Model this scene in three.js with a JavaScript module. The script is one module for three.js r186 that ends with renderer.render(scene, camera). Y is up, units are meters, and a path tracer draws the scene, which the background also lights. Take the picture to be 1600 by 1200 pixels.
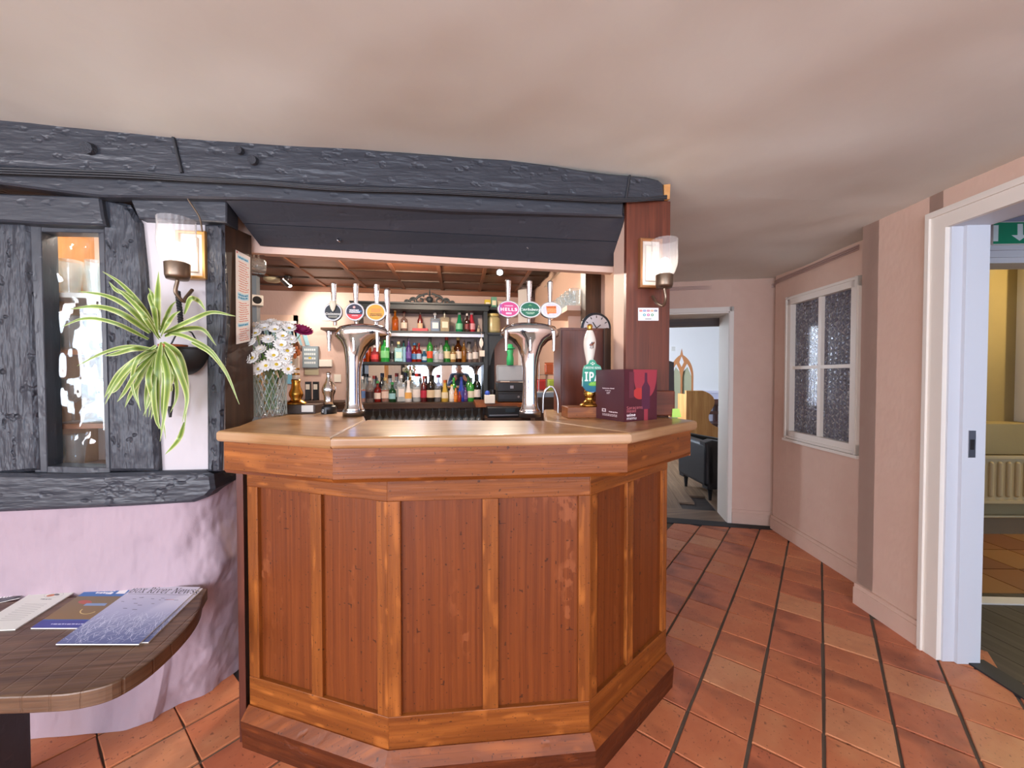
import * as THREE from 'three';
import { RoundedBoxGeometry } from 'three/addons/geometries/RoundedBoxGeometry.js';
import { MarchingCubes } from 'three/addons/objects/MarchingCubes.js';
import { mergeGeometries, mergeVertices } from 'three/addons/utils/BufferGeometryUtils.js';
import { RectAreaLightUniformsLib } from 'three/addons/lights/RectAreaLightUniformsLib.js';

// ---------------------------------------------------------------- camera, sky, lights, exposure
const FOCAL = 610, EYE = 1.29, YAW = THREE.MathUtils.degToRad(7.9), PITCH = Math.atan(12 / FOCAL);
const scene = new THREE.Scene();
const camera = new THREE.PerspectiveCamera(THREE.MathUtils.radToDeg(2 * Math.atan(600 / FOCAL)), 4 / 3, 0.05, 60);
camera.position.set(0, EYE, 0);
camera.rotation.set(-PITCH, -YAW, 0, 'YXZ');
scene.add(camera);
camera.updateMatrixWorld(true);
RectAreaLightUniformsLib.init();
const renderer = new THREE.WebGLRenderer({ antialias: true });
renderer.toneMapping = THREE.LinearToneMapping;
renderer.toneMappingExposure = 1.42;
renderer.shadowMap.enabled = true;
scene.background = new THREE.Color(0.62, 0.82, 1.05);          // the bright blue-white sky outside the windows
function areaLight(name, color, power, w, h, pos, target) {
  const l = new THREE.RectAreaLight(color, power, w, h); l.name = name;
  l.position.set(...pos); l.lookAt(...target); scene.add(l); return l;
}
// daylight through the two windows behind the camera (window_3 and window_4), the window of the far room and the lobby's lamp
areaLight('daylight_rear_window', 0xdce8ff, 7.5, 2.3, 1.3, [-1.6, 1.4, 2.56], [-1.5, 1.2, -2]);
areaLight('daylight_rear_window', 0xdce8ff, 7.5, 2.3, 1.3, [1.0, 1.4, 2.56], [0.9, 1.2, -2]);
areaLight('daylight_side_window', 0xf4f2fa, 19, 1.45, 1.2, [-3.56, 1.4, 1.75], [2, 1.25, -0.4]);
areaLight('daylight_far_room', 0xf2f4ff, 45, 1.6, 1.2, [0.86, 1.45, -5.6], [3.4, 1.2, -5.25]);
areaLight('daylight_lobby', 0xd6e4ff, 2.6, 1.2, 1.2, [3.3, 1.4, 1.22], [3.2, 1.0, -2]);

// ---------------------------------------------------------------- from a pixel of the 1600 x 1200 photograph to a point
const FWD = new THREE.Vector3(0, 0, -1).applyQuaternion(camera.quaternion), RIGHT = new THREE.Vector3(1, 0, 0).applyQuaternion(camera.quaternion), UP = new THREE.Vector3(0, 1, 0).applyQuaternion(camera.quaternion);
const ray = (px, py) => FWD.clone().addScaledVector(RIGHT, (px - 800) / FOCAL).addScaledVector(UP, -(py - 600) / FOCAL);
const atHeight = (px, py, h = 0) => { const r = ray(px, py); return camera.position.clone().addScaledVector(r, (h - EYE) / r.y); };
const atDepth = (px, py, D) => { const r = ray(px, py); return camera.position.clone().addScaledVector(r, -D / r.z); };        // on the plane z = -D
const onPlane = (px, py, p, n) => { const r = ray(px, py); return camera.position.clone().addScaledVector(r, p.clone().sub(camera.position).dot(n) / r.dot(n)); };
const toPixel = (v) => { const d = v.clone().sub(camera.position), z = d.dot(FWD); return [800 + FOCAL * d.dot(RIGHT) / z, 600 - FOCAL * d.dot(UP) / z, z]; };
const heightAt = (p, py) => { let lo = -1, hi = 4; for (let k = 0; k < 50; k++) { const m = (lo + hi) / 2; if (toPixel(new THREE.Vector3(p.x, m, p.z))[1] > py) lo = m; else hi = m; } return lo; };
const V = (x, y, z) => new THREE.Vector3(x, y, z);

// ---------------------------------------------------------------- helpers
let seed = 7;
const rnd = () => { seed = (seed + 0x6D2B79F5) | 0; let t = Math.imul(seed ^ (seed >>> 15), 1 | seed); t = (t + Math.imul(t ^ (t >>> 7), 61 | t)) ^ t; return ((t ^ (t >>> 14)) >>> 0) / 4294967296; };
const rr = (a, b) => a + (b - a) * rnd();
const names = {};
const numbered = (n) => { names[n] = (names[n] ?? -1) + 1; return names[n] ? `${n}_${String(names[n]).padStart(3, '0')}` : n; };
function mesh(name, geo, mat, parent = scene, pos, rot) {
  const m = new THREE.Mesh(geo, mat); m.name = parent === scene ? numbered(name) : name; m.castShadow = m.receiveShadow = true;
  if (pos) m.position.set(...pos); if (rot) m.rotation.set(...rot);
  parent.add(m); return m;
}
function tag(o, label, category, group) { o.userData.label = label; o.userData.category = category; if (group) o.userData.group = group; return o; }
function thing(name, label, category, pos = [0, 0, 0], turn = 0, group) {
  const g = new THREE.Group(); g.name = numbered(name); g.position.set(...pos); g.rotation.y = turn; scene.add(g); return tag(g, label, category, group);
}
function struct(name, geo, mat, pos, rot) { const m = geo ? mesh(name, geo, mat, scene, pos, rot) : new THREE.Group(); if (!geo) { m.name = numbered(name); scene.add(m); } m.userData.kind = 'structure'; return m; }
function copyOf(src, pos, turn, label, group) { const c = src.clone(); c.name = numbered(src.name.replace(/_\d{3}$/, '')); c.position.set(...pos); c.rotation.y = turn; c.userData = { ...src.userData }; if (label) c.userData.label = label; if (group) c.userData.group = group; scene.add(c); return c; }

// uv in metres from the shape itself; u runs along the grain axis (0 x, 1 y, 2 z)
function uvs(geo, grain = 0, off = [0, 0]) {
  const g = geo.index ? geo.toNonIndexed() : geo, p = g.attributes.position; if (!geo.attributes.normal) g.computeVertexNormals();
  const uv = new Float32Array(p.count * 2), a = V(), b = V(), c = V(), n = V();
  for (let i = 0; i < p.count; i += 3) {
    a.fromBufferAttribute(p, i); b.fromBufferAttribute(p, i + 1); c.fromBufferAttribute(p, i + 2);
    n.copy(b).sub(a).cross(c.clone().sub(a)); const ax = Math.abs(n.x), ay = Math.abs(n.y), az = Math.abs(n.z);
    const dom = ax > ay && ax > az ? 0 : ay > az ? 1 : 2; let [i1, i2] = dom === 0 ? [2, 1] : dom === 1 ? [0, 2] : [0, 1];
    if (i2 === grain) [i1, i2] = [i2, i1];
    [a, b, c].forEach((q, k) => { const e = q.toArray(); uv[(i + k) * 2] = e[i1] + off[0]; uv[(i + k) * 2 + 1] = e[i2] + off[1]; });
  }
  g.setAttribute('uv', new THREE.BufferAttribute(uv, 2)); return g;
}
const rof = () => [rr(0, 3), rr(0, 3)];
const box = (w, h, d, x = 0, y = 0, z = 0, grain = 0) => uvs(new THREE.BoxGeometry(w, h, d).translate(x, y, z), grain, rof());
const rbox = (w, h, d, r, x = 0, y = 0, z = 0, grain = 0, s = 2) => uvs(new RoundedBoxGeometry(w, h, d, s, Math.min(r, w / 2.01, h / 2.01, d / 2.01)).translate(x, y, z), grain, rof());
const cyl = (r0, r1, h, x = 0, y = 0, z = 0, seg = 20) => new THREE.CylinderGeometry(r1, r0, h, seg).translate(x, y + h / 2, z);   // stands on y
const lathe = (pts, seg = 24) => new THREE.LatheGeometry(pts.map(([r, y]) => new THREE.Vector2(r, y)), seg);
const smooth = (pts, n = 24) => new THREE.CatmullRomCurve3(pts.map(p => Array.isArray(p) ? V(...p) : p)).getPoints(n);
const tube = (pts, r, seg = 24, rs = 8) => new THREE.TubeGeometry(new THREE.CatmullRomCurve3(pts.map(p => Array.isArray(p) ? V(...p) : p)), seg, r, rs);
const merge = (l) => mergeGeometries(l.map(g => { const q = g.index ? g.toNonIndexed() : g.clone(); for (const k of Object.keys(q.attributes)) if (!['position', 'normal', 'uv'].includes(k)) q.deleteAttribute(k); return q; }));
// a straight-sided block over four corners (a, b, c, d in order round the face), pushed by the vector t
function block(a, b, c, d, t, grain = 0) {
  const q = [a, b, c, d], r = q.map(p => p.clone().add(t)), pos = [], quad = (e, f, g, h) => pos.push(...[e, f, g, e, g, h].flatMap(v => v.toArray()));
  const flip = b.clone().sub(a).cross(d.clone().sub(a)).dot(t) > 0, Q = (e, f, g, h) => flip ? quad(h, g, f, e) : quad(e, f, g, h);
  Q(q[0], q[1], q[2], q[3]); Q(r[3], r[2], r[1], r[0]);
  for (let k = 0; k < 4; k++) { const l = (k + 1) % 4; Q(q[k], r[k], r[l], q[l]); }
  const g = new THREE.BufferGeometry(); g.setAttribute('position', new THREE.Float32BufferAttribute(pos, 3)); g.computeVertexNormals(); return uvs(g, grain, rof());
}
// an outline given in pixels, standing on the plane z = -D, with real thickness behind it
function slab(pxs, D, depth, grain = 0, bevel = 0.004) {
  const s = new THREE.Shape(pxs.map(([x, y]) => { const p = atDepth(x, y, D); return new THREE.Vector2(p.x, p.y); }));
  return uvs(new THREE.ExtrudeGeometry(s, { depth: depth - 2 * bevel, bevelEnabled: bevel > 0, bevelSize: bevel, bevelThickness: bevel, bevelOffset: -bevel, bevelSegments: 1, curveSegments: 6 }).translate(0, 0, -D - depth + bevel), grain, rof());
}
// a box lying along a plan segment from a to b (on the floor), its front face on that line, thickness to the far side of the viewer
function wallBox(a, b, y0, y1, t, grain = 0) { const n = V(b.z - a.z, 0, -(b.x - a.x)).normalize(); const mid = V((a.x + b.x) / 2, 0, (a.z + b.z) / 2); if (n.dot(mid.clone().sub(camera.position).setY(0)) < 0) n.negate(); return block(V(a.x, y0, a.z), V(b.x, y0, b.z), V(b.x, y1, b.z), V(a.x, y1, a.z), n.multiplyScalar(t), grain); }
const lerpV = (a, b, t) => a.clone().lerp(b, t);

// ---------------------------------------------------------------- textures
function hash(x, y, s) { let h = (x * 374761393 + y * 668265263 + s * 974634777) | 0; h = Math.imul(h ^ (h >>> 13), 1274126177); return ((h ^ (h >>> 16)) >>> 0) / 4294967296; }
function pn(x, y, px, py, s = 0) {                 // smooth noise that repeats every px, py cells
  const x0 = Math.floor(x), y0 = Math.floor(y), fx = x - x0, fy = y - y0, m = (a, n) => ((a % n) + n) % n, u = fx * fx * (3 - 2 * fx), v = fy * fy * (3 - 2 * fy);
  const a = hash(m(x0, px), m(y0, py), s), b = hash(m(x0 + 1, px), m(y0, py), s), c = hash(m(x0, px), m(y0 + 1, py), s), d = hash(m(x0 + 1, px), m(y0 + 1, py), s);
  return (a + (b - a) * u) * (1 - v) + (c + (d - c) * u) * v;
}
const fbm = (u, v, cx, cy, o = 4, s = 0) => { let t = 0, a = 0.5, n = 0; for (let k = 0; k < o; k++) { t += a * pn(u * cx, v * cy, cx, cy, s + k); n += a; a *= 0.5; cx *= 2; cy *= 2; } return t / n; };
function dataTex(w, h, f, srgb = true, metres = 1, metresV = metres) {
  const d = new Uint8Array(w * h * 4);
  for (let y = 0; y < h; y++) for (let x = 0; x < w; x++) { const c = f(x / w, y / h), i = (y * w + x) * 4; if (typeof c === 'number') d[i] = d[i + 1] = d[i + 2] = Math.max(0, Math.min(255, c)); else for (let k = 0; k < 3; k++) d[i + k] = Math.max(0, Math.min(255, c[k])); d[i + 3] = 255; }
  const t = new THREE.DataTexture(d, w, h); t.wrapS = t.wrapT = THREE.RepeatWrapping; t.magFilter = THREE.LinearFilter; t.minFilter = THREE.LinearMipmapLinearFilter; t.generateMipmaps = true; if (srgb) t.colorSpace = THREE.SRGBColorSpace; t.repeat.set(1 / metres, 1 / metresV); t.needsUpdate = true; return t;
}
const mix3 = (a, b, t) => [a[0] + (b[0] - a[0]) * t, a[1] + (b[1] - a[1]) * t, a[2] + (b[2] - a[2]) * t];
const hex = (h) => [(h >> 16) & 255, (h >> 8) & 255, h & 255];
function woodTex(dark, mid, light, { fleck = 0, scratch = 0, wear = 0, metres = 0.8, streak = 60, s = 0, n = 768 } = {}) {
  return dataTex(n, n, (u, v) => {
    const w = v + 0.012 * (fbm(u, v, 3, 3, 3, s + 50) - 0.5);
    const g = fbm(u, w, 2, streak, 4, s), g2 = pn(u * 6, w * streak * 5, 6, streak * 5, s + 9), big = fbm(u, v, 2, 5, 3, s + 20);
    let c = mix3(dark, light, THREE.MathUtils.clamp(0.5 + (g - 0.5) * 1.5 + (big - 0.5) * 0.7, 0, 1)); c = mix3(c, mid, 0.45);
    if (g2 > 0.74) c = mix3(c, dark, (g2 - 0.74) * 2.2);
    if (fleck) { const f = pn(u * 9 + 3 * fbm(u, v, 4, 6, 2, s + 31), v * 34, 9, 34, s + 30); if (f > 0.72) c = mix3(c, light.map(x => x * 1.18 + 14), (f - 0.72) * 3 * fleck); }
    if (scratch) { const k = fbm(u, v, 5, 14, 5, s + 40), q = fbm(u, v, 34, 60, 4, s + 44); if (k > 0.635 && q > 0.53) c = mix3(c, [176, 108, 70], Math.min(1, (k - 0.635) * 8) * Math.min(1, (q - 0.52) * 14) * scratch); const d = pn(u * 120, v * 120, 120, 120, s + 47); if (d > 0.93) c = mix3(c, [40, 18, 8], 0.55); }
    if (wear) { const k = fbm(u, v, 3, 5, 4, s + 60); if (k > 0.5) c = mix3(c, [205, 172, 140], (k - 0.5) * 2.6 * wear); }
    return c;
  }, true, metres);
}
function canvasTex(w, h, draw) { const c = document.createElement('canvas'); c.width = w; c.height = h; const x = c.getContext('2d'); draw(x, w, h); const t = new THREE.CanvasTexture(c); t.colorSpace = THREE.SRGBColorSpace; return t; }
const T = {
  oak: woodTex([102, 48, 13], [132, 66, 22], [156, 87, 35], { scratch: 0.6, metres: 1.1, streak: 170, n: 1024 }),
  oakRail: woodTex([108, 54, 13], [144, 79, 26], [176, 106, 43], { fleck: 0.7, scratch: 0.12, metres: 0.6, streak: 50, s: 3 }),
  oakTop: woodTex([136, 92, 52], [170, 126, 80], [194, 154, 108], { wear: 0.9, metres: 0.9, streak: 40, s: 5, n: 1024 }),
  brown: woodTex([66, 30, 20], [96, 46, 30], [124, 66, 44], { metres: 0.7, streak: 50, s: 7, n: 512 }),
  darkwood: woodTex([38, 24, 16], [58, 38, 26], [88, 60, 40], { metres: 0.7, streak: 44, s: 8, wear: 0.12, n: 512 }),
  benchTop: woodTex([66, 46, 33], [102, 75, 54], [140, 108, 80], { metres: 0.6, streak: 56, s: 12, wear: 0.25, n: 768 }),
  panel: woodTex([92, 52, 34], [122, 76, 52], [148, 98, 70], { metres: 0.9, streak: 30, s: 11, n: 512 }),
  pine: woodTex([176, 116, 60], [204, 148, 88], [226, 176, 116], { metres: 0.7, streak: 26, s: 14, n: 512 }),
  plank: woodTex([86, 66, 50], [122, 98, 78], [154, 130, 106], { metres: 0.9, streak: 40, s: 16, n: 512 }),
  plankDark: woodTex([34, 30, 30], [56, 50, 48], [84, 76, 72], { metres: 0.9, streak: 40, s: 17, n: 512 }),
  rough: dataTex(768, 768, (u, v) => { const a = fbm(u, v, 5, 5, 5, 70), c = fbm(u, v, 8, 40, 4, 75), k = fbm(u, v, 18, 26, 3, 79); return 255 * (0.5 * a + 0.38 * c + (k > 0.64 ? -(k - 0.64) * 1.6 : 0) + 0.06); }, false, 0.7),
  plaster: dataTex(768, 768, (u, v) => 255 * (0.75 * fbm(u, v, 4, 4, 5, 80) + 0.25 * fbm(u, v, 26, 10, 3, 84)), false, 1.3),
  paint: dataTex(512, 512, (u, v) => 255 * (0.6 * fbm(u, v, 6, 6, 4, 90) + 0.4 * fbm(u, v, 60, 30, 2, 94)), false, 0.9),
  grainBump: dataTex(512, 512, (u, v) => 255 * (0.6 * fbm(u, v, 2, 60, 4, 96) + 0.4 * pn(u * 8, v * 220, 8, 220, 99)), false, 0.7),
  wallTone: dataTex(512, 512, (u, v) => { const k = fbm(u, v, 3, 3, 5, 101), q = fbm(u, v, 40, 40, 2, 104); return mix3([213, 178, 158], [223, 193, 174], 0.6 * k + 0.4 * q); }, true, 2.1),
  ceilTone: dataTex(512, 512, (u, v) => { const k = fbm(u, v, 3, 3, 5, 111), q = fbm(u, v, 30, 30, 3, 114); return mix3([219, 219, 207], [232, 232, 222], 0.65 * k + 0.35 * q); }, true, 3.1),
  ceilBump: dataTex(512, 512, (u, v) => 255 * fbm(u, v, 5, 5, 3, 118), false, 2.3),
  scored: dataTex(512, 512, (u, v) => { const l = Math.abs(((u * 9 + 0.12 * fbm(u, v, 4, 4, 2, 221)) % 1) - 0.5), g = 0.6 * fbm(u, v, 2, 60, 4, 96); return 255 * (0.4 + g * 0.8 - (l < 0.035 ? 0.4 : 0)); }, false, 0.6),
  olive: dataTex(256, 256, (u, v) => mix3([134, 118, 84], [152, 136, 100], fbm(u, v, 5, 5, 4, 121)), true, 1.5),
};
const tileTex = [0, 1, 2, 3].map(k => dataTex(384, 384, (u, v) => {
  const a = fbm(u, v, 3, 3, 5, 130 + k * 9), b = fbm(u, v, 14, 14, 3, 133 + k * 9), d = pn(u * 60, v * 60, 60, 60, 137 + k * 9), e = fbm(u, v, 2, 3, 3, 139 + k);
  let c = mix3([[176, 94, 60], [180, 98, 62], [170, 90, 60], [186, 112, 74]][k], [[210, 132, 88], [212, 136, 92], [204, 124, 86], [216, 154, 110]][k], 0.7 * a + 0.3 * b);
  if (e > 0.62) c = mix3(c, [206, 152, 106], (e - 0.62) * 1.6); if (e < 0.42) c = mix3(c, [112, 58, 42], Math.min(0.55, (0.42 - e) * 3) * (0.4 + b)); if (d > 0.88) c = mix3(c, [58, 30, 22], 0.6 * (d - 0.88) * 8); return c;
}, true, 0.45));
const std = (o) => new THREE.MeshStandardMaterial(o), phys = (o) => new THREE.MeshPhysicalMaterial(o);
const M = {
  oak: std({ map: T.oak, color: 0xe2d8ce, roughness: 0.42, bumpMap: T.grainBump, bumpScale: 0.0006 }), oakRail: std({ map: T.oakRail, color: 0xeae4de, roughness: 0.42, bumpMap: T.grainBump, bumpScale: 0.0006 }),
  oakTop: phys({ map: T.oakTop, roughness: 0.34, clearcoat: 0.3, clearcoatRoughness: 0.25 }), oakDark: std({ map: T.darkwood, roughness: 0.5 }),
  brown: phys({ map: T.brown, roughness: 0.38, clearcoat: 0.2, clearcoatRoughness: 0.3 }), darkwood: std({ map: T.darkwood, roughness: 0.5 }), panel: std({ map: T.panel, roughness: 0.5 }), batten: std({ map: T.darkwood, roughness: 0.5 }),
  pine: std({ map: T.pine, roughness: 0.5 }), plank: std({ map: T.plank, roughness: 0.5 }), plankDark: std({ map: T.plankDark, roughness: 0.5 }), bench: std({ map: T.benchTop, roughness: 0.4, bumpMap: T.scored, bumpScale: 0.003 }),
  black: std({ color: 0x33363d, roughness: 0.42, bumpMap: T.rough, bumpScale: 0.012 }), blackSmooth: std({ color: 0x34373e, roughness: 0.42, bumpMap: T.rough, bumpScale: 0.004 }),
  blackRough: std({ color: 0x363940, roughness: 0.5, bumpMap: T.rough, bumpScale: 0.03 }), tealBlack: std({ color: 0x2b343a, roughness: 0.5 }),
  plaster: std({ color: 0xab959c, roughness: 0.8, bumpMap: T.plaster, bumpScale: 0.05 }), whitePlaster: std({ color: 0xc6bfc0, roughness: 0.85, bumpMap: T.plaster, bumpScale: 0.01 }),
  wall: std({ map: T.wallTone, roughness: 0.7, bumpMap: T.paint, bumpScale: 0.002 }), ceil: std({ map: T.ceilTone, roughness: 0.8, bumpMap: T.ceilBump, bumpScale: 0.012 }),
  white: std({ color: 0xe8e0d4, roughness: 0.45 }), whiteCool: std({ color: 0xcdd0d6, roughness: 0.5 }), farWall: std({ color: 0xe6e3e2, roughness: 0.8 }), cream: std({ color: 0xd9b8a4, roughness: 0.6 }), barWall: std({ color: 0xc9ada3, roughness: 0.75, bumpMap: T.paint, bumpScale: 0.003 }),
  olive: std({ map: T.olive, roughness: 0.8 }), grout: std({ color: 0x675b4e, roughness: 0.95, bumpMap: T.paint, bumpScale: 0.004 }),
  chrome: std({ color: 0xd8d8da, metalness: 1, roughness: 0.09 }), steel: std({ color: 0xb9babd, metalness: 1, roughness: 0.28 }), brass: std({ color: 0xb8863c, metalness: 1, roughness: 0.25 }), gold: std({ color: 0xcaa24e, metalness: 1, roughness: 0.3 }), bronze: std({ color: 0x8a7866, metalness: 0.9, roughness: 0.4 }),
  plastic: std({ color: 0x17181b, roughness: 0.4 }), rubber: std({ color: 0x121214, roughness: 0.7 }), offWhite: std({ color: 0xe9e6df, roughness: 0.5 }), paper: std({ color: 0xe8e4da, roughness: 0.8 }), greyPlastic: std({ color: 0x7f8d98, roughness: 0.5 }),
  pane: phys({ color: 0xf4fbff, transmission: 1, thickness: 0, roughness: 0.02, ior: 1.5 }), thinGlass: phys({ color: 0xf2f8fa, transmission: 0.86, thickness: 0, roughness: 0.04, ior: 1.5, clearcoat: 1, clearcoatRoughness: 0.03 }),
  leather: std({ color: 0x1d1e22, roughness: 0.45 }), cable: std({ color: 0x2e2f33, roughness: 0.5 }), pinkCable: std({ color: 0xb89a90, roughness: 0.6 }),
};
const flat = (c, r = 0.5) => std({ color: c, roughness: r });
// a flat print: plane with its own texture
const printMat = (t, r = 0.5) => std({ map: t, roughness: r });

// ================================================================ THE SETTING
const CEIL = 2.13, WALLD = 1.62, BEAMD = 1.55;
// ---- tiled floor: 8 inch clay tiles laid diagonally, each with its own edges
{
  const fl = struct('floor', null), base = mesh('mortar_bed', box(6.6, 0.06, 6.4, -0.75, -0.038, -0.2), M.grout, fl);
  const U = V(0.142, 0, 0.148), W = V(-0.147, 0, 0.141), O = V(1.317, 0, -1.797), s = 0.2045;
  const shapes = [0, 1, 2].map(k => { const a = s / 2 - 0.0052, b = s / 2 - 0.0032, sh = new THREE.Shape(); const j = () => rr(-0.0018, 0.0018); sh.moveTo(-a + j(), -b + j()); sh.lineTo(j(), -b + j()); sh.lineTo(a + j(), -b + j()); sh.lineTo(a + j(), b + j()); sh.lineTo(j(), b + j()); sh.lineTo(-a + j(), b + j()); sh.closePath(); return new THREE.ExtrudeGeometry(sh, { depth: 0.014, bevelEnabled: true, bevelSize: 0.0025, bevelThickness: 0.002, bevelOffset: -0.0025, bevelSegments: 1 }).rotateX(-Math.PI / 2).translate(0, -0.016, 0); });
  const variants = shapes.flatMap(g => [0, 1, 2, 3].map(() => uvs(g.clone(), 0, rof())));
  const mats = tileTex.map((t, k) => std({ map: t, roughness: 0.5 - 0.03 * k, bumpMap: T.paint, bumpScale: 0.0025 }));
  const spots = [];
  for (let i = -22; i < 24; i++) for (let j = -22; j < 26; j++) {
    const p = O.clone().addScaledVector(U, i + 0.5).addScaledVector(W, j + 0.5);
    if (p.x < -2.1 || p.x > (p.z < -1.85 ? 2.75 : 2.33) || p.z > 0.9 || p.z < -3.2) continue;
    if (p.x > -0.78 && p.x < 0.72 && p.z < -1.62) continue; if (p.x <= -0.78 && p.z < -1.8) continue; if (p.x > 2.1 && p.z < -1.55 && p.z > -2.0 && p.x > 2.3) continue;
    if (p.x > 0.7 && p.x < 0.86 && p.z < -1.75) continue;
    spots.push(p);
  }
  const seen = (p) => { const [x, y, z] = toPixel(p); return z > 0.3 && x > -120 && x < 1720 && y < 1330 ? z : 50 + p.length(); };
  spots.sort((a, b) => seen(a) - seen(b));
  const rest = [];
  spots.forEach((p, k) => {
    const g = variants[Math.floor(rnd() * variants.length)], tw = Math.atan2(-U.z, U.x) + rr(-0.008, 0.008), q = Math.floor(rnd() * 2) * Math.PI, y = rr(-0.0015, 0.0012), t = rnd(), mat = mats[t < 0.36 ? 0 : t < 0.66 ? 1 : t < 0.9 ? 2 : 3];
    if (k < 300) { const m = mesh('tile', g, mat, fl, [p.x, y, p.z], [rr(-0.004, 0.004), tw + q, rr(-0.004, 0.004)]); }
    else rest.push(g.clone().rotateY(tw + q).translate(p.x, y, p.z));
  });
  if (rest.length) mesh('more_tiles', merge(rest), mats[0], fl).userData.kind = 'stuff';
}
// ---- main ceiling: uneven plaster, and the rear shell of the room
{
  const mk = (x0, x1, z0, z1, nx, nz) => { const g = new THREE.PlaneGeometry(x1 - x0, z1 - z0, nx, nz).rotateX(Math.PI / 2).translate((x0 + x1) / 2, CEIL, (z0 + z1) / 2), p = g.attributes.position; for (let i = 0; i < p.count; i++) { const x = p.getX(i), z = p.getZ(i); p.setY(i, CEIL + 0.028 * (fbm(x / 9 + 5, z / 9 + 5, 12, 12, 3, 150) - 0.5) * 2); } g.computeVertexNormals(); return uvs(g, 0); };
  const c = struct('ceiling', null);
  mesh('plaster', mk(-3.6, 2.95, -1.66, 2.75, 60, 44), M.ceil, c); mesh('plaster', mk(0.8, 2.95, -3.6, -1.66, 24, 20), M.ceil, c);
  mesh('slab_above', merge([box(6.6, 0.1, 4.6, -0.3, CEIL + 0.1, 0.55), box(2.2, 0.1, 2.0, 1.98, CEIL + 0.1, -2.7)]), M.ceil, c);
}
struct('wall_rear', merge([box(6.6, 0.75, 0.2, -0.6, 0.375, 2.7), box(6.6, 0.15, 0.2, -0.6, 2.1, 2.7), box(1.0, 1.3, 0.2, -3.3, 1.4, 2.7), box(0.28, 1.3, 0.2, -0.3, 1.4, 2.7), box(0.8, 1.3, 0.2, 2.56, 1.4, 2.7)]), M.wall);
for (const [n, x] of [['window_3', -1.6], ['window_4', 1.0]]) {
  const w = struct(n, null);
  for (const s of [-1, 1]) { mesh('frame_side', box(0.06, 1.3, 0.1, x + s * 1.15, 1.4, 2.66), M.white, w); mesh('frame_rail', box(2.36, 0.06, 0.1, x, 1.4 + s * 0.62, 2.66), M.white, w); }
  mesh('glazing_bar', box(0.04, 1.2, 0.05, x, 1.4, 2.66), M.white, w); mesh('glazing_bar', box(2.26, 0.03, 0.05, x, 1.62, 2.66), M.white, w);
  mesh('pane', box(2.28, 1.2, 0.005, x, 1.4, 2.67), M.pane, w);
}
struct('wall_left', merge([box(0.2, 0.78, 4.6, -3.7, 0.39, 0.45), box(0.2, 0.3, 4.6, -3.7, 2.15, 0.45), box(0.2, 1.24, 2.85, -3.7, 1.4, -0.425), box(0.2, 1.24, 0.25, -3.7, 1.4, 2.625)]), M.wall);
{ const w = struct('window_7', null); for (const z of [1.02, 1.75, 2.48]) mesh('frame_stile', box(0.1, 1.24, 0.05, -3.68, 1.4, z), M.white, w); for (const y of [0.8, 2.0]) mesh('frame_rail', box(0.1, 0.05, 1.5, -3.68, y, 1.75), M.white, w); mesh('pane', box(0.005, 1.2, 1.46, -3.7, 1.4, 1.75), M.pane, w); }
struct('ground', box(40, 0.1, 40, 0, -0.25, 12), flat(0x7f8a70, 0.9));

// ---- left partition below the sill: lumpy lime plaster that swells out to a rounded corner
{
  const plan = smooth([[-3.6, 0, -1.62], [-2.4, 0, -1.62], [-1.5, 0, -1.615], [-1.15, 0, -1.61], [-1.0, 0, -1.615], [-0.94, 0, -1.64], [-0.905, 0, -1.70], [-0.87, 0, -1.80], [-0.83, 0, -1.95], [-0.82, 0, -2.2]], 150);
  const NY = 60, pos = [], idx = [];
  const n3 = (x, y, s) => fbm(x / 6 + 3, y / 6 + 3, 20, 20, 5, s) - 0.5;
  let run = 0;
  plan.forEach((p, i) => {
    const a = plan[Math.max(0, i - 1)], b = plan[Math.min(plan.length - 1, i + 1)], d = b.clone().sub(a).normalize(), n = V(-d.z, 0, d.x).multiplyScalar(d.x * 0 + 1); if (n.z < 0 && i < 100) n.negate(); run += p.distanceTo(a);
    const corner = THREE.MathUtils.smoothstep(p.x, -1.3, -0.95);
    for (let k = 0; k <= NY; k++) {
      const y = k / NY * 0.9, foot = Math.exp(-y / 0.16) * (0.035 + 0.0 * corner) , back = corner * 0.13 * Math.pow(1 - Math.min(1, y / 0.55), 1.5);
      const q = p.clone().addScaledVector(n, foot + 0.03 * n3(run, y, 160) + corner * 0.05 * n3(run * 2.2 + 7, y * 1.6, 170)); q.x -= back * 0.8; q.z -= back * 0.6 * (i > 60 ? 1 : 0.5) * corner;
      pos.push(q.x, y, q.z);
    }
  });
  for (let i = 0; i < plan.length - 1; i++) for (let k = 0; k < NY; k++) { const a = i * (NY + 1) + k, b = a + NY + 1; idx.push(a, b, b + 1, a, b + 1, a + 1); }
  const g = new THREE.BufferGeometry(); g.setAttribute('position', new THREE.Float32BufferAttribute(pos, 3)); g.setIndex(idx); g.computeVertexNormals();
  const nrm = g.attributes.normal.array.slice(), gg = uvs(g, 0); const flatN = []; for (const i of idx) flatN.push(nrm[i * 3], nrm[i * 3 + 1], nrm[i * 3 + 2]); gg.setAttribute('normal', new THREE.Float32BufferAttribute(flatN, 3));
  struct('wall_partition', gg, M.plaster);
  struct('wall_partition_core', merge([box(2.55, 0.85, 0.1, -2.33, 0.425, -1.78), box(0.06, 0.9, 0.5, -1.03, 0.45, -2.1)]), M.plaster);
}
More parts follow.
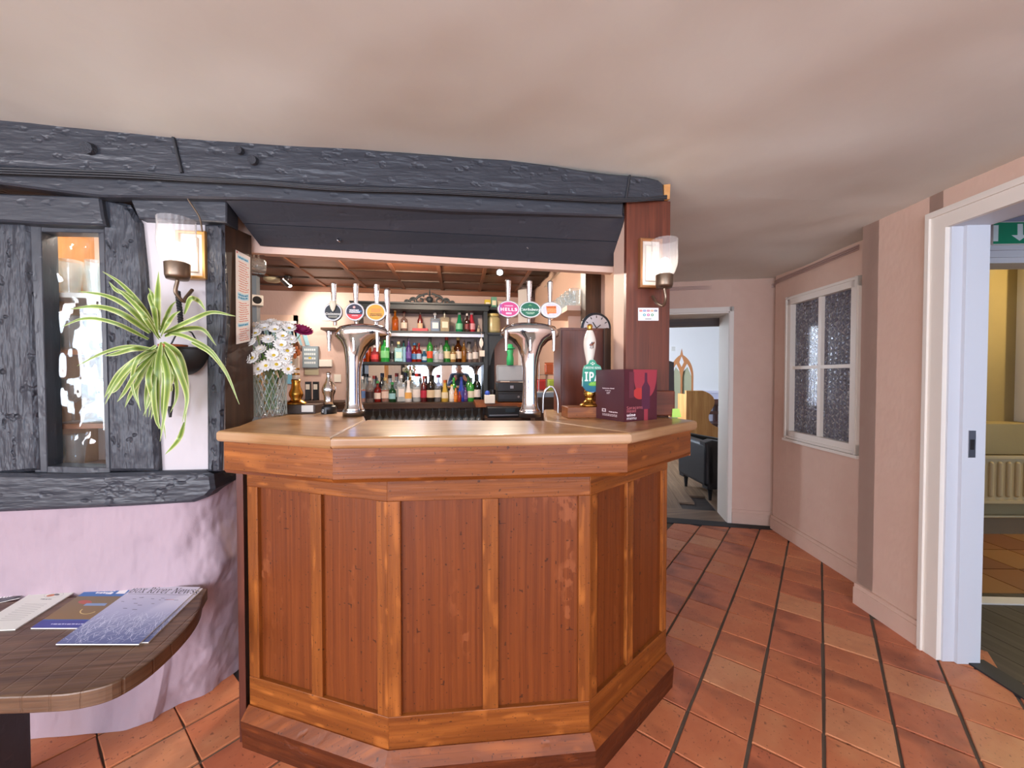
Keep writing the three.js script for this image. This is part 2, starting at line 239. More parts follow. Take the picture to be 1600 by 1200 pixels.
// ---- black-painted timber frame over it
{
  const sill = tag(mesh('sill_beam', slab([[-420, 748], [-120, 742], [0, 740], [120, 742], [230, 738], [318, 736], [331, 742], [334, 765], [322, 778], [300, 786], [200, 792], [90, 797], [0, 801], [-420, 812]], 1.585, 0.17, 0, 0.012), M.black), 'black-painted rough sill beam running above the pink plaster', 'beam');
  tag(mesh('timber_post', slab([[-420, 340], [0, 345], [44, 346], [53, 560], [60, 736], [0, 741], [-420, 745]], 1.6, 0.065, 1, 0.012), M.blackRough), 'wide rough black timber post beside the glass-fronted cupboard window', 'timber');
  tag(mesh('timber_stud', slab([[159, 308], [200, 318], [216, 346], [224, 420], [231, 520], [240, 620], [246, 737], [168, 737], [163, 500], [157, 360]], 1.59, 0.075, 1, 0.012), M.blackRough), 'leaning black timber stud between the cupboard window and white plaster', 'timber');
  tag(mesh('timber_stud', slab([[318, 350], [349, 350], [352, 500], [348, 640], [345, 737], [323, 737], [322, 560], [319, 450]], 1.59, 0.10, 1, 0.008), M.blackRough), 'narrow black timber stud at the corner of the bar opening', 'timber');
  tag(mesh('reveal_board', merge([block(atDepth(352, 350, 1.60), V(-0.828, 1.86, -1.725), V(-0.828, 1.12, -1.725), atDepth(352, 735, 1.60), V(-0.012, 0, 0), 1)]), M.darkwood), 'dark brown board lining the left side of the bar opening', 'board');
  struct('wall_infill', slab([[212, 336], [326, 342], [326, 740], [238, 740]], 1.615, 0.06, 0, 0), M.whitePlaster);
  const b = thing('ceiling_beam', 'long black-painted oak beam across the ceiling above the bar', 'beam');
  mesh('beam_timber', slab([[-420, 160], [-60, 172], [0, 178], [30, 183], [60, 185], [112, 190], [150, 194], [190, 197], [240, 201], [290, 207], [345, 211], [400, 217], [450, 219], [500, 224], [560, 229], [600, 234], [640, 237], [700, 241], [742, 245], [790, 247], [830, 253], [870, 258], [905, 264], [950, 270], [985, 273], [1010, 275], [1030, 280], [1038, 287], [1040, 312], [975, 311], [650, 297], [300, 279], [0, 262], [-420, 240]], 1.53, 0.3, 0, 0.01), M.black, b);
  mesh('chamfered_timber', slab([[-420, 240], [0, 262], [300, 279], [650, 297], [975, 311], [974, 338], [700, 329], [400, 311], [195, 307], [160, 307], [100, 300], [0, 287], [-420, 262]], 1.545, 0.05, 0, 0.006), M.blackSmooth, b);
  for (const [x, y, r] of [[142, 234, 0.022], [397, 252, 0.018], [376, 237, 0.015]]) { const p = atDepth(x, y, 1.53); mesh('peg', new THREE.CylinderGeometry(r * 0.85, r, 0.03, 9).rotateX(Math.PI / 2 + 0.2), M.blackSmooth, b, [p.x, p.y, p.z + 0.004]); }
  for (const [x0, y0, x1, y1] of [[268, 203, 284, 270], [984, 274, 978, 310]]) { const a = atDepth(x0, y0, 1.527), c = atDepth(x1, y1, 1.527); mesh('conduit', tube([a, lerpV(a, c, 0.5), c], 0.005, 8, 6), M.cable, b); }
  tag(mesh('fascia_board', slab([[-420, 275], [0, 302], [156, 307], [160, 335], [164, 352], [60, 349], [0, 345], [-420, 330]], 1.57, 0.08, 0, 0.006), M.blackSmooth), 'flat black board under the beam above the cupboard window', 'board');
  tag(mesh('wall_plate', slab([[203, 310], [354, 313], [354, 348], [330, 346], [216, 341]], 1.575, 0.08, 0, 0.004), M.blackSmooth), 'black wall plate above the white plaster panel', 'board');
  const A = atDepth(352, 312, 1.56), B = atDepth(976, 338, 1.56), C = V(0.72, 1.80, -1.735), Dd = V(-0.80, 1.825, -1.735);
  const so = thing('soffit', 'sloping black-painted soffit boards under the beam', 'board');
  mesh('board', block(A, B, lerpV(B, C, 0.48), lerpV(A, Dd, 0.48), V(0, 0.02, -0.012)), M.blackSmooth, so);
  mesh('board', block(lerpV(A, Dd, 0.495), lerpV(B, C, 0.495), C, Dd, V(0, 0.02, -0.012)), M.blackSmooth, so);
  for (const [x, y] of [[527, 372], [821, 383]]) { const o = A.clone(), n = B.clone().sub(A).cross(Dd.clone().sub(A)).normalize(), p = onPlane(x, y, o, n); mesh('hook', tube([p, p.clone().add(V(0.004, -0.012, 0.012)), p.clone().add(V(0.012, -0.016, 0.006)), p.clone().add(V(0.014, -0.008, 0))], 0.0035, 10, 6), M.steel, so); }
  tag(mesh('opening_trim', block(V(-0.80, 1.822, -1.737), V(0.715, 1.797, -1.737), V(0.715, 1.770, -1.737), V(-0.80, 1.795, -1.737), V(0, 0, -0.04)), M.cream), 'pale pink batten along the top of the bar opening', 'trim');
  struct('wall_bulkhead', block(V(-0.95, 1.80, -1.75), V(0.8, 1.785, -1.75), V(0.8, 2.4, -1.75), V(-0.95, 2.4, -1.75), V(0, 0, -0.03)), M.cream);
  for (const [dy, r] of [[0, 0.004], [4, 0.0035], [8, 0.003]]) tag(mesh('beam_cable', tube([[-420, 244], [0, 263], [200, 270], [300, 278], [400, 283], [520, 292], [650, 296], [760, 301], [870, 307], [970, 311], [1010, 309], [1042, 306]].map(([x, y]) => atDepth(x, y + dy * (x < 300 ? 0.9 : 0.55), 1.522 - (dy === 4 ? 0.004 : 0))), r, 60, 5), M.cable), ['uppermost dark cable of the bundle clipped along the black beam', 'middle dark cable of the bundle clipped along the black beam', 'lowest dark cable of the bundle clipped along the black beam'][dy / 4], 'cable', 'cables along the beam');
  mesh('lamp_flex', tube([[290, 281], [291, 305], [303, 325], [312, 340], [316, 362]].map(([x, y]) => atDepth(x, y, 1.555)), 0.003, 20, 5), M.bronze, b);
}
// ---- varnished post at the right end of the beam
{
  const p = thing('timber_post', 'square varnished reddish-brown post carrying the right end of the beam', 'post', [0, 0, 0]);
  mesh('core', box(0.185, 0.92, 0.125, 0.7885, 1.58, -1.625, 1), M.cream, p);
  mesh('front_board', box(0.193, 0.905, 0.022, 0.7885, 1.571, -1.556, 1), M.brown, p);
  mesh('side_board', box(0.012, 0.905, 0.13, 0.879, 1.571, -1.62, 1), M.brown, p);
  tag(mesh('beam_end_block', slab([[1038, 288], [1048, 287], [1047, 311], [1038, 312]], 1.535, 0.15, 0, 0.002), M.pine), 'raw wood end of the beam above the brown post', 'block');
  mesh('foot_block', rbox(0.2, 0.105, 0.13, 0.006, 0.80, 1.1775, -1.585), M.brown, p);
}
// ---- the bar room behind: walls, boarded ceiling
const BACKD = 4.2, BARCEIL = 2.2;
{
  struct('wall_back', box(4.4, 2.5, 0.15, -1.0, 1.2, -BACKD - 0.075), M.barWall);
  struct('wall_bar_left', box(0.15, 2.5, 2.7, -2.75, 1.2, -3.0), M.barWall);
  struct('wall_bar_right', box(0.08, 2.5, 2.62, 0.86, 1.2, -3.02), M.cream);
  struct('floor_bar', box(3.6, 0.05, 2.6, -1.0, -0.03, -3.0), M.plankDark);
  const c = struct('ceiling_bar', null);
  mesh('backing', box(3.7, 0.04, 2.7, -0.95, BARCEIL + 0.045, -3.0), M.darkwood, c);
  const pg = [0, 1, 2].map(() => uvs(new THREE.BoxGeometry(0.372, 0.018, 0.318), 0, rof()));
  const pms = [0xffffff, 0xe6dcd4, 0xf4e8da].map(k => std({ map: T.panel, color: k, roughness: 0.45 }));
  // battens run on to the vanishing point the photograph gives; one crosses at x = -0.157 over the shelves
  for (let i = -7; i <= 3; i++) for (let j = 0; j < 7; j++) {
    const x = -0.157 + 0.387 * (i + 0.5), z = -4.2 + 0.34 * (j + 0.5) + 0.03; if (x > 0.76 || x < -2.7 || z > -1.85) continue;
    mesh('panel', pg[(i * 3 + j * 5 + 30) % 3], pms[(i + j * 2 + 20) % 3], c, [x, BARCEIL + 0.009, z]);
  }
  const bz = uvs(new THREE.BoxGeometry(0.03, 0.014, 2.4), 2), bx = uvs(new THREE.BoxGeometry(3.5, 0.014, 0.026), 0);
  for (let i = -6; i <= 2; i++) mesh('batten', bz, M.panel, c, [-0.157 + 0.387 * i, BARCEIL - 0.004, -3.0]);
  for (let j = 0; j < 7; j++) mesh('batten', bx, M.batten, c, [-0.95, BARCEIL - 0.003, -4.17 + 0.34 * j]);
  mesh('cornice', box(3.5, 0.05, 0.03, -0.95, BARCEIL - 0.03, -4.185), M.panel, c);
}
// ---- end wall of the passage with its doorway, window wall, near wall, right-hand door
const E1 = atHeight(1139, 817), E2 = atHeight(1206, 822), ED = E2.clone().sub(E1).normalize(), EN = V(ED.z, 0, -ED.x).normalize();   // EN points away from the camera
if (EN.z > 0) EN.negate();
{
  const at = (t, y = 0) => E1.clone().addScaledVector(ED, t).setY(y), head = 1.86;
  struct('wall_end', merge([wallBox(at(0), at(0.62), 0, 2.3, 0.26), wallBox(at(-0.85), at(0), head, 2.3, 0.26), wallBox(at(-1.4), at(-0.85), 0, 2.3, 0.26)]), M.wall);
  const d = struct('door_1', null);
  mesh('jamb', block(at(-0.001), at(-0.001, head), at(-0.001, head).addScaledVector(EN, 0.28), at(-0.001).addScaledVector(EN, 0.28), ED.clone().multiplyScalar(-0.018), 1), M.white, d);
  mesh('head', block(at(-0.85, head), at(0, head), at(0, head).addScaledVector(EN, 0.28), at(-0.85, head).addScaledVector(EN, 0.28), V(0, -0.018, 0)), M.white, d);
  const pro = EN.clone().multiplyScalar(-0.012);
  mesh('architrave', block(at(-0.015), at(0.018), at(0.018, head + 0.035), at(-0.015, head + 0.035), pro, 1), M.white, d);
  mesh('architrave', block(at(-0.86, head - 0.005), at(0.018, head - 0.005), at(0.018, head + 0.035), at(-0.86, head + 0.035), pro), M.white, d);
  mesh('dark_lintel', block(at(-0.85, head - 0.02).addScaledVector(EN, 0.29), at(0, head - 0.02).addScaledVector(EN, 0.29), at(0, head - 0.09).addScaledVector(EN, 0.29), at(-0.85, head - 0.09).addScaledVector(EN, 0.29), EN.clone().multiplyScalar(0.08)), M.darkwood, d);
  struct('baseboard_end', merge([wallBox(at(0.02).addScaledVector(EN, -0.014), at(0.345).addScaledVector(EN, -0.014), 0, 0.10, 0.014), wallBox(at(0.02).addScaledVector(EN, -0.008), at(0.345).addScaledVector(EN, -0.008), 0.10, 0.125, 0.008)]), M.wall);
  struct('threshold_end', block(at(-1.0, 0.004).addScaledVector(EN, -0.12), at(0.36, 0.004).addScaledVector(EN, -0.10), at(0.36, 0.004), at(-1.0, 0.004).addScaledVector(EN, 0.02), V(0, -0.03, 0)), flat(0x2a2829, 0.7));
}
const G1 = atHeight(1207, 826), G2 = atHeight(1345, 914), N1 = atHeight(1338, 942), N2 = atHeight(1438, 1010);
{
  const gd = G2.clone().sub(G1).normalize(), ext = G2.clone().addScaledVector(gd, 0.25);
  // the window wall, with a hole for window_1
  const gn = V(gd.z, 0, -gd.x); if (gn.dot(G1) < 0) gn.negate();
  const P = (x, y) => onPlane(x, y, G1, gn), tl = P(1232, 464), tr = P(1349, 432), bl = P(1229, 684), br = P(1346, 711);
  const y1 = (tl.y + tr.y) / 2, y0 = (bl.y + br.y) / 2, wa = V(tl.x, 0, tl.z), wb = V(tr.x, 0, tr.z);
  struct('wall_window', merge([wallBox(G1, wa, 0, 2.3, 0.12), wallBox(wb, ext, 0, 2.3, 0.12), wallBox(wa, wb, 0, y0, 0.12), wallBox(wa, wb, y1, 2.3, 0.12)]), M.wall);
  const w = struct('window_1', null), ww = wa.distanceTo(wb), at = (t, y, o = 0) => wa.clone().addScaledVector(gd, t).addScaledVector(gn, o).setY(y);
  const bar = (t0, t1, ya, yb, o, th, n) => mesh(n, block(at(t0, ya, o), at(t1, ya, o), at(t1, yb, o), at(t0, yb, o), gn.clone().multiplyScalar(th), t1 - t0 > yb - ya ? 0 : 1), M.white, w);
  const f = 0.062, e = 0.03;
  bar(0, ww, y1 - f, y1, -0.022, 0.06, 'frame_rail'); bar(0, ww, y0, y0 + f, -0.022, 0.06, 'frame_rail'); bar(0, f, y0, y1, -0.022, 0.06, 'frame_stile'); bar(ww - f, ww, y0, y1, -0.022, 0.06, 'frame_stile');
  bar(0.012, ww - 0.012, y1 - 0.02, y1 - 0.008, -0.03, 0.01, 'moulding'); bar(0.012, ww - 0.012, y0 + 0.008, y0 + 0.02, -0.03, 0.01, 'moulding'); bar(0.01, 0.024, y0, y1, -0.03, 0.01, 'moulding'); bar(ww - 0.024, ww - 0.01, y0, y1, -0.03, 0.01, 'moulding');
  const ym = (y0 + y1) / 2; bar(ww / 2 - e / 2, ww / 2 + e / 2, y0 + f, y1 - f, -0.006, 0.04, 'glazing_bar'); bar(f, ww - f, ym - 0.012, ym + 0.012, -0.004, 0.036, 'glazing_bar');
  bar(-0.01, ww + 0.01, y0 - 0.022, y0 - 0.002, -0.03, 0.05, 'sill');
  // hammered privacy glass: every pebble a cell in the relief
  const peb = dataTex(640, 640, (u, v) => { let d1 = 9, d2 = 9; const N = 11, gx = Math.floor(u * N), gy = Math.floor(v * N); for (let a = -1; a <= 1; a++) for (let b = -1; b <= 1; b++) { const cx = gx + a, cy = gy + b, mx = ((cx % N) + N) % N, my = ((cy % N) + N) % N, dx = cx + 0.15 + 0.7 * hash(mx, my, 5) - u * N, dy = cy + 0.15 + 0.7 * hash(mx, my, 6) - v * N, d = Math.hypot(dx, dy); if (d < d1) { d2 = d1; d1 = d; } else if (d < d2) d2 = d; } return 255 * Math.min(1, (d2 - d1) * 1.6); }, false, 0.36);
  const gm = phys({ color: 0xb9b6c4, transmission: 0.72, thickness: 0, roughness: 0.16, ior: 1.5, bumpMap: peb, bumpScale: 0.02, clearcoat: 0.6, clearcoatRoughness: 0.1 });
  const rects = [[f, ww / 2 - e / 2, ym + 0.012, y1 - f], [ww / 2 + e / 2, ww - f, ym + 0.012, y1 - f], [f, ww / 2 - e / 2, y0 + f, ym - 0.012], [ww / 2 + e / 2, ww - f, y0 + f, ym - 0.012]];
  for (const [a, b, c, d] of rects) mesh('pane', block(at(a, c, 0.018), at(b, c, 0.018), at(b, d, 0.018), at(a, d, 0.018), gn.clone().multiplyScalar(0.006)), gm, w);
  // the store room the privacy glass looks into
  struct('wall_store', merge([block(at(-0.2, -0.2, 0.45), at(0.72, -0.2, 0.45), at(0.72, 2.4, 0.45), at(-0.2, 2.4, 0.45), gn.clone().multiplyScalar(0.04)), block(at(-0.2, -0.2, 0.13), at(-0.2, 2.4, 0.13), at(-0.2, 2.4, 0.45), at(-0.2, -0.2, 0.45), gd.clone().multiplyScalar(-0.04))]), flat(0x8d8296, 0.8));
  const sk = (a, b, n) => { const dir = b.clone().sub(a).normalize(), nn = V(dir.z, 0, -dir.x); if (nn.dot(a) < 0) nn.negate(); const A = a.clone().addScaledVector(nn, -0.02), B = b.clone().addScaledVector(nn, -0.02); return struct(n, merge([wallBox(A, B, 0, 0.095, 0.022), wallBox(A.clone().addScaledVector(nn, 0.006), B.clone().addScaledVector(nn, 0.006), 0.095, 0.118, 0.016)]), M.wall); };
  sk(G1, G2, 'baseboard_window');
  // near wall, standing proud of the window wall
  const nd = N2.clone().sub(N1).normalize(), nn = V(nd.z, 0, -nd.x); if (nn.dot(N1) < 0) nn.negate();
  struct('wall_right', merge([wallBox(N1, N2.clone().addScaledVector(nd, 0.06), 0, 2.3, 0.14), block(N1.clone(), N1.clone().setY(2.3), N1.clone().addScaledVector(nn, 0.32).setY(2.3), N1.clone().addScaledVector(nn, 0.32), nd.clone().multiplyScalar(0.1))]), M.wall);
  sk(N1, N2, 'baseboard_right');
  // right-hand door: architrave, jamb, stop, strike plate; the opening runs on towards and past the camera
  const H = 2.0, hN = heightAt(N2, 336), d = struct('door_2', null), Q = (t, o, y) => N2.clone().addScaledVector(nd, t).addScaledVector(nn, o).setY(y);
  const aw = 0.09; // architrave
  mesh('architrave', block(Q(0, -0.02, 0), Q(aw, -0.02, 0), Q(aw, -0.02, hN - aw), Q(0, -0.02, hN), nn.clone().multiplyScalar(0.022), 1), M.white, d);
  mesh('architrave', block(Q(0, -0.02, hN), Q(aw, -0.02, hN - aw), Q(1.15, -0.02, hN - aw), Q(1.15 + aw, -0.02, hN), nn.clone().multiplyScalar(0.022)), M.white, d);
  mesh('architrave_bead', block(Q(0.012, -0.03, 0), Q(0.028, -0.03, 0), Q(0.028, -0.03, hN - 0.03), Q(0.012, -0.03, hN - 0.012), nn.clone().multiplyScalar(0.012), 1), M.white, d);
  mesh('architrave_bead', block(Q(0.012, -0.03, hN - 0.012), Q(0.028, -0.03, hN - 0.03), Q(1.2, -0.03, hN - 0.03), Q(1.2, -0.03, hN - 0.012), nn.clone().multiplyScalar(0.012)), M.white, d);
  mesh('jamb', block(Q(aw - 0.012, 0, 0), Q(aw - 0.012, 0, hN - aw), Q(aw - 0.012, 0.15, hN - aw), Q(aw - 0.012, 0.15, 0), nd.clone().multiplyScalar(0.02), 1), M.whiteCool, d);
  mesh('door_stop', block(Q(aw + 0.008, 0.05, 0), Q(aw + 0.008, 0.05, hN - aw), Q(aw + 0.008, 0.15, hN - aw), Q(aw + 0.008, 0.15, 0), nd.clone().multiplyScalar(0.014), 1), M.whiteCool, d);
  mesh('head_jamb', block(Q(aw, 0, hN - aw), Q(1.15, 0, hN - aw), Q(1.15, 0.15, hN - aw), Q(aw, 0.15, hN - aw), V(0, 0.02, 0)), M.whiteCool, d);
  const sp = Q(aw + 0.023, 0.1, 0.98); mesh('strike_plate', block(Q(aw + 0.022, 0.075, 0.93), Q(aw + 0.022, 0.075, 1.05), Q(aw + 0.022, 0.105, 1.05), Q(aw + 0.022, 0.105, 0.93), nd.clone().multiplyScalar(0.003), 1), M.steel, d);
  mesh('latch_hole', block(Q(aw + 0.025, 0.082, 0.965), Q(aw + 0.025, 0.082, 1.01), Q(aw + 0.025, 0.098, 1.01), Q(aw + 0.025, 0.098, 0.965), nd.clone().multiplyScalar(0.002), 1), M.rubber, d);
  struct('wall_right_return', merge([block(Q(1.15, 0, 0), Q(4.6, 0, 0), Q(4.6, 0, 2.3), Q(1.15, 0, 2.3), nn.clone().multiplyScalar(0.14)), block(Q(0.0, 0, hN - 0.02), Q(1.2, 0, hN - 0.02), Q(1.2, 0, 2.3), Q(0.0, 0, 2.3), nn.clone().multiplyScalar(0.14))]), M.wall);
  struct('threshold_door', block(Q(aw, 0.10, 0.006), Q(1.15, 0.10, 0.006), Q(1.15, 0.19, 0.006), Q(aw, 0.19, 0.006), V(0, -0.03, 0)), flat(0x26272b, 0.6));
  // cables where the passage walls meet the ceiling
  for (const k of [0, 1, 2]) tag(mesh('wall_cable', tube([...[0.3, 0.15].map(t => E1.clone().addScaledVector(ED, -t * 2).setY(2.085 - k * 0.012)), E2.clone().setY(2.075 - k * 0.012).addScaledVector(EN, -0.01), ...[0.02, 0.3, 0.6, 0.95].map((t, i) => lerpV(G1, G2, t).addScaledVector(gn, -0.012).setY(2.085 + 0.006 * i - k * 0.012))], 0.0045, 60, 5), M.pinkCable), ['topmost painted cable along the pink passage walls', 'middle painted cable along the pink passage walls', 'lowest painted cable along the pink passage walls'][k], 'cable', 'cables along the passage ceiling');
  // ---- lobby beyond the right-hand door
  const lob = (x, y, h = 0) => atHeight(x, y, h), L1 = lob(1520, 936), L2 = lob(1600, 938), ld = L2.clone().sub(L1).normalize(), ln = V(ld.z, 0, -ld.x); if (ln.z > 0) ln.negate();
  const LB = (t, o, y) => L1.clone().addScaledVector(ld, t).addScaledVector(ln, o).setY(y), lh = heightAt(L2, 412), sTop = heightAt(L2, 350), sBot = heightAt(L2, 383);
  const lf = struct('floor_lobby', null); mesh('subfloor', box(2.6, 0.04, 3.2, 3.6, -0.045, -0.6), M.plankDark, lf);
  { const g = uvs(new THREE.BoxGeometry(0.135, 0.02, 2.6), 2), g2 = uvs(new THREE.BoxGeometry(0.135, 0.02, 2.6), 2, [1.3, 0.4]); const ang = Math.atan2(L1.x - 2.5, -(L1.z + 1.0)); for (let k = 0; k < 13; k++) { const m = mesh('plank', k % 2 ? g : g2, M.plankDark, lf, [2.42 + k * 0.1385, -0.012, -0.62]); } }
  const d3 = struct('door_3', null);
  for (const [a, b, y0, y1, o, th, n] of [[-0.03, 1.2, lh, lh + 0.105, -0.02, 0.14, 'head'], [-0.05, 1.2, lh + 0.03, lh + 0.04, -0.03, 0.02, 'moulding'], [-0.05, 1.2, lh + 0.07, lh + 0.08, -0.03, 0.02, 'moulding'], [-0.12, -0.02, 0, lh + 0.105, -0.02, 0.14, 'jamb']]) mesh(n, block(LB(a, o, y0), LB(b, o, y0), LB(b, o, y1), LB(a, o, y1), ln.clone().multiplyScalar(th), n === 'jamb' ? 1 : 0), M.whiteCool, d3);
  mesh('threshold', block(LB(-0.12, -0.05, 0.006), LB(1.2, -0.05, 0.006), LB(1.2, 0.02, 0.006), LB(-0.12, 0.02, 0.006), V(0, -0.02, 0)), M.offWhite, d3);
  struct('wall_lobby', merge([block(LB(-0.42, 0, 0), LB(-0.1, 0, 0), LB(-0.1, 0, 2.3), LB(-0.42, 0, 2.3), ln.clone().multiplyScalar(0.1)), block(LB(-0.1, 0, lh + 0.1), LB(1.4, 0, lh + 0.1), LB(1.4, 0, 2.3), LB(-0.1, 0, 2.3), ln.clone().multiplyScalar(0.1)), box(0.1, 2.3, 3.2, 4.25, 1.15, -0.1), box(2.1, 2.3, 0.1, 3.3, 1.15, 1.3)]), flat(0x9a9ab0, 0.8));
  struct('ceiling_lobby', box(4.2, 0.06, 6.4, 4.6, 2.33, -1.9), M.ceil);
  // exit sign
  const es = canvasTex(640, 250, (x) => {
    x.fillStyle = '#0b8f68'; x.fillRect(0, 0, 640, 250); x.fillStyle = '#dfeef0'; x.fillRect(0, 30, 40, 190); x.beginPath(); x.moveTo(192, 20); x.lineTo(236, 20); x.lineTo(240, 150); x.lineTo(282, 150); x.lineTo(212, 218); x.lineTo(145, 150); x.lineTo(194, 150); x.fill();
    x.beginPath(); x.arc(385, 40, 24, 0, 7); x.fill(); x.strokeStyle = '#dfeef0'; x.lineCap = 'round'; x.lineJoin = 'round'; x.lineWidth = 26;
    const l = (...p) => { x.beginPath(); p.forEach(([a, b], i) => i ? x.lineTo(a, b) : x.moveTo(a, b)); x.stroke(); };
    x.lineWidth = 38; l([415, 65], [462, 120]); x.lineWidth = 24; l([420, 60], [470, 55], [505, 85]); l([425, 80], [408, 110], [388, 130]); x.lineWidth = 28; l([462, 125], [500, 150], [556, 140]); l([452, 130], [415, 160], [410, 218]);
    x.fillRect(620, 30, 20, 190);
  });
  const sign = thing('exit_sign', 'green emergency exit sign with running man and arrow over inner doorway', 'sign');
  const sw = 0.42, sx = 0.03; mesh('sign_box', block(LB(sx, -0.03, sBot - 0.004), LB(sx + sw, -0.03, sBot - 0.004), LB(sx + sw, -0.03, sTop + 0.004), LB(sx, -0.03, sTop + 0.004), ln.clone().multiplyScalar(0.028)), M.offWhite, sign);
  { const a = LB(sx, -0.0315, sBot), b = LB(sx + sw, -0.0315, sBot), c = LB(sx + sw, -0.0315, sTop), e2 = LB(sx, -0.0315, sTop), g = new THREE.BufferGeometry(); g.setAttribute('position', new THREE.Float32BufferAttribute([...a.toArray(), ...b.toArray(), ...c.toArray(), ...a.toArray(), ...c.toArray(), ...e2.toArray()], 3)); g.setAttribute('uv', new THREE.Float32BufferAttribute([0, 0, 1, 0, 1, 1, 0, 0, 1, 1, 0, 1], 2)); g.computeVertexNormals(); mesh('sign_face', g, std({ map: es, roughness: 0.4 }), sign); }
  // hall beyond: tiled floor, wall with a lit arch, radiator
  const R1 = lob(1530, 833), R2 = lob(1600, 833.5), rd = R2.clone().sub(R1).normalize(), rn = V(rd.z, 0, -rd.x); if (rn.z > 0) rn.negate();
  const RB = (t, o, y) => R1.clone().addScaledVector(rd, t).addScaledVector(rn, o).setY(y);
  const hf = struct('floor_hall', null); mesh('mortar_bed', block(RB(-1.0, 0.5, -0.012), RB(2.5, 0.5, -0.012), LB(2.4, 0.03, -0.012), LB(-0.15, 0.03, -0.012), V(0, -0.03, 0)), M.grout, hf);
  { const g = uvs(new THREE.BoxGeometry(0.29, 0.012, 0.29), 0, [0.1, 0.3]); const mm = [0x8a5a34, 0x94683c, 0x7d4f30].map(c => std({ color: c, roughness: 0.35 })); for (let i = -3; i < 7; i++) for (let j = 0; j < 6; j++) { const p = RB(0.3 * i, -0.16 - 0.3 * j, -0.005); const q = p.clone().sub(L1); if (q.dot(ln) < 0.18) continue; const m = mesh('tile', g, mm[(i * 2 + j + 20) % 3], hf, p.toArray(), [0, -Math.atan2(rd.z, rd.x), 0]); } }
  const pA = onPlane(1536, 480, R1, rn), spring = pA.y, left = pA.clone().sub(R1).dot(rd), rad = 0.50;
  const sh = new THREE.Shape(); sh.moveTo(-1.6, 0); sh.lineTo(2.4, 0); sh.lineTo(2.4, 2.6); sh.lineTo(-1.6, 2.6); sh.closePath();
  const ho = new THREE.Path(); ho.moveTo(left, 0.9); ho.lineTo(left, spring); ho.absarc(left + rad, spring, rad, Math.PI, 0, true); ho.lineTo(left + 2 * rad, 0.9); ho.closePath(); sh.holes.push(ho);
  const wg = uvs(new THREE.ExtrudeGeometry(sh, { depth: 0.22, bevelEnabled: false, curveSegments: 24 }), 0), wm = struct('wall_hall', wg, M.olive); wm.position.copy(RB(0, 0.22, 0)); wm.rotation.y = -Math.atan2(rd.z, rd.x); 
  const nb = struct('wall_niche', new THREE.PlaneGeometry(1.4, 2.2), M.olive); nb.position.copy(RB(left + rad, 0.21, 1.7)); nb.rotation.y = -Math.atan2(rd.z, rd.x);
  const ra = thing('radiator', 'cream panel radiator under the arch in the hall beyond the lobby', 'radiator');
  const ry0 = heightAt(R2, 782), ry1 = heightAt(R2, 709), cm = flat(0xb09a72, 0.45);
  mesh('panel', block(RB(-0.12, -0.07, ry0), RB(1.5, -0.07, ry0), RB(1.5, -0.07, ry1), RB(-0.12, -0.07, ry1), rn.clone().multiplyScalar(0.04)), cm, ra);
  for (const y of [ry0, ry1 - 0.025]) mesh('rail', block(RB(-0.12, -0.085, y), RB(1.5, -0.085, y), RB(1.5, -0.085, y + 0.025), RB(-0.12, -0.085, y + 0.025), rn.clone().multiplyScalar(0.06)), cm, ra);
  for (let k = 0; k < 22; k++) { const g = new THREE.CapsuleGeometry(0.016, ry1 - ry0 - 0.13, 4, 8); const p = RB(-0.075 + k * 0.069, -0.075, (ry0 + ry1) / 2); mesh('flute', g, cm, ra, p.toArray()); }
  mesh('pipe', tube([RB(-0.2, -0.04, ry0 - 0.12), RB(0.6, -0.04, ry0 - 0.12), RB(1.5, -0.04, ry0 - 0.12)], 0.011, 10, 8), cm, ra);
  struct('baseboard_hall', block(RB(-1.5, -0.015, 0), RB(2.3, -0.015, 0), RB(2.3, -0.015, 0.14), RB(-1.5, -0.015, 0.14), rn.clone().multiplyScalar(0.015)), flat(0x6f5a40, 0.7));
  const lamp = thing('ceiling_lamp', 'small round hall lamp lighting the arch beyond the lobby', 'lamp', RB(left + 0.55, -0.5, 2.22).toArray());
  mesh('lamp_shade', new THREE.SphereGeometry(0.09, 20, 12), std({ color: 0xfff2cc, emissive: 0xffe0a0, emissiveIntensity: 3 }), lamp);
  const pl = new THREE.PointLight(0xffe3a0, 2.4); pl.position.copy(RB(left + 0.55, -0.55, 2.05)); pl.castShadow = true; scene.add(pl);
}
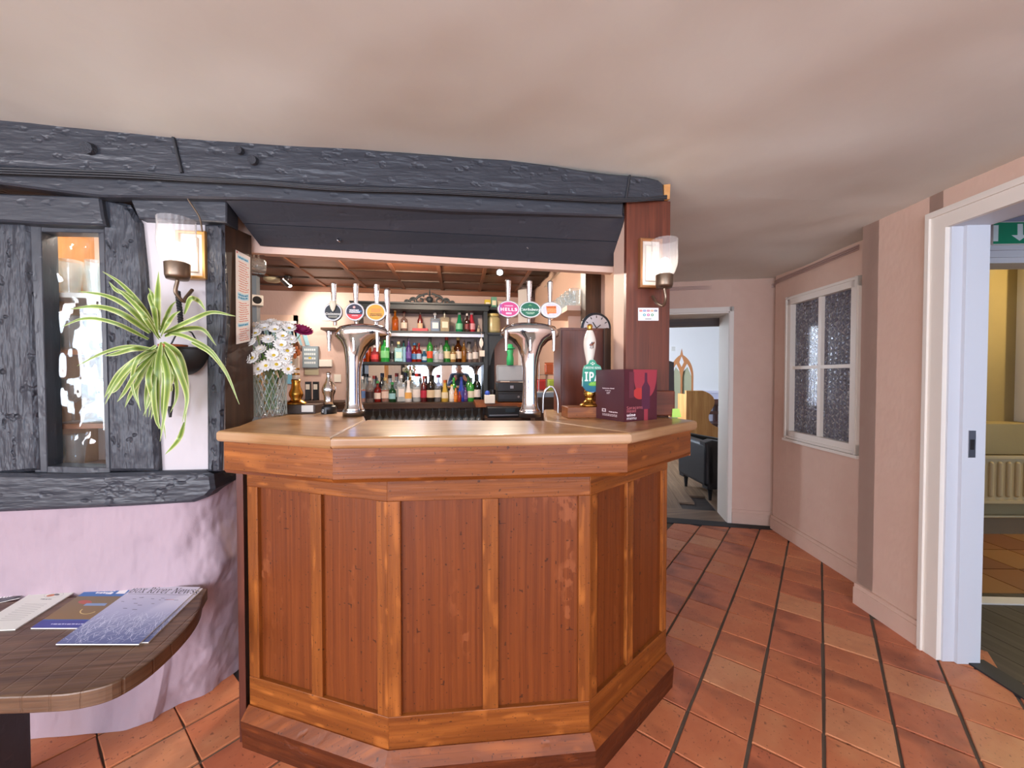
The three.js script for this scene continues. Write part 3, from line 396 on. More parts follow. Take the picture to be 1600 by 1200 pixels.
// ---- the room seen through doorway 1
{
  const fl = struct('floor_far_room', null), at = (t, o, y = 0) => E1.clone().addScaledVector(ED, t).addScaledVector(EN, o).setY(y);
  const g = [0, 1, 2].map(() => uvs(new THREE.BoxGeometry(0.155, 0.02, 1.6), 2, rof())); const yaw = Math.atan2(-ED.z, ED.x);
  for (let i = -10; i < 12; i++) for (let j = 0; j < 4; j++) mesh('plank', g[(i + 11 + j * 2) % 3], M.plank, fl, at(-0.4 + i * 0.158, 0.28 + 0.8 + j * 1.605 + (i % 3) * 0.25, -0.012).toArray(), [0, yaw, 0]);
  mesh('subfloor', block(at(-3, -0.03, -0.025), at(2.5, -0.03, -0.025), at(2.5, 6.2, -0.025), at(-3, 6.2, -0.025), V(0, -0.03, 0)), M.plankDark, fl);
  mesh('doorway_plank', block(at(-0.9, -0.02, 0.001), at(0.02, -0.02, 0.001), at(0.02, 0.30, 0.001), at(-0.9, 0.30, 0.001), V(0, -0.02, 0)), M.plank, fl);
  struct('wall_far_room', merge([block(at(-3, 5.2, 0), at(2.5, 5.2, 0), at(2.5, 5.2, 2.6), at(-3, 5.2, 2.6), EN.clone().multiplyScalar(0.1)), block(at(2.4, 0.26, 0), at(2.4, 5.2, 0), at(2.4, 5.2, 2.6), at(2.4, 0.26, 2.6), ED.clone().multiplyScalar(0.1)), ...[[0.26, 1.7, 0, 2.6], [3.3, 5.2, 0, 2.6], [1.7, 3.3, 0, 0.85], [1.7, 3.3, 2.05, 2.6]].map(([o0, o1, y0, y1]) => block(at(-1.85, o0, y0), at(-1.85, o1, y0), at(-1.85, o1, y1), at(-1.85, o0, y1), ED.clone().multiplyScalar(-0.1)))]), M.farWall);
  { const w6 = struct('window_6', null); for (const y of [0.86, 2.02]) mesh('frame_rail', block(at(-1.85, 1.7, y), at(-1.85, 3.3, y), at(-1.85, 3.3, y + 0.05), at(-1.85, 1.7, y + 0.05), ED.clone().multiplyScalar(-0.06)), M.white, w6); for (const o of [1.7, 2.48, 3.25]) mesh('frame_stile', block(at(-1.86, o, 0.86), at(-1.86, o + 0.05, 0.86), at(-1.86, o + 0.05, 2.05), at(-1.86, o, 2.05), ED.clone().multiplyScalar(-0.05)), M.white, w6); mesh('pane', block(at(-1.9, 1.7, 0.86), at(-1.9, 3.3, 0.86), at(-1.9, 3.3, 2.05), at(-1.9, 1.7, 2.05), ED.clone().multiplyScalar(-0.004)), M.pane, w6); }
  struct('ceiling_far_room', block(at(-3, 0.1, 2.34), at(2.5, 0.1, 2.34), at(2.5, 5.3, 2.34), at(-3, 5.3, 2.34), V(0, 0.05, 0)), M.farWall);
  const dd = struct('wall_dado', null); mesh('dado_panel', block(at(-2.3, 5.18, 0), at(2.4, 5.18, 0), at(2.4, 5.18, 0.94), at(-2.3, 5.18, 0.94), EN.clone().multiplyScalar(0.02)), flat(0xc9c6da, 0.6), dd); mesh('dado_rail', block(at(-2.3, 5.15, 0.94), at(2.4, 5.15, 0.94), at(2.4, 5.15, 0.99), at(-2.3, 5.15, 0.99), EN.clone().multiplyScalar(0.05)), flat(0xd4d0e0, 0.6), dd);
  for (let k = 0; k < 6; k++) mesh('dado_frame', block(at(-0.7 + k * 0.5, 5.165, 0.2), at(-0.3 + k * 0.5, 5.165, 0.2), at(-0.3 + k * 0.5, 5.165, 0.85), at(-0.7 + k * 0.5, 5.165, 0.85), EN.clone().multiplyScalar(0.015)), flat(0xd2cfe0, 0.6), dd);
  tag(mesh('far_beam', block(at(-0.95, 3.9, 2.33), at(2.4, 2.9, 2.33), at(2.4, 2.9, 2.16), at(-0.95, 3.9, 2.2), EN.clone().multiplyScalar(0.16)), M.darkwood), 'weathered dark beam under the ceiling of the far room', 'beam');
}

// ================================================================ THE BAR COUNTER
const BP = [V(-0.733, 0, -1.474), V(-0.216, 0, -1.231), V(0.422, 0, -1.205), V(0.863, 0, -1.512)];   // body corners in plan
const HP = 0.135, APT = 1.083, TOPY = 1.118;
const outward = (a, b) => { const n = V(b.z - a.z, 0, -(b.x - a.x)).normalize(); if (n.z < 0) n.negate(); return n; };
function offsetPlan(pts, dists) {        // move each facet out by its own distance and meet again at the corners
  const ln = []; for (let k = 0; k < pts.length - 1; k++) { const n = outward(pts[k], pts[k + 1]); ln.push([pts[k].clone().addScaledVector(n, dists[k]), pts[k + 1].clone().addScaledVector(n, dists[k])]); }
  const X = (l, m) => { const d = l[1].clone().sub(l[0]), e = m[1].clone().sub(m[0]), w = m[0].clone().sub(l[0]), t = (w.x * e.z - w.z * e.x) / (d.x * e.z - d.z * e.x); return l[0].clone().addScaledVector(d, t); };
  return [ln[0][0], ...ln.slice(1).map((l, k) => X(ln[k], l)), ln[ln.length - 1][1]];
}
{
  const bar = thing('bar_counter', 'three-sided oak bar counter with recessed panels and worn plank top', 'bar counter');
  const plinth0 = offsetPlan(BP, [0.034, 0.034, 0.034]);
  // facets: rails, stiles, panels
  const cuts = [[[390, 403], [485, 502], [588, 606]], [[605, 626], [754, 779], [904, 921]], [[921, 934], [980, 990], [1036, 1042]]];
  for (let f = 0; f < 3; f++) {
    const a = BP[f], b = BP[f + 1], n = outward(a, b), d = b.clone().sub(a), L = d.length(); d.normalize();
    const tOf = (px) => THREE.MathUtils.clamp(onPlane(px, 900, a, n).sub(a).dot(d), 0, L);
    const part = (name, t0, t1, y0, y1, out, th, mat, grain) => { const g = new RoundedBoxGeometry(t1 - t0, y1 - y0, th, 2, 0.0025); uvs(g, grain, rof()); const gg = uvs(g, grain, rof()); const m = mesh(name, gg, mat, bar); const c = a.clone().addScaledVector(d, (t0 + t1) / 2).addScaledVector(n, out - th / 2).setY((y0 + y1) / 2); m.position.copy(c); m.rotation.y = Math.atan2(-d.z, d.x); return m; };
    const st = cuts[f].map(([p, q], i) => [i === 0 ? 0 : tOf(p), i === 2 ? L : tOf(q)]), yT = 0.905, yB = 0.232;
    part('top_rail', 0, L, yT, 1.08, 0, 0.03, M.oakRail, 0); part('bottom_rail', 0, L, HP - 0.03, yB, 0, 0.03, M.oakRail, 0);
    st.forEach(([p, q]) => part('stile', p, q, yB, yT, -0.0005, 0.029, M.oakRail, 1));
    for (let k = 0; k < 2; k++) part('panel', st[k][1] - 0.008, st[k + 1][0] + 0.008, yB - 0.008, yT + 0.008, -0.014, 0.012, M.oak, 1);
  }
  // carcass behind the panels and its dark left return
  const cs = new THREE.Shape([...BP.map(p => new THREE.Vector2(p.x, -p.z)), new THREE.Vector2(0.863, 1.62), new THREE.Vector2(0.45, 1.50), new THREE.Vector2(-0.3, 1.55), new THREE.Vector2(-0.72, 1.75)]);
  const inn = offsetPlan(BP, [-0.028, -0.028, -0.028]);
  const ish = new THREE.Shape([...inn.map(p => new THREE.Vector2(p.x, p.z)), new THREE.Vector2(0.80, -1.72), new THREE.Vector2(0.36, -1.5), new THREE.Vector2(-0.25, -1.52), new THREE.Vector2(-0.70, -1.8)]);
  mesh('carcass', uvs(new THREE.ExtrudeGeometry(ish, { depth: 1.06, bevelEnabled: false }).rotateX(Math.PI / 2).translate(0, 1.07, 0), 1), M.darkwood, bar);
  mesh('end_panel', wallBox(BP[0].clone().add(V(-0.012, 0, 0)), V(-0.80, 0, -1.78), 0.0, 1.07, 0.02, 1), M.brown, bar);
  // plinth: upright face and weathered chamfer, one length per facet
  const pin = offsetPlan(BP, [-0.01, -0.01, -0.01]), pch = offsetPlan(BP, [0.004, 0.004, 0.004]), kick = offsetPlan(BP, [0.028, 0.028, 0.028]);
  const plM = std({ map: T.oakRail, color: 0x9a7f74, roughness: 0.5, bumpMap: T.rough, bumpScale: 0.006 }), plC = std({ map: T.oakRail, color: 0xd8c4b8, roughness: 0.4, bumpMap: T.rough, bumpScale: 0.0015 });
  for (let f = 0; f < 3; f++) {
    const q = (p, y) => p.clone().setY(y), rise = V(0, 0, 0);
    const prism = (A, B, y0, A2, B2, y1) => { const back = (p) => p.clone(); const pos = [], quad = (a, b, c, d) => pos.push(...[a, b, c, a, c, d].flatMap(v => v.toArray())); const a = q(A, y0), b = q(B, y0), c = q(B2, y1), d = q(A2, y1), e = q(pin[f], y0), g = q(pin[f + 1], y0), h = q(pin[f + 1], y1), i = q(pin[f], y1); quad(a, b, c, d); quad(d, c, h, i); quad(g, e, i, h); quad(e, g, b, a); quad(e, a, d, i); quad(b, g, h, c); const G = new THREE.BufferGeometry(); G.setAttribute('position', new THREE.Float32BufferAttribute(pos, 3)); G.computeVertexNormals(); return uvs(G, 0, rof()); };
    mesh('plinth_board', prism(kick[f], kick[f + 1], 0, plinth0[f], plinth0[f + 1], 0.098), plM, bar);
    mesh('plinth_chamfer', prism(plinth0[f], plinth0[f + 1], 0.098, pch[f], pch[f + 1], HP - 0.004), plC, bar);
  }
  // apron below the top, with a small moulding under it
  const ap = offsetPlan(BP, [0.105, 0.055, 0.105]), ap0 = offsetPlan(BP, [0.02, 0.02, 0.02]);
  const ex = ap[3].clone().sub(ap[2]).normalize(), ex0 = ap[0].clone().sub(ap[1]).normalize();
  ap[3].copy(onPlane(1079, 690, ap[2], outward(ap[2], ap[3])).setY(0)); ap[0].copy(onPlane(350, 700, ap[0], outward(ap[0], ap[1])).setY(0));
  ap0[3].copy(ap[3]).addScaledVector(outward(ap[2], ap[3]), -0.08); ap0[0].copy(ap[0]).addScaledVector(outward(ap[0], ap[1]), -0.08);
  for (let f = 0; f < 3; f++) {
    const n = outward(ap[f], ap[f + 1]), A = ap[f], B = ap[f + 1];
    const q = (p, y) => p.clone().setY(y);
    mesh('apron', block(q(A, 0.992), q(B, 0.992), q(B, APT), q(A, APT), n.clone().multiplyScalar(-0.022)), M.oakRail, bar);
    mesh('apron_moulding', block(q(A, 0.98).addScaledVector(n, -0.006), q(B, 0.98).addScaledVector(n, -0.006), q(B, 0.992).addScaledVector(n, 0.003), q(A, 0.992).addScaledVector(n, 0.003), n.clone().multiplyScalar(-0.022)), M.oakRail, bar);
    mesh('apron_soffit', block(q(A, 0.986).addScaledVector(n, -0.012), q(B, 0.986).addScaledVector(n, -0.012), q(ap0[f + 1], 0.986), q(ap0[f], 0.986), V(0, 0.012, 0)), M.oakRail, bar);
  }
  { const A = ap[3].clone().setY(0.98), dirv = V(-0.12, 0, -0.2); mesh('apron', block(ap[3].clone().setY(0.98), ap[3].clone().setY(APT), ap[3].clone().add(dirv).setY(APT), ap[3].clone().add(dirv).setY(0.98), V(-0.02, 0, -0.01)), M.oakRail, bar); }
  // the top in three mitred lengths with a rounded nose
  const to = offsetPlan(BP, [0.125, 0.078, 0.125]); to[3].copy(onPlane(1089, 668, to[2], outward(to[2], to[3])).setY(0)); to[0].copy(onPlane(338, 680, to[0], outward(to[0], to[1])).setY(0));
  const iL = atHeight(572, 656, TOPY).setY(0), iR = atHeight(850, 657, TOPY).setY(0), bl = V(-0.795, 0, -1.98), il = V(-0.46, 0, -1.98), ir = V(0.44, 0, -1.98), br = V(0.70, 0, -1.98);
  const piece = (pts, grainTurn) => { const s = new THREE.Shape(pts.map(p => new THREE.Vector2(p.x, p.z))); const g = new THREE.ExtrudeGeometry(s, { depth: 0.014, bevelEnabled: true, bevelSize: 0.0105, bevelThickness: 0.0105, bevelOffset: -0.0105, bevelSegments: 4 }).rotateX(Math.PI / 2).translate(0, TOPY - 0.0105, 0); const q = g.toNonIndexed ? g : g; const c = q.clone().rotateY(grainTurn); const u = uvs(c, 0, rof()).attributes.uv; const out = uvs(q, 0); out.setAttribute('uv', u); return out; };
  const ang = (a, b) => Math.atan2(b.z - a.z, b.x - a.x);
  const tipL = to[0].clone(), backL = V(-0.80, 0, -1.66);
  mesh('counter_board', piece([tipL, to[1], iL, il, bl, backL, to[0].clone().add(V(-0.0, 0, -0.12))], ang(to[0], to[1])), M.oakTop, bar);
  mesh('counter_board', piece([to[1], to[2], iR, iL], 0), M.oakTop, bar);
  mesh('counter_board', piece([to[2], to[3], V(to[3].x - 0.02, 0, to[3].z - 0.1), V(0.9, 0, -1.72), V(0.735, 0, -1.72), br, ir, iR], ang(to[2], to[3])), M.oakTop, bar);
}

// ================================================================ ON THE COUNTER
const onTop = (px, py) => atHeight(px, py, TOPY);
const disc = (t, r, seg = 40) => { const g = new THREE.CircleGeometry(r, seg); return g; };
// ---- beer taps: oval/round medallions carry the printed badges
function badgeTex(draw) { return canvasTex(320, 320, (x, w, h) => { x.clearRect(0, 0, w, h); draw(x); }); }
const ring = (x, out, inn) => { x.fillStyle = out; x.fillRect(0, 0, 320, 320); x.fillStyle = inn; x.beginPath(); x.arc(160, 160, 146, 0, 7); x.fill(); };
const txt = (x, s, px, y, size, col, font = 'bold', fam = 'sans-serif') => { x.fillStyle = col; x.font = `${font} ${size}px ${fam}`; x.textAlign = 'center'; x.textBaseline = 'middle'; x.fillText(s, px, y); };
const marks = (x, x0, y0, w, rows, col, h) => { x.fillStyle = col; for (let j = 0; j < rows; j++) for (let a = 0, k = 0; a < w; k++) { const l = 10 + ((k * 7 + j * 5) % 4) * 6; x.fillRect(x0 + a, y0 + j * h * 1.5 + (k % 3), l, h); a += l + 5; } };   // print too small to read
const badges = {
  stout: badgeTex(x => { ring(x, '#d9dadb', '#23262a'); txt(x, 'Guinness', 160, 196, 62, '#e9e4d6', 'italic bold', 'serif'); marks(x, 80, 236, 160, 3, '#a8a08a', 8); }),
  cider: badgeTex(x => { ring(x, '#dfe0e2', '#2f2c3d'); x.fillStyle = '#d0353a'; x.beginPath(); x.arc(160, 160, 146, 0.35, Math.PI - 0.35); x.fill(); marks(x, 66, 118, 170, 2, '#f1eef2', 24); x.fillStyle = '#4a86b8'; x.fillRect(222, 140, 62, 18); marks(x, 110, 222, 100, 2, '#f3c9c8', 8); x.fillStyle = '#d9a49a'; x.beginPath(); x.arc(150, 74, 24, 0, 7); x.fill(); }),
  orange: badgeTex(x => { ring(x, '#e6e3da', '#e8a033'); marks(x, 80, 92, 150, 3, '#d97f4a', 18); marks(x, 62, 186, 200, 2, '#5c3a14', 20); marks(x, 90, 240, 140, 1, '#f3c56a', 10); }),
  hells: badgeTex(x => { ring(x, '#e9e6ea', '#c9467e'); x.fillStyle = '#a8559b'; x.fillRect(20, 60, 34, 200); txt(x, 'CAMDEN', 160, 92, 30, '#f7e9ef'); txt(x, 'HELLS', 160, 168, 92, '#f9f3f5'); x.fillStyle = '#f4e3ea'; x.fillRect(118, 232, 84, 34); txt(x, 'LAGER', 160, 250, 24, '#c9467e'); txt(x, '~', 45, 165, 60, '#f3d7e4'); txt(x, 'o', 276, 165, 56, '#f3d7e4'); }),
  lager: badgeTex(x => { ring(x, '#e4ebe6', '#1f6a4e'); txt(x, 'Carlsberg', 160, 160, 66, '#f5f7f3', 'italic bold', 'serif'); txt(x, 'PILSNER', 160, 226, 34, '#bfe0b6'); x.strokeStyle = '#8fcf6e'; x.lineWidth = 7; x.beginPath(); x.moveTo(140, 84); x.lineTo(160, 60); x.lineTo(180, 84); x.stroke(); x.fillStyle = '#e8efe8'; x.fillRect(110, 246, 100, 5); }),
  noble: badgeTex(x => { ring(x, '#f0eef0', '#d3d1d8'); let r = 9; const q = () => (r = (r * 16807) % 2147483647) / 2147483647; for (let k = 0; k < 500; k++) { const a = q() * 6.3, d = Math.sqrt(q()) * 142; x.fillStyle = q() > 0.5 ? '#f2f0f2' : '#a9a8b6'; x.fillRect(160 + d * Math.cos(a), 160 + d * Math.sin(a), 5, 5); } x.fillStyle = '#e07a38'; x.beginPath(); x.moveTo(78, 82); x.lineTo(236, 72); x.lineTo(240, 226); x.lineTo(128, 232); x.lineTo(106, 256); x.lineTo(96, 228); x.closePath(); x.fill(); marks(x, 94, 92, 130, 1, '#9a3a10', 16); marks(x, 96, 130, 130, 3, '#f2a772', 18); }),
};
const badgeMats = Object.fromEntries(Object.entries(badges).map(([k, t]) => [k, std({ map: t, roughness: 0.3 })]));
function tapTower(label, foot, sway, headHalf, taps, H, font) {
  const t = thing('beer_tower', label, 'beer tap', foot.toArray());
  // column lofted from round foot to wide head; sway moves the head sideways
  const rings = [[0, 0.043, 0.043, 0], [0.03, 0.0425, 0.0425, 0], [0.032, 0.038, 0.038, 0], [0.055, 0.033, 0.032, 0], [0.12, 0.030, 0.028, 0], [0.19, 0.032, 0.028, 0.02], [0.235, 0.038, 0.031, 0.08], [0.275, 0.054, 0.036, 0.3], [0.305, 0.08, 0.044, 0.62], [0.325, headHalf * 0.9, 0.05, 0.9], [0.340, headHalf, 0.053, 1.0], [0.352, headHalf * 0.985, 0.05, 1.0], [0.362, headHalf * 0.88, 0.043, 1.0], [0.368, headHalf * 0.5, 0.024, 1.0], [0.369, 0.001, 0.001, 1.0]];
  const N = 48, pos = [], idx = [];
  rings.forEach(([y, a, b, k]) => { for (let i = 0; i <= N; i++) { const w = i / N * 2 * Math.PI, droop = y > 0.29 && y < 0.35 ? -0.02 * Math.pow(Math.abs(Math.cos(w)), 3) * (y - 0.29) / 0.05 : y >= 0.35 ? -0.02 * Math.pow(Math.abs(Math.cos(w)), 3) * Math.max(0, (0.369 - y) / 0.019) : 0; pos.push(a * Math.cos(w) + sway * k, (y + droop) * H / 0.369, b * Math.sin(w)); } });
  for (let j = 0; j < rings.length - 1; j++) for (let i = 0; i < N; i++) { const a = j * (N + 1) + i, b = a + N + 1; idx.push(a, b, b + 1, a, b + 1, a + 1); }
  const g = new THREE.BufferGeometry(); g.setAttribute('position', new THREE.Float32BufferAttribute(pos, 3)); g.setIndex(idx); g.computeVertexNormals(); mesh('column', g, M.chrome, t);
  mesh('foot_ring', lathe([[0, 0], [0.0455, 0], [0.0455, 0.022], [0.043, 0.026], [0, 0.026]], 40), M.steel, t);
  mesh('inlay', rbox(0.026, 0.245 * H / 0.369, 0.012, 0.005, sway * 0.05, 0.165 * H / 0.369, 0.026), std({ color: 0x8197bd, metalness: 1, roughness: 0.12 }), t);
  for (const [dx, up, key, lean, sx, name] of taps) {
    const tp = new THREE.Group(); tp.name = 'tap'; t.add(tp); tp.position.set(sway + dx, H, 0.0);
    mesh('neck', cyl(0.008, 0.007, 0.03, 0, -0.008, 0), M.chrome, tp);
    const b = mesh('badge', new THREE.CircleGeometry(0.5, 44).scale(0.083 * sx, 0.068 * (sx > 1 ? 0.95 : 1.05), 1), badgeMats[key], tp, [0, up, 0.031], [-0.06, 0, 0]); b.userData.label = name; if (key === 'stout') mesh('harp_crest', lathe([[0, -0.022], [0.008, -0.012], [0.014, 0.008], [0.012, 0.022], [0, 0.026]], 14).scale(1, 1, 0.4), flat(0xd9ccb2, 0.5), tp, [0.002, up + 0.022, 0.036]);
    mesh('badge_rim', new THREE.CylinderGeometry(0.5, 0.5, 1, 40).rotateX(Math.PI / 2).scale(0.089 * sx, 0.074 * (sx > 1 ? 0.95 : 1.05), 0.014), M.chrome, tp, [0, up, 0.023], [-0.06, 0, 0]);
    mesh('handle', merge([cyl(0.008, 0.0095, 0.035, 0, up + 0.025, 0.008, 16), cyl(0.0095, 0.013, 0.06, 0, up + 0.06, 0.008, 16), new THREE.SphereGeometry(0.013, 16, 8).scale(1, 0.6, 1).translate(0, up + 0.12, 0.008)]).rotateX(lean), M.chrome, tp);
    mesh('spout', merge([cyl(0.006, 0.008, 0.055, dx * 0.12, -H * 0.3, 0.035, 14), cyl(0.0095, 0.0095, 0.03, dx * 0.12, -H * 0.17, 0.035, 14)]), M.chrome, tp);
  }
  if (font) { mesh('pouring_font', merge([cyl(0.0085, 0.0085, 0.24, font, H - 0.1, 0.01), cyl(0.0135, 0.0135, 0.065, font, H - 0.02, 0.01), cyl(0.011, 0.012, 0.02, font, H - 0.055, 0.01), cyl(0.009, 0.0135, 0.1, font, H + 0.045, 0.01), new THREE.SphereGeometry(0.0135, 16, 8).translate(font, H + 0.145, 0.01), cyl(0.007, 0.007, 0.05, font - 0.05, H + 0.0, 0.005).translate(0, 0, 0)]), M.chrome, t); }
  return t;
}
{
  const r = onTop(828, 651);
  tapTower('wide chrome beer tower with three oval badges, in front of the back bar till', r.setY(TOPY), 0, 0.125, [[-0.095, 0.052, 'hells', 0, 1.06, 'pink oval lager badge'], [-0.005, 0.052, 'lager', 0, 1.06, 'dark green oval pilsner badge'], [0.085, 0.052, 'noble', 0, 1.06, 'white badge with orange print']], 0.398);
  const l = onTop(553, 650);
  tapTower('swan-necked chrome beer tower with three round badges, beside the flower vase', l.setY(TOPY), 0.042, 0.118, [[-0.116, 0.045, 'stout', 0.05, 0.84, 'black stout badge'], [-0.028, 0.048, 'cider', 0, 0.88, 'dark badge with red lower half'], [0.058, 0.048, 'orange', 0, 0.94, 'orange round badge']], 0.398, 0.145);
}
// ---- green hand pump on its oak box
{
  const p = onTop(921, 652), D = -p.z, t = thing('hand_pump', 'cask ale hand pump with green clip and ceramic handle on oak box', 'hand pump', [p.x, TOPY, p.z]);
  const y = (py) => atDepth(921, py, D).y - TOPY;
  mesh('oak_box', rbox(0.135, 0.046, 0.10, 0.003, -0.035, 0.023, -0.02), M.oakRail, t);
  mesh('brass_foot', lathe([[0, 0.046], [0.04, 0.046], [0.042, 0.054], [0.03, 0.062], [0.018, 0.072], [0.020, 0.085], [0.026, 0.098], [0.022, 0.112], [0.018, 0.118], [0.018, 0.17], [0, 0.17]], 28), M.brass, t);
  const y0 = y(566), y1 = y(512);
  mesh('handle', lathe(smooth([[0.012, y0 - 0.08, 0], [0.0125, y0 - 0.03, 0], [0.014, y0, 0], [0.0205, y0 + 0.035, 0], [0.0255, y0 + 0.07, 0], [0.0245, y0 + 0.095, 0], [0.016, y1 - 0.02, 0], [0.011, y1 - 0.01, 0]], 30).map(p => [p.x, p.y]), 28), std({ color: 0xe6dccf, roughness: 0.2 }), t);
  const horse = canvasTex(128, 128, x => { x.clearRect(0, 0, 128, 128); x.fillStyle = '#7c3f20'; x.beginPath(); x.ellipse(62, 50, 34, 18, -0.4, 0, 7); x.fill(); x.beginPath(); x.ellipse(94, 30, 12, 16, 0.5, 0, 7); x.fill(); x.fillStyle = '#2b211c'; for (const [a, b] of [[40, 62], [56, 70], [74, 64], [84, 56]]) x.fillRect(a, b, 7, 40); x.fillStyle = '#3a3a44'; x.beginPath(); x.ellipse(66, 30, 9, 14, 0.3, 0, 7); x.fill(); });
  mesh('handle_print', new THREE.CylinderGeometry(0.0259, 0.0245, 0.042, 20, 1, true, -0.8, 1.6).translate(0, y0 + 0.068, 0.0004), std({ map: horse, transparent: true, roughness: 0.3 }), t);
  mesh('ferrule', lathe([[0, y1 - 0.012], [0.012, y1 - 0.012], [0.010, y1 - 0.002], [0.013, y1 + 0.006], [0.008, y1 + 0.014], [0, y1 + 0.016]], 20), M.gold, t);
  const clip = canvasTex(512, 640, x => {
    const g = x.createLinearGradient(0, 0, 0, 640); g.addColorStop(0, '#3fa583'); g.addColorStop(0.55, '#2a8f78'); g.addColorStop(1, '#1c5f86'); x.fillStyle = g; x.fillRect(0, 0, 512, 640);
    x.fillStyle = '#f2f6f0'; for (const [a, b] of [[256, 60], [215, 78], [297, 78]]) { x.beginPath(); for (let k = 0; k < 10; k++) { const r = k % 2 ? 9 : 22, w = -Math.PI / 2 + k * Math.PI / 5; x.lineTo(a + r * Math.cos(w), b + r * Math.sin(w)); } x.fill(); } x.fillRect(236, 88, 40, 22);
    x.font = 'bold 58px serif'; x.textAlign = 'center'; x.fillText('GREENE KING', 256, 182); x.font = 'bold 250px sans-serif'; x.fillStyle = '#fbfdf9'; x.fillText('IPA', 256, 420);
    x.fillStyle = '#63b23c'; x.beginPath(); x.ellipse(300, 470, 150, 42, -0.08, 0, 7); x.fill(); x.strokeStyle = '#bfe27a'; x.lineWidth = 5; for (let k = 0; k < 14; k++) { x.beginPath(); x.moveTo(180 + k * 18, 500); x.quadraticCurveTo(200 + k * 16, 450, 230 + k * 12, 430 + (k % 4) * 12); x.stroke(); } x.strokeStyle = '#dfeee2'; x.lineWidth = 8; x.strokeRect(6, 6, 500, 628);
  });
  const w = 0.092, c0 = y(662), c1 = y(598), hh = y(588) - y(662);
  const s = new THREE.Shape(); const yb = y(613) , yt = y(562); const q = [[-0.5, 0.22], [-0.44, 0.72], [-0.38, 0.80], [-0.2, 0.86], [-0.12, 0.96], [0, 1.0], [0.12, 0.96], [0.2, 0.86], [0.38, 0.80], [0.44, 0.72], [0.5, 0.22], [0.3, 0.06], [0, 0], [-0.3, 0.06]];
  s.setFromPoints(q.map(([a, b]) => new THREE.Vector2(a * w, yb + b * (yt - yb)))); const cg = new THREE.ExtrudeGeometry(s, { depth: 0.005, bevelEnabled: true, bevelSize: 0.001, bevelThickness: 0.001, bevelSegments: 1 }).translate(0, 0, 0.022); { const P = cg.attributes.position, u = cg.attributes.uv; for (let i = 0; i < P.count; i++) u.setXY(i, P.getX(i) / w + 0.5, (P.getY(i) - yb) / (yt - yb)); }
  mesh('pump_clip', cg, std({ map: clip, roughness: 0.3 }), t, [0, 0, 0], [0, 0.12, 0]).userData.label = 'green shield-shaped ale clip';
  tag(mesh('spout_pipe', tube([[872, 645], [871, 622], [862, 604], [851, 612], [848, 645]].map(([x, y]) => atDepth(x, y, D + 0.12)), 0.005, 30, 8), M.steel), 'bent steel swan-neck pipe behind the wide beer tower', 'pipe');
}
// ---- brass hand pump, chrome bottle-shaped tap, vase
{
  const p = onTop(463, 645.5), t = thing('hand_pump', 'turned brass hand pump with white upper handle behind the vase', 'hand pump', [p.x, TOPY, p.z]), k = toPixel(V(p.x, TOPY, p.z))[2] / FOCAL, y = (py) => (645.5 - py) * k;
  mesh('base_box', rbox(0.16, 0.042, 0.11, 0.003, 0.02, 0.021, -0.01), M.darkwood, t); mesh('name_card', box(0.05, 0.03, 0.003, 0.066, 0.024, 0.047), M.paper, t);
  mesh('brass_body', lathe([[0, 0.042], [0.044, 0.042], [0.046, 0.048], [0.03, 0.058], [0.022, 0.066], [0.030, 0.082], [0.031, 0.096], [0.021, 0.118], [0.018, 0.14], [0.020, 0.15], [0.019, 0.158], [0, 0.158]], 30), M.brass, t);
  mesh('white_sleeve', lathe([[0, 0.158], [0.017, 0.158], [0.0155, 0.172], [0.014, 0.26], [0.012, 0.265], [0, 0.266]], 24), std({ color: 0xe9dccb, roughness: 0.25 }), t); mesh('brass_ring', lathe([[0.0158, 0.178], [0.0172, 0.182], [0.0158, 0.187]], 24), M.brass, t); mesh('brass_ring', lathe([[0.0152, 0.202], [0.0168, 0.206], [0.0152, 0.211]], 24), M.brass, t);
  mesh('knob', lathe([[0, 0.265], [0.010, 0.265], [0.018, 0.285], [0.021, 0.31], [0.014, 0.335], [0.005, 0.345], [0, 0.347]], 24), M.oakRail, t);
  const b = onTop(514, 646), c = thing('beer_tap', 'chrome bottle-shaped tap on a black base between brass pump and tower', 'beer tap', [b.x, TOPY, b.z]), s = toPixel(V(b.x, TOPY, b.z))[2] / FOCAL;
  mesh('black_base', lathe([[0, 0], [0.034, 0], [0.031, 0.03], [0.027, 0.036], [0, 0.036]], 30), M.plastic, c);
  { const t = canvasTex(128, 64, x => { x.fillStyle = '#17181b'; x.fillRect(0, 0, 128, 64); x.fillStyle = '#e8e8e8'; x.font = 'italic bold 44px sans-serif'; x.fillText('CZ', 14, 48); }); mesh('base_lettering', new THREE.CylinderGeometry(0.0325, 0.0342, 0.026, 16, 1, true, -0.9, 0.9).translate(0, 0.014, 0), std({ map: t, roughness: 0.4 }), c); }
  mesh('chrome_bottle', lathe([[0, 0.036], [0.022, 0.036], [0.021, 0.06], [0.0215, 0.082], [0.029, 0.10], [0.0305, 0.112], [0.027, 0.128], [0.016, 0.146], [0.010, 0.165], [0.009, 0.18], [0.012, 0.183], [0.012, 0.19], [0, 0.192]], 36), M.chrome, c);
}
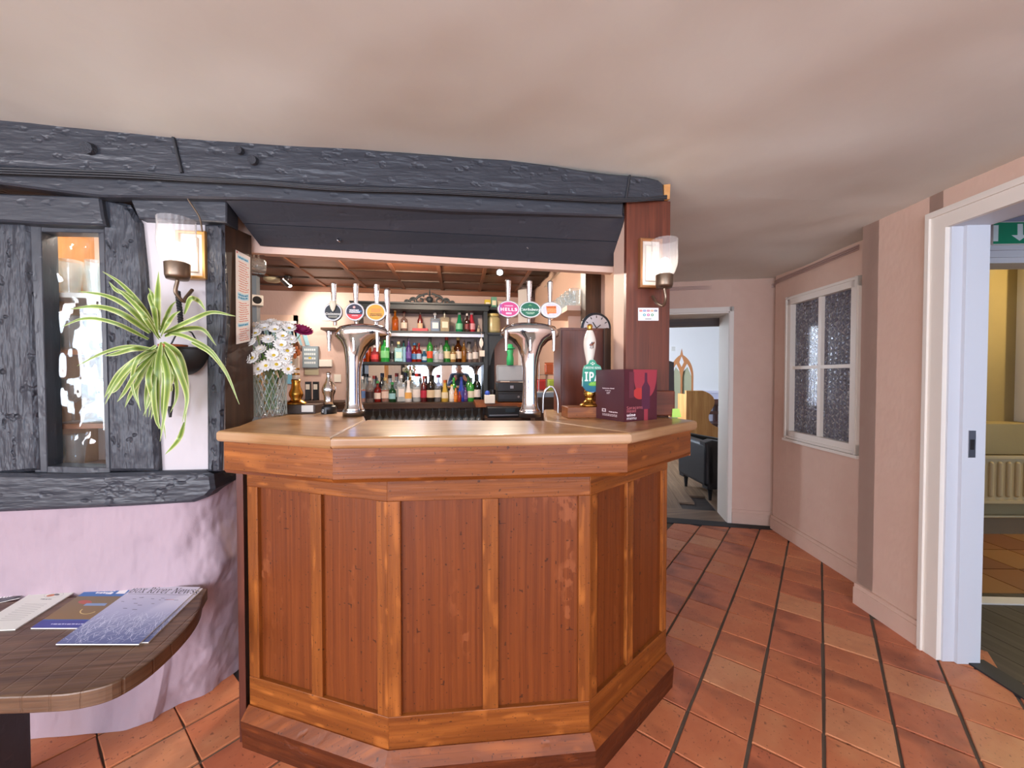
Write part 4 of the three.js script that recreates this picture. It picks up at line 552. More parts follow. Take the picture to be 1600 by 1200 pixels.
{
  const p = onTop(423, 650), v = thing('flower_vase', 'cut-glass vase with diamond pattern holding the bouquet', 'vase', [p.x, TOPY, p.z]), s = toPixel(V(p.x, TOPY, p.z))[2] / FOCAL, R = 24.5 * s, Hh = 72 * s;
  const diamonds = dataTex(256, 256, (u, w) => { const a = Math.abs(((u + w) * 4) % 1 - 0.5), b = Math.abs((((u - w) * 4) % 1 + 1) % 1 - 0.5); return 255 * Math.min(1, 3.2 * Math.min(a, b)); }, false, 1, 1); diamonds.repeat.set(5, 3);
  const cutG = phys({ color: 0xf1f7f6, transmission: 1, thickness: 0, roughness: 0.03, ior: 1.5, bumpMap: diamonds, bumpScale: 0.012, clearcoat: 1, clearcoatRoughness: 0.03 });
  mesh('vase_glass', lathe([[0, 0], [R * 0.86, 0], [R * 0.9, 0.006], [R * 0.88, Hh * 0.5], [R, Hh], [R * 0.96, Hh + 0.001], [R * 0.82, Hh * 0.5], [R * 0.8, 0.014], [0, 0.012]], 48), cutG, v);
  mesh('cut_rib', (() => { const l = []; for (let k = 0; k < 18; k++) for (const d of [-1, 1]) { const pts = []; for (let i = 0; i <= 8; i++) { const f = i / 8, w = k / 18 * 2 * Math.PI + d * f * 1.05; const r = R * (0.905 - 0.04 * Math.sin(f * 3) + 0.06 * f); pts.push(V(r * Math.cos(w), 0.006 + f * Hh * 0.86, r * Math.sin(w))); } l.push(tube(pts, 0.0011, 8, 4)); } return merge(l); })(), phys({ color: 0xe4ecea, transmission: 0.55, thickness: 0, roughness: 0.08, clearcoat: 1 }), v);
  const fb = thing('bouquet', 'bouquet of white daisies with one burgundy bloom in the vase', 'flowers', [p.x, TOPY, p.z]);
  const stemM = flat(0x5d8a3c, 0.6), leafM = phys({ color: 0x4f7d34, roughness: 0.6, transmission: 0.15, thickness: 0 }), white = flat(0xf3f0ea, 0.6), yolk = flat(0xd2b02c, 0.7), maroon = flat(0x8a1450, 0.6), stemsL = [];
  const petalG = (len, w) => { const g = new THREE.SphereGeometry(1, 8, 6).scale(len / 2, 0.0016, w / 2).translate(len / 2, 0, 0), P = g.attributes.position; for (let i = 0; i < P.count; i++) { const x = P.getX(i) / len; P.setY(i, P.getY(i) + 0.006 * x * x * (len / 0.02)); } return g; };
  const head = (r, n, layers, lenK = 1) => { const l = []; for (let q = 0; q < layers; q++) for (let k = 0; k < n; k++) { const a = (k + q * 0.5) / n * 2 * Math.PI, len = r * (1 - q * 0.2) * lenK; l.push(petalG(len, r * 0.38).rotateZ(0.12 + q * 0.32).rotateY(a)); } return merge(l); };
  const whiteHeads = [head(0.030, 13, 2), head(0.028, 12, 3), head(0.034, 14, 2)], yolkG = new THREE.SphereGeometry(0.0082, 10, 6).scale(1, 0.55, 1).translate(0, 0.0035, 0), marG = head(0.024, 20, 5, 1);
  // heads where the photograph shows them (pixel x, pixel y, depth offset)
  const spots = [[380, 552, 0], [392, 536, 0.02], [395, 560, 0.02], [400, 522, 0], [408, 548, 0.035], [414, 514, 0.01], [416, 572, 0.04], [420, 532, 0.045], [428, 556, 0.05], [430, 516, 0.03], [436, 509, 0], [440, 540, 0.05], [442, 526, 0.04], [446, 562, 0.04], [449, 549, 0.045], [452, 514, 0.02], [455, 532, 0.03], [405, 577, 0.03], [388, 545, -0.03], [424, 505, -0.03], [444, 512, -0.04], [398, 512, -0.03], [410, 530, -0.02], [432, 570, 0.03], [450, 577, 0.02], [385, 562, 0.03]];
  spots.forEach(([x, y, dz], i) => {
    const q = atDepth(x, y, -p.z - dz - (x < 402 ? 0.075 : 0.03)).sub(V(p.x, TOPY, p.z)), dir = q.clone().sub(V(0, 0.17, 0)).normalize().add(V(0, 0.1, 0.75)).normalize(), h = new THREE.Group(); h.name = 'daisy'; h.position.copy(q); h.quaternion.setFromUnitVectors(V(0, 1, 0), dir); h.rotateY(i * 1.7); fb.add(h);
    mesh('petals', whiteHeads[i % 3], white, h); mesh('flower_eye', yolkG, yolk, h);
    stemsL.push(tube([V(q.x * 0.2 + rr(-0.01, 0.01), 0.03, q.z * 0.2 + rr(-0.01, 0.01)), V(q.x * 0.35, Hh, q.z * 0.3), q.clone().addScaledVector(dir, -0.01)], 0.0016, 8, 5));
  });
  { const q = atDepth(472, 519, -p.z - 0.0).sub(V(p.x, TOPY, p.z)), h = new THREE.Group(); h.name = 'burgundy_bloom'; h.position.copy(q); h.quaternion.setFromUnitVectors(V(0, 1, 0), V(0.35, 0.75, 0.55).normalize()); fb.add(h); mesh('petals', marG.clone().scale(2.0, 1.6, 1.7), maroon, h); stemsL.push(tube([V(0.01, 0.03, 0), V(0.03, Hh, 0), q], 0.0018, 8, 5)); }
  { const l = []; for (const [x, y, dz] of [[463, 545, 0], [467, 551, 0.01], [461, 556, 0.01]]) { const q = atDepth(x, y, -p.z - dz).sub(V(p.x, TOPY, p.z)); l.push(new THREE.SphereGeometry(0.011, 8, 6).scale(0.7, 1.2, 0.7).translate(q.x, q.y, q.z)); } mesh('orange_buds', merge(l), flat(0xc9703a, 0.6), fb); }
  mesh('stems', merge(stemsL), stemM, fb);
  const leaf = () => { const s = new THREE.Shape(); s.moveTo(0, 0); s.bezierCurveTo(0.016, 0.012, 0.016, 0.035, 0, 0.055); s.bezierCurveTo(-0.016, 0.035, -0.016, 0.012, 0, 0); return new THREE.ShapeGeometry(s, 5); };
  for (let k = 0; k < 22; k++) { const a = k * 2.4, m = mesh('leaf', leaf(), leafM, fb, [Math.cos(a) * rr(0.02, 0.05), rr(Hh * 0.6, Hh + 0.07), Math.sin(a) * rr(0.01, 0.05)], [rr(-0.6, 0.9), a, rr(-1.2, 1.2)]); m.material.side = THREE.DoubleSide; }
}
// ---- wine menu standing open, small card, black clip board
{
  const a = onTop(931, 653), b = onTop(975, 659.5), c = onTop(1026, 655), h0 = heightAt(b, 577) - TOPY;
  const face = (p, q, tex, name, parent) => { const n = outward(p, q), P = p.clone().setY(TOPY), Q = q.clone().setY(TOPY), t = n.clone().multiplyScalar(-0.0018), g = block(P, Q, Q.clone().setY(TOPY + h0), P.clone().setY(TOPY + h0), t); const m = mesh(name, g, flat(0x4a2228, 0.5), parent); const o = n.clone().multiplyScalar(0.0004), pl = new THREE.BufferGeometry(), A = P.clone().add(o), B = Q.clone().add(o), C = Q.clone().setY(TOPY + h0).add(o), D = P.clone().setY(TOPY + h0).add(o); pl.setAttribute('position', new THREE.Float32BufferAttribute([A, B, C, A, C, D].flatMap(v => v.toArray()), 3)); pl.setAttribute('uv', new THREE.Float32BufferAttribute([0, 0, 1, 0, 1, 1, 0, 0, 1, 1, 0, 1], 2)); pl.computeVertexNormals(); mesh('cover_print', pl, std({ map: tex, roughness: 0.4 }), m); };
  const t1 = canvasTex(360, 640, x => { x.fillStyle = '#4c262c'; x.fillRect(0, 0, 360, 640); x.fillStyle = '#e8dcdc'; x.font = 'bold 22px sans-serif'; x.textAlign = 'center'; x.fillText('Saracens Head', 165, 245); marks(x, 128, 262, 70, 1, '#cbbcbc', 9); marks(x, 146, 286, 34, 2, '#cbbcbc', 9); x.fillRect(85, 500, 52, 42); x.fillStyle = '#4c262c'; x.fillRect(98, 512, 26, 18); marks(x, 176, 528, 100, 1, '#d8caca', 13); marks(x, 90, 562, 190, 3, '#b9a6a6', 7); });
  const t2 = canvasTex(420, 640, x => {
    x.fillStyle = '#56262f'; x.fillRect(0, 0, 420, 640); x.fillStyle = '#a8404c'; x.beginPath(); x.moveTo(110, 0); x.bezierCurveTo(115, 190, 150, 330, 250, 350); x.lineTo(250, 640); x.lineTo(300, 640); x.lineTo(300, 350); x.bezierCurveTo(380, 330, 415, 200, 420, 0); x.fill();
    x.fillStyle = '#c2403e'; x.beginPath(); x.ellipse(190, 300, 80, 70, 0.4, 0, 7); x.fill(); x.fillStyle = '#6b3540'; x.fillRect(60, 30, 60, 320); x.fillStyle = '#5d2f44'; x.beginPath(); x.moveTo(256, 40); x.lineTo(288, 40); x.lineTo(290, 150); x.bezierCurveTo(300, 190, 326, 200, 326, 240); x.lineTo(326, 500); x.lineTo(218, 500); x.lineTo(218, 240); x.bezierCurveTo(218, 200, 246, 190, 254, 150); x.fill();
    x.fillStyle = '#d77a7f'; x.font = '50px sans-serif'; x.fillText('Saracens', 30, 490); x.fillText('Head', 30, 530); x.fillStyle = '#fff'; x.font = 'bold 48px sans-serif'; x.fillText('wine', 30, 578); x.font = '48px sans-serif'; x.fillText('menu', 30, 618);
  });
  const m = thing('wine_menu', 'dark red folded wine menu standing open on the counter by the post', 'menu'); face(a, b, t1, 'back_cover', m); face(b, c, t2, 'front_cover', m);
  const st = atDepth(928, 650, 1.56), cardP = onTop(928, 652); tag(mesh('card', box(0.012, 0.06, 0.002, cardP.x, TOPY + 0.03, cardP.z - 0.01), M.paper), 'thin white card edge beside the wine menu', 'card');
  const bl = atDepth(1048, 602, 1.56); tag(mesh('menu_board', block(atDepth(1042.5, 563, 1.575), atDepth(1053, 566, 1.575), atDepth(1054, 640, 1.575), atDepth(1044, 640, 1.575), V(0, 0, -0.012)), M.plastic), 'narrow black board hung on the passage side of the post', 'board');
  const gp = onTop(1057, 652.5), s2 = new THREE.Shape([new THREE.Vector2(-0.021, 0), new THREE.Vector2(0.021, 0), new THREE.Vector2(0.014, 0.036), new THREE.Vector2(-0.016, 0.036)]); tag(mesh('green_tag', new THREE.ExtrudeGeometry(s2, { depth: 0.003, bevelEnabled: false }).rotateX(-0.15), flat(0xb6e26a, 0.6), scene, [gp.x, TOPY + 0.001, gp.z]), 'small lime green card tag at the right end of the counter', 'tag');
}
// ---- wall lamps: bronze arm, backplate, fluted glass shade, glowing bulb
function sconce(label, cx, cy, D, k, plateMat, platePx) {
  const [x0, y0, x1, y1] = platePx, a = atDepth(x0, y0, D), b = atDepth(x1, y1, D), c = atDepth(cx, cy, D - 0.085), t = thing('wall_lamp', label, 'lamp', [c.x, c.y, c.z]);
  const px = (a.x + b.x) / 2 - c.x, py = (a.y + b.y) / 2 - c.y, w = b.x - a.x, h = a.y - b.y, z = -D - c.z;
  const fr = new THREE.Shape([new THREE.Vector2(-w / 2, -h / 2), new THREE.Vector2(w / 2, -h / 2), new THREE.Vector2(w / 2, h / 2), new THREE.Vector2(-w / 2, h / 2)]); const ho = new THREE.Path([new THREE.Vector2(-w / 2 + 0.011, -h / 2 + 0.011), new THREE.Vector2(-w / 2 + 0.011, h / 2 - 0.011), new THREE.Vector2(w / 2 - 0.011, h / 2 - 0.011), new THREE.Vector2(w / 2 - 0.011, -h / 2 + 0.011)]); fr.holes.push(ho);
  mesh('backplate', box(w - 0.004, h - 0.004, 0.012, px, py, z + 0.006, 1), std({ color: 0xd8d2c8, metalness: 0.2, roughness: 0.35 }), t); mesh('plate_frame', new THREE.ExtrudeGeometry(fr, { depth: 0.02, bevelEnabled: true, bevelSize: 0.003, bevelThickness: 0.003, bevelOffset: -0.003 }).translate(px, py, z), plateMat, t); mesh('plate_panel', rbox(w * 0.45, h * 0.72, 0.008, 0.003, px, py, z + 0.014), std({ color: 0xe8e2d6, metalness: 0.3, roughness: 0.3 }), t);
  const prof = [[0.018, -0.004], [0.030, 0.006], [0.038, 0.028], [0.0405, 0.055], [0.0395, 0.09], [0.040, 0.118]].map(([r, y]) => [r * k, y * k]);
  const g = lathe(smooth(prof.map(([r, y]) => [r, y, 0]), 18).map(p => [p.x, p.y]), 72), P = g.attributes.position; for (let i = 0; i < P.count; i++) { const x = P.getX(i), zz = P.getZ(i), w2 = Math.atan2(zz, x), f = 1 + 0.045 * Math.cos(w2 * 20) * THREE.MathUtils.smoothstep(P.getY(i), 0.01, 0.06); P.setX(i, x * f); P.setZ(i, zz * f); } g.computeVertexNormals();
  mesh('glass_shade', g, phys({ color: 0xffffff, transmission: 0.85, thickness: 0, roughness: 0.22, ior: 1.45, side: THREE.DoubleSide }), t);
  mesh('bulb', new THREE.SphereGeometry(0.021 * k, 20, 14).scale(1, 1.25, 1), std({ color: 0xffffff, emissive: 0xfff3e2, emissiveIntensity: 1.1 }), t, [0, 0.034 * k, 0]);
  mesh('cup', lathe([[0, -0.042 * k], [0.024 * k, -0.04 * k], [0.027 * k, -0.03 * k], [0.028 * k, 0.002 * k], [0.02 * k, 0.006 * k], [0, 0.006 * k]], 30), M.bronze, t);
  mesh('arm', tube([[px * 0.55, -0.055 * k, z + 0.012], [px * 0.5, -0.085 * k, z + 0.05], [0.006, -0.095 * k, -0.02], [-0.006 * Math.sign(px || 1), -0.075 * k, 0.0], [0, -0.042 * k, 0]], 0.006, 30, 8), M.bronze, t);
  const l = new THREE.PointLight(0xffeedd, 0.025); l.position.set(c.x, c.y + 0.034 * k, c.z); l.castShadow = true; l.shadow.radius = 1.2; scene.add(l);
}
sconce('wall lamp with fluted glass shade on the white plaster panel', 277, 413, 1.6, 1.32, std({ color: 0xc99a5a, metalness: 0.6, roughness: 0.4 }), [280, 362, 327, 438]);
sconce('wall lamp with fluted glass shade on the brown post', 1038, 431, 1.545, 1.2, std({ color: 0x9a6a44, metalness: 0.5, roughness: 0.4 }), [997, 374, 1031, 452]);
// ---- card-payment sticker on the post, price list on the reveal
function quad(name, A, B, C, D, mat, parent = scene) { const g = new THREE.BufferGeometry(); g.setAttribute('position', new THREE.Float32BufferAttribute([A, B, C, A, C, D].flatMap(v => v.toArray()), 3)); g.setAttribute('uv', new THREE.Float32BufferAttribute([0, 0, 1, 0, 1, 1, 0, 0, 1, 1, 0, 1], 2)); g.computeVertexNormals(); return mesh(name, g, mat, parent); }
{
  const t = canvasTex(320, 220, x => { x.fillStyle = '#eef0ee'; x.fillRect(0, 0, 320, 220); ['#d0453a', '#2f5fb0', '#b03a6a', '#d98a3a', '#3a3f6a'].forEach((c, i) => { x.fillStyle = c; x.fillRect(20 + i * 58, 36, 46, 28); x.fillStyle = '#fff'; x.fillRect(26 + i * 58, 48, 34, 5); }); ['#2f9aa8', '#c04a8a', '#4a9a6a'].forEach((c, i) => { x.fillStyle = c; x.beginPath(); x.arc(98 + i * 62, 122, 22, 0, 7); x.fill(); x.fillStyle = '#fff'; x.fillRect(92 + i * 62, 112, 12, 20); }); x.fillStyle = '#55585c'; x.fillRect(110, 186, 96, 10); });
  tag(quad('card_sticker', atDepth(997, 501, 1.5435), atDepth(1029, 501, 1.5435), atDepth(1029, 481, 1.5435), atDepth(997, 481, 1.5435), printMat(t)), 'white payment-card sticker on the front of the brown post', 'sticker');
  const p = canvasTex(256, 900, x => { x.fillStyle = '#ece4da'; x.fillRect(0, 0, 256, 900); const head = (y, n) => { x.fillStyle = '#bfe0ea'; x.fillRect(28, y - 26, 200, 34 * n); marks(x, 44, y - 16, 160, n, '#2f8fb6', 18); }, body = (y, n) => { for (let k = 0; k < n; k++) marks(x, 50 + (k * 13) % 26, y + k * 23, 120 + (k * 29) % 40, 1, '#d0654a', 8); }; head(60, 1); body(92, 13); head(420, 2); body(485, 9); head(720, 1); body(752, 6); x.fillStyle = '#d23a30'; x.beginPath(); x.arc(26, 16, 9, 0, 7); x.fill(); });
  const a = atDepth(352, 350, 1.60), n = V(1, 0, 0), R = (x, y) => onPlane(x, y, V(a.x + 0.002, 0, -1.6), V(a.z * 0 - (-1.78 + 1.6), 0, (-0.80 - a.x)).normalize()), fix = (v) => v;
  const nn = V(0.125, 0, -0.828 - a.x).normalize(), P = (x, y) => onPlane(x, y, a.clone().addScaledVector(nn, 0.004 * Math.sign(nn.x)), nn);
  tag(quad('price_list', P(369, 538), P(391, 533), P(391, 402), P(368, 390), std({ map: p, roughness: 0.7, side: THREE.DoubleSide })), 'tall red and blue printed notice pinned to the dark reveal board', 'notice');
}

// ================================================================ LEFT: cupboard window, plant, bench, papers
// profile helpers for drinking glasses (open, thin walled)
const pint = (h = 0.15, r = 0.042) => lathe([[0, 0.002], [r * 0.72, 0], [r * 0.74, 0.01], [r * 0.92, h * 0.62], [r * 1.05, h * 0.74], [r, h], [r * 0.96, h], [r * 0.7, 0.012], [0, 0.012]], 18);
const wine = (h = 0.17, r = 0.036) => lathe([[0, 0], [r * 0.9, 0], [r * 0.85, 0.003], [0.005, 0.009], [0.004, h * 0.42], [r * 0.5, h * 0.5], [r, h * 0.68], [r * 0.92, h], [r * 0.88, h], [r * 0.94, h * 0.68], [0, h * 0.5]], 18);
{
  const w = struct('window_2', null), P = (x, y, D = 1.625) => atDepth(x, y, D);
  const bar = (pts, D, d, m = M.blackSmooth, n = 'frame') => mesh(n, slab(pts, D, d, 1, 0.002), m, w);
  bar([[46, 350], [64, 350], [74, 738], [54, 738]], 1.61, 0.06, M.blackSmooth, 'frame_stile'); bar([[46, 346], [172, 350], [172, 364], [46, 362]], 1.612, 0.05, M.blackSmooth, 'frame_rail'); bar([[54, 728], [172, 731], [172, 742], [54, 742]], 1.612, 0.06, M.blackSmooth, 'frame_rail'); bar([[153, 360], [163, 360], [172, 738], [165, 738]], 1.613, 0.04, M.blackSmooth, 'frame_stile');
  // old hand-made glass: uneven, with waves
  const wav = dataTex(512, 512, (u, v) => 255 * fbm(u, v, 7, 9, 4, 210), false, 0.5);
  const gm = phys({ color: 0xf7fafa, transmission: 1, thickness: 0, roughness: 0.0, ior: 1.5 });
  { const a = atDepth(58, 360, 1.64), b = atDepth(170, 735, 1.64), g = new THREE.BoxGeometry(b.x - a.x, a.y - b.y, 0.005, 50, 150, 1), p = g.attributes.position; for (let i = 0; i < p.count; i++) if (p.getZ(i) > 0) p.setZ(i, 0.004 + 0.009 * (fbm(p.getX(i) / 1.2 + 0.5, p.getY(i) / 1.9 + 0.5, 26, 26, 2, 210) - 0.5)); g.computeVertexNormals(); mesh('pane', g, gm, w, [(a.x + b.x) / 2, (a.y + b.y) / 2, -1.645]); }
  // cupboard behind it, open to the bar side
  const L = P(60, 360, 1.66).x - 0.03, R = P(168, 734, 1.66).x + 0.16, cup = thing('glass_cupboard', 'shallow glass cupboard with orange wood shelves behind the wavy window', 'cupboard');
  const sh = [548, 660, 733].map(y => P(115, y, 1.74).y), mid = (L + R) / 2, wd = R - L;
  mesh('side', box(0.02, 1.1, 0.26, L - 0.01, 1.4, -1.80, 1), M.pine, cup); mesh('side', box(0.02, 1.1, 0.26, R + 0.01, 1.4, -1.80, 1), M.pine, cup);
  sh.forEach(y => mesh('shelf', box(wd, 0.018, 0.24, mid, y - 0.009, -1.80), M.oakRail, cup)); mesh('shelf', box(wd, 0.018, 0.24, mid, P(115, 462, 1.74).y - 0.009, -1.80), M.offWhite, cup); mesh('cupboard_back', box(wd, 1.1, 0.012, mid, 1.4, -1.925), flat(0xe6dad2, 0.7), cup); mesh('cupboard_top', box(wd, 0.02, 0.26, mid, 1.9, -1.8), M.pine, cup);
  const gl = M.thinGlass, gp = pint(0.135, 0.037), gw = wine(0.17, 0.034);
  [[sh[0], gp, 'pint_glass', 'clear pint glass on the upper shelf of the glass cupboard', 'pint glasses in the cupboard'], [P(115, 462, 1.74).y, gp, 'pint_glass', 'clear pint glass on the topmost white shelf of the glass cupboard', 'top pint glasses in the cupboard'], [sh[1], gw, 'wine_glass', 'stemmed wine glass on the middle shelf of the glass cupboard', 'wine glasses in the cupboard'], [sh[2], gp, 'tumbler', 'clear tumbler on the lowest shelf of the glass cupboard', 'tumblers in the cupboard']].forEach(([y, g, n, lab, grp], k) => { for (let i = 0; i < 4; i++) for (let j = 0; j < 2; j++) { if (k === 3 && (j || i % 2)) continue; tag(mesh(n, g, gl, scene, [L + 0.055 + i * (wd - 0.09) / 3.2, y + 0.0005, -1.745 - j * 0.095]), lab, 'glass', grp); } });
  const cl = new THREE.PointLight(0xfff0e0, 0.2); cl.position.set(mid, 1.86, -1.72); cl.castShadow = true; scene.add(cl); const tubeLamp = thing('shelf_light', 'small strip light inside the top of the glass cupboard', 'lamp', [mid, 1.875, -1.72]); mesh('light_strip', box(0.2, 0.012, 0.02), std({ color: 0xffffff, emissive: 0xfff0e0, emissiveIntensity: 1 }), tubeLamp);
}
// ---- spider plant in a black half-basket hung from the lamp bracket
{
  const p = atDepth(282, 560, 1.56), t = thing('spider_plant', 'spider plant with striped arching leaves on the white plaster panel', 'plant', [p.x, p.y, p.z]);
  const A = (x, y, D = 1.5) => atDepth(x, y, D).sub(p);
  const stripe = canvasTex(64, 16, x => { x.fillStyle = '#a3b85a'; x.fillRect(0, 0, 64, 16); x.fillStyle = '#728f3a'; x.fillRect(0, 5, 64, 6); x.fillStyle = '#dde3a8'; x.fillRect(0, 0, 64, 2); x.fillRect(0, 14, 64, 2); });
  const lm = phys({ map: stripe, roughness: 0.45, transmission: 0.25, thickness: 0, side: THREE.DoubleSide });
  function ribbon(pts, w) {
    const c = new THREE.CatmullRomCurve3(pts), N = 22, pos = [], uv = [], idx = [];
    for (let i = 0; i <= N; i++) {
      const f = i / N, q = c.getPoint(f), tan = c.getTangent(f), view = camera.position.clone().sub(q.clone().add(p)).normalize(), side = tan.clone().cross(V(0.3 * Math.sin(i * 0.2), 0.2, 1)).normalize(), ww = w * Math.min(1, 0.5 + f * 3) * (1 - Math.pow(f, 3)) + 0.0006, up = tan.clone().cross(side).normalize();
      [-1, 0, 1].forEach((s) => { const v = q.clone().addScaledVector(side, s * ww).addScaledVector(up, s === 0 ? -ww * 0.35 : 0); pos.push(...v.toArray()); uv.push(f, (s + 1) / 2); });
    }
    for (let i = 0; i < N; i++) for (let k = 0; k < 2; k++) { const a = i * 3 + k, b = a + 3; idx.push(a, b, b + 1, a, b + 1, a + 1); }
    const g = new THREE.BufferGeometry(); g.setAttribute('position', new THREE.Float32BufferAttribute(pos, 3)); g.setAttribute('uv', new THREE.Float32BufferAttribute(uv, 2)); g.setIndex(idx); g.computeVertexNormals(); return g;
  }
  // leaf paths traced as pixel chains; depth comes from the basket on the wall, leaves arch out towards the room
  const paths = [[[240, 505], [215, 470], [185, 440], [160, 424]], [[238, 510], [205, 465], [180, 452], [170, 440]], [[236, 515], [200, 480], [165, 462], [122, 455]], [[234, 520], [190, 490], [150, 479], [108, 483]], [[232, 530], [180, 505], [130, 498], [94, 512]], [[236, 545], [200, 542], [160, 552], [120, 572]], [[238, 548], [210, 545], [180, 553], [164, 556]],
    [[243, 545], [210, 565], [180, 600], [164, 632]], [[245, 545], [205, 575], [180, 610], [168, 615]], [[245, 548], [215, 580], [193, 615], [183, 628]], [[248, 545], [222, 585], [203, 618], [195, 637]], [[246, 550], [225, 575], [213, 610], [218, 638]], [[247, 548], [216, 560], [206, 600], [220, 642]], [[248, 545], [235, 580], [228, 620], [228, 652]], [[250, 540], [240, 580], [235, 620], [224, 650]], [[252, 535], [246, 580], [246, 630], [248, 670]], [[254, 540], [256, 590], [254, 640], [259, 686]], [[252, 535], [240, 600], [246, 660], [252, 672]],
    [[246, 520], [240, 480], [234, 462], [236, 455]], [[248, 515], [246, 470], [247, 445], [248, 424]], [[250, 520], [262, 490], [268, 478], [276, 470]], [[252, 525], [262, 505], [272, 492], [282, 486]], [[256, 520], [300, 500], [330, 488], [368, 494]], [[258, 525], [285, 515], [315, 514], [338, 540]], [[262, 520], [295, 528], [330, 548], [356, 588]], [[300, 535], [330, 552], [352, 580], [374, 632]], [[256, 535], [280, 555], [292, 600], [288, 675]], [[258, 540], [275, 570], [292, 620], [285, 660]], [[256, 545], [272, 580], [276, 620], [266, 645]], [[254, 550], [268, 590], [262, 610], [264, 628]], [[252, 545], [258, 580], [266, 610], [252, 600]], [[288, 490], [300, 466], [310, 470], [322, 486]], [[250, 510], [243, 475], [238, 460], [232, 450]], [[288, 660], [280, 685], [268, 700], [258, 710]],
    [[246, 555], [232, 590], [240, 630], [236, 655]], [[244, 540], [190, 580], [172, 605], [163, 622]], [[248, 530], [228, 500], [212, 478], [198, 462]], [[250, 528], [225, 492], [196, 462], [178, 448]], [[250, 540], [250, 590], [238, 620], [232, 652]], [[252, 545], [262, 590], [258, 640], [250, 690]]];
  paths.forEach((pp, i) => { const n = pp.length, out = 1.5 - 0.05 * ((i * 7) % 5) / 4; mesh('leaf', ribbon(pp.map(([x, y], k) => A(x, y, k === 0 ? 1.515 : out + 0.02 * ((i % 3) - 1) + (k === 1 ? -0.02 : 0))), 0.0062 + 0.003 * ((i * 5) % 4) / 3), lm, t); });
  const s = thing('plant_basket', 'black half-round wall basket holding the spider plant', 'basket', [p.x, p.y, p.z]);
  const bk = new THREE.SphereGeometry(0.085, 24, 12, 0, Math.PI, Math.PI / 2, Math.PI / 2).scale(1, 1.15, 0.75), q = A(287, 545, 1.585); mesh('bowl', bk, std({ color: 0x1b1c1e, roughness: 0.5, side: THREE.DoubleSide }), s, q.toArray()); mesh('rim', new THREE.TorusGeometry(0.085, 0.004, 8, 30, Math.PI).rotateX(Math.PI / 2).scale(1, 1, 0.75), M.rubber, s, q.toArray());
  mesh('plant_pot', lathe([[0, -0.05], [0.032, -0.05], [0.042, 0.012], [0.038, 0.012], [0, 0.0]], 24), flat(0xa0522d, 0.7), s, [q.x - 0.012, q.y, q.z + 0.035]);
  for (const [x0, y0, x1, y1] of [[282, 510, 262, 548], [282, 510, 300, 520], [300, 520, 310, 538], [276, 470, 282, 510]]) mesh('hanger_wire', tube([A(x0, y0, 1.57), A((x0 + x1) / 2, (y0 + y1) / 2, 1.565), A(x1, y1, 1.57)], 0.0028, 6, 5), M.cable, s);
  const ch = [[278, 455], [279, 470], [281, 485], [282, 500], [283, 512]].map(([x, y]) => A(x, y, 1.57)); mesh('braided_cord', merge([0, 1, 2].map(k => tube(Array.from({ length: 24 }, (_, i) => { const f = i / 23 * 4, a = Math.min(3, Math.floor(f)), v = ch[a].clone().lerp(ch[a + 1], f - a); return v.add(V(0.005 * Math.sin(i * 1.3 + k * 2.1), 0, 0.005 * Math.cos(i * 1.3 + k * 2.1))); }), 0.004, 60, 6))), M.cable, s); mesh('cord_tassel', cyl(0.004, 0.009, 0.04, ...A(266, 652, 1.575).toArray()), M.cable, s); mesh('tassel_cord', tube([A(272, 600, 1.58), A(268, 640, 1.578), A(266, 650, 1.576)], 0.004, 8, 5), M.cable, s);
}
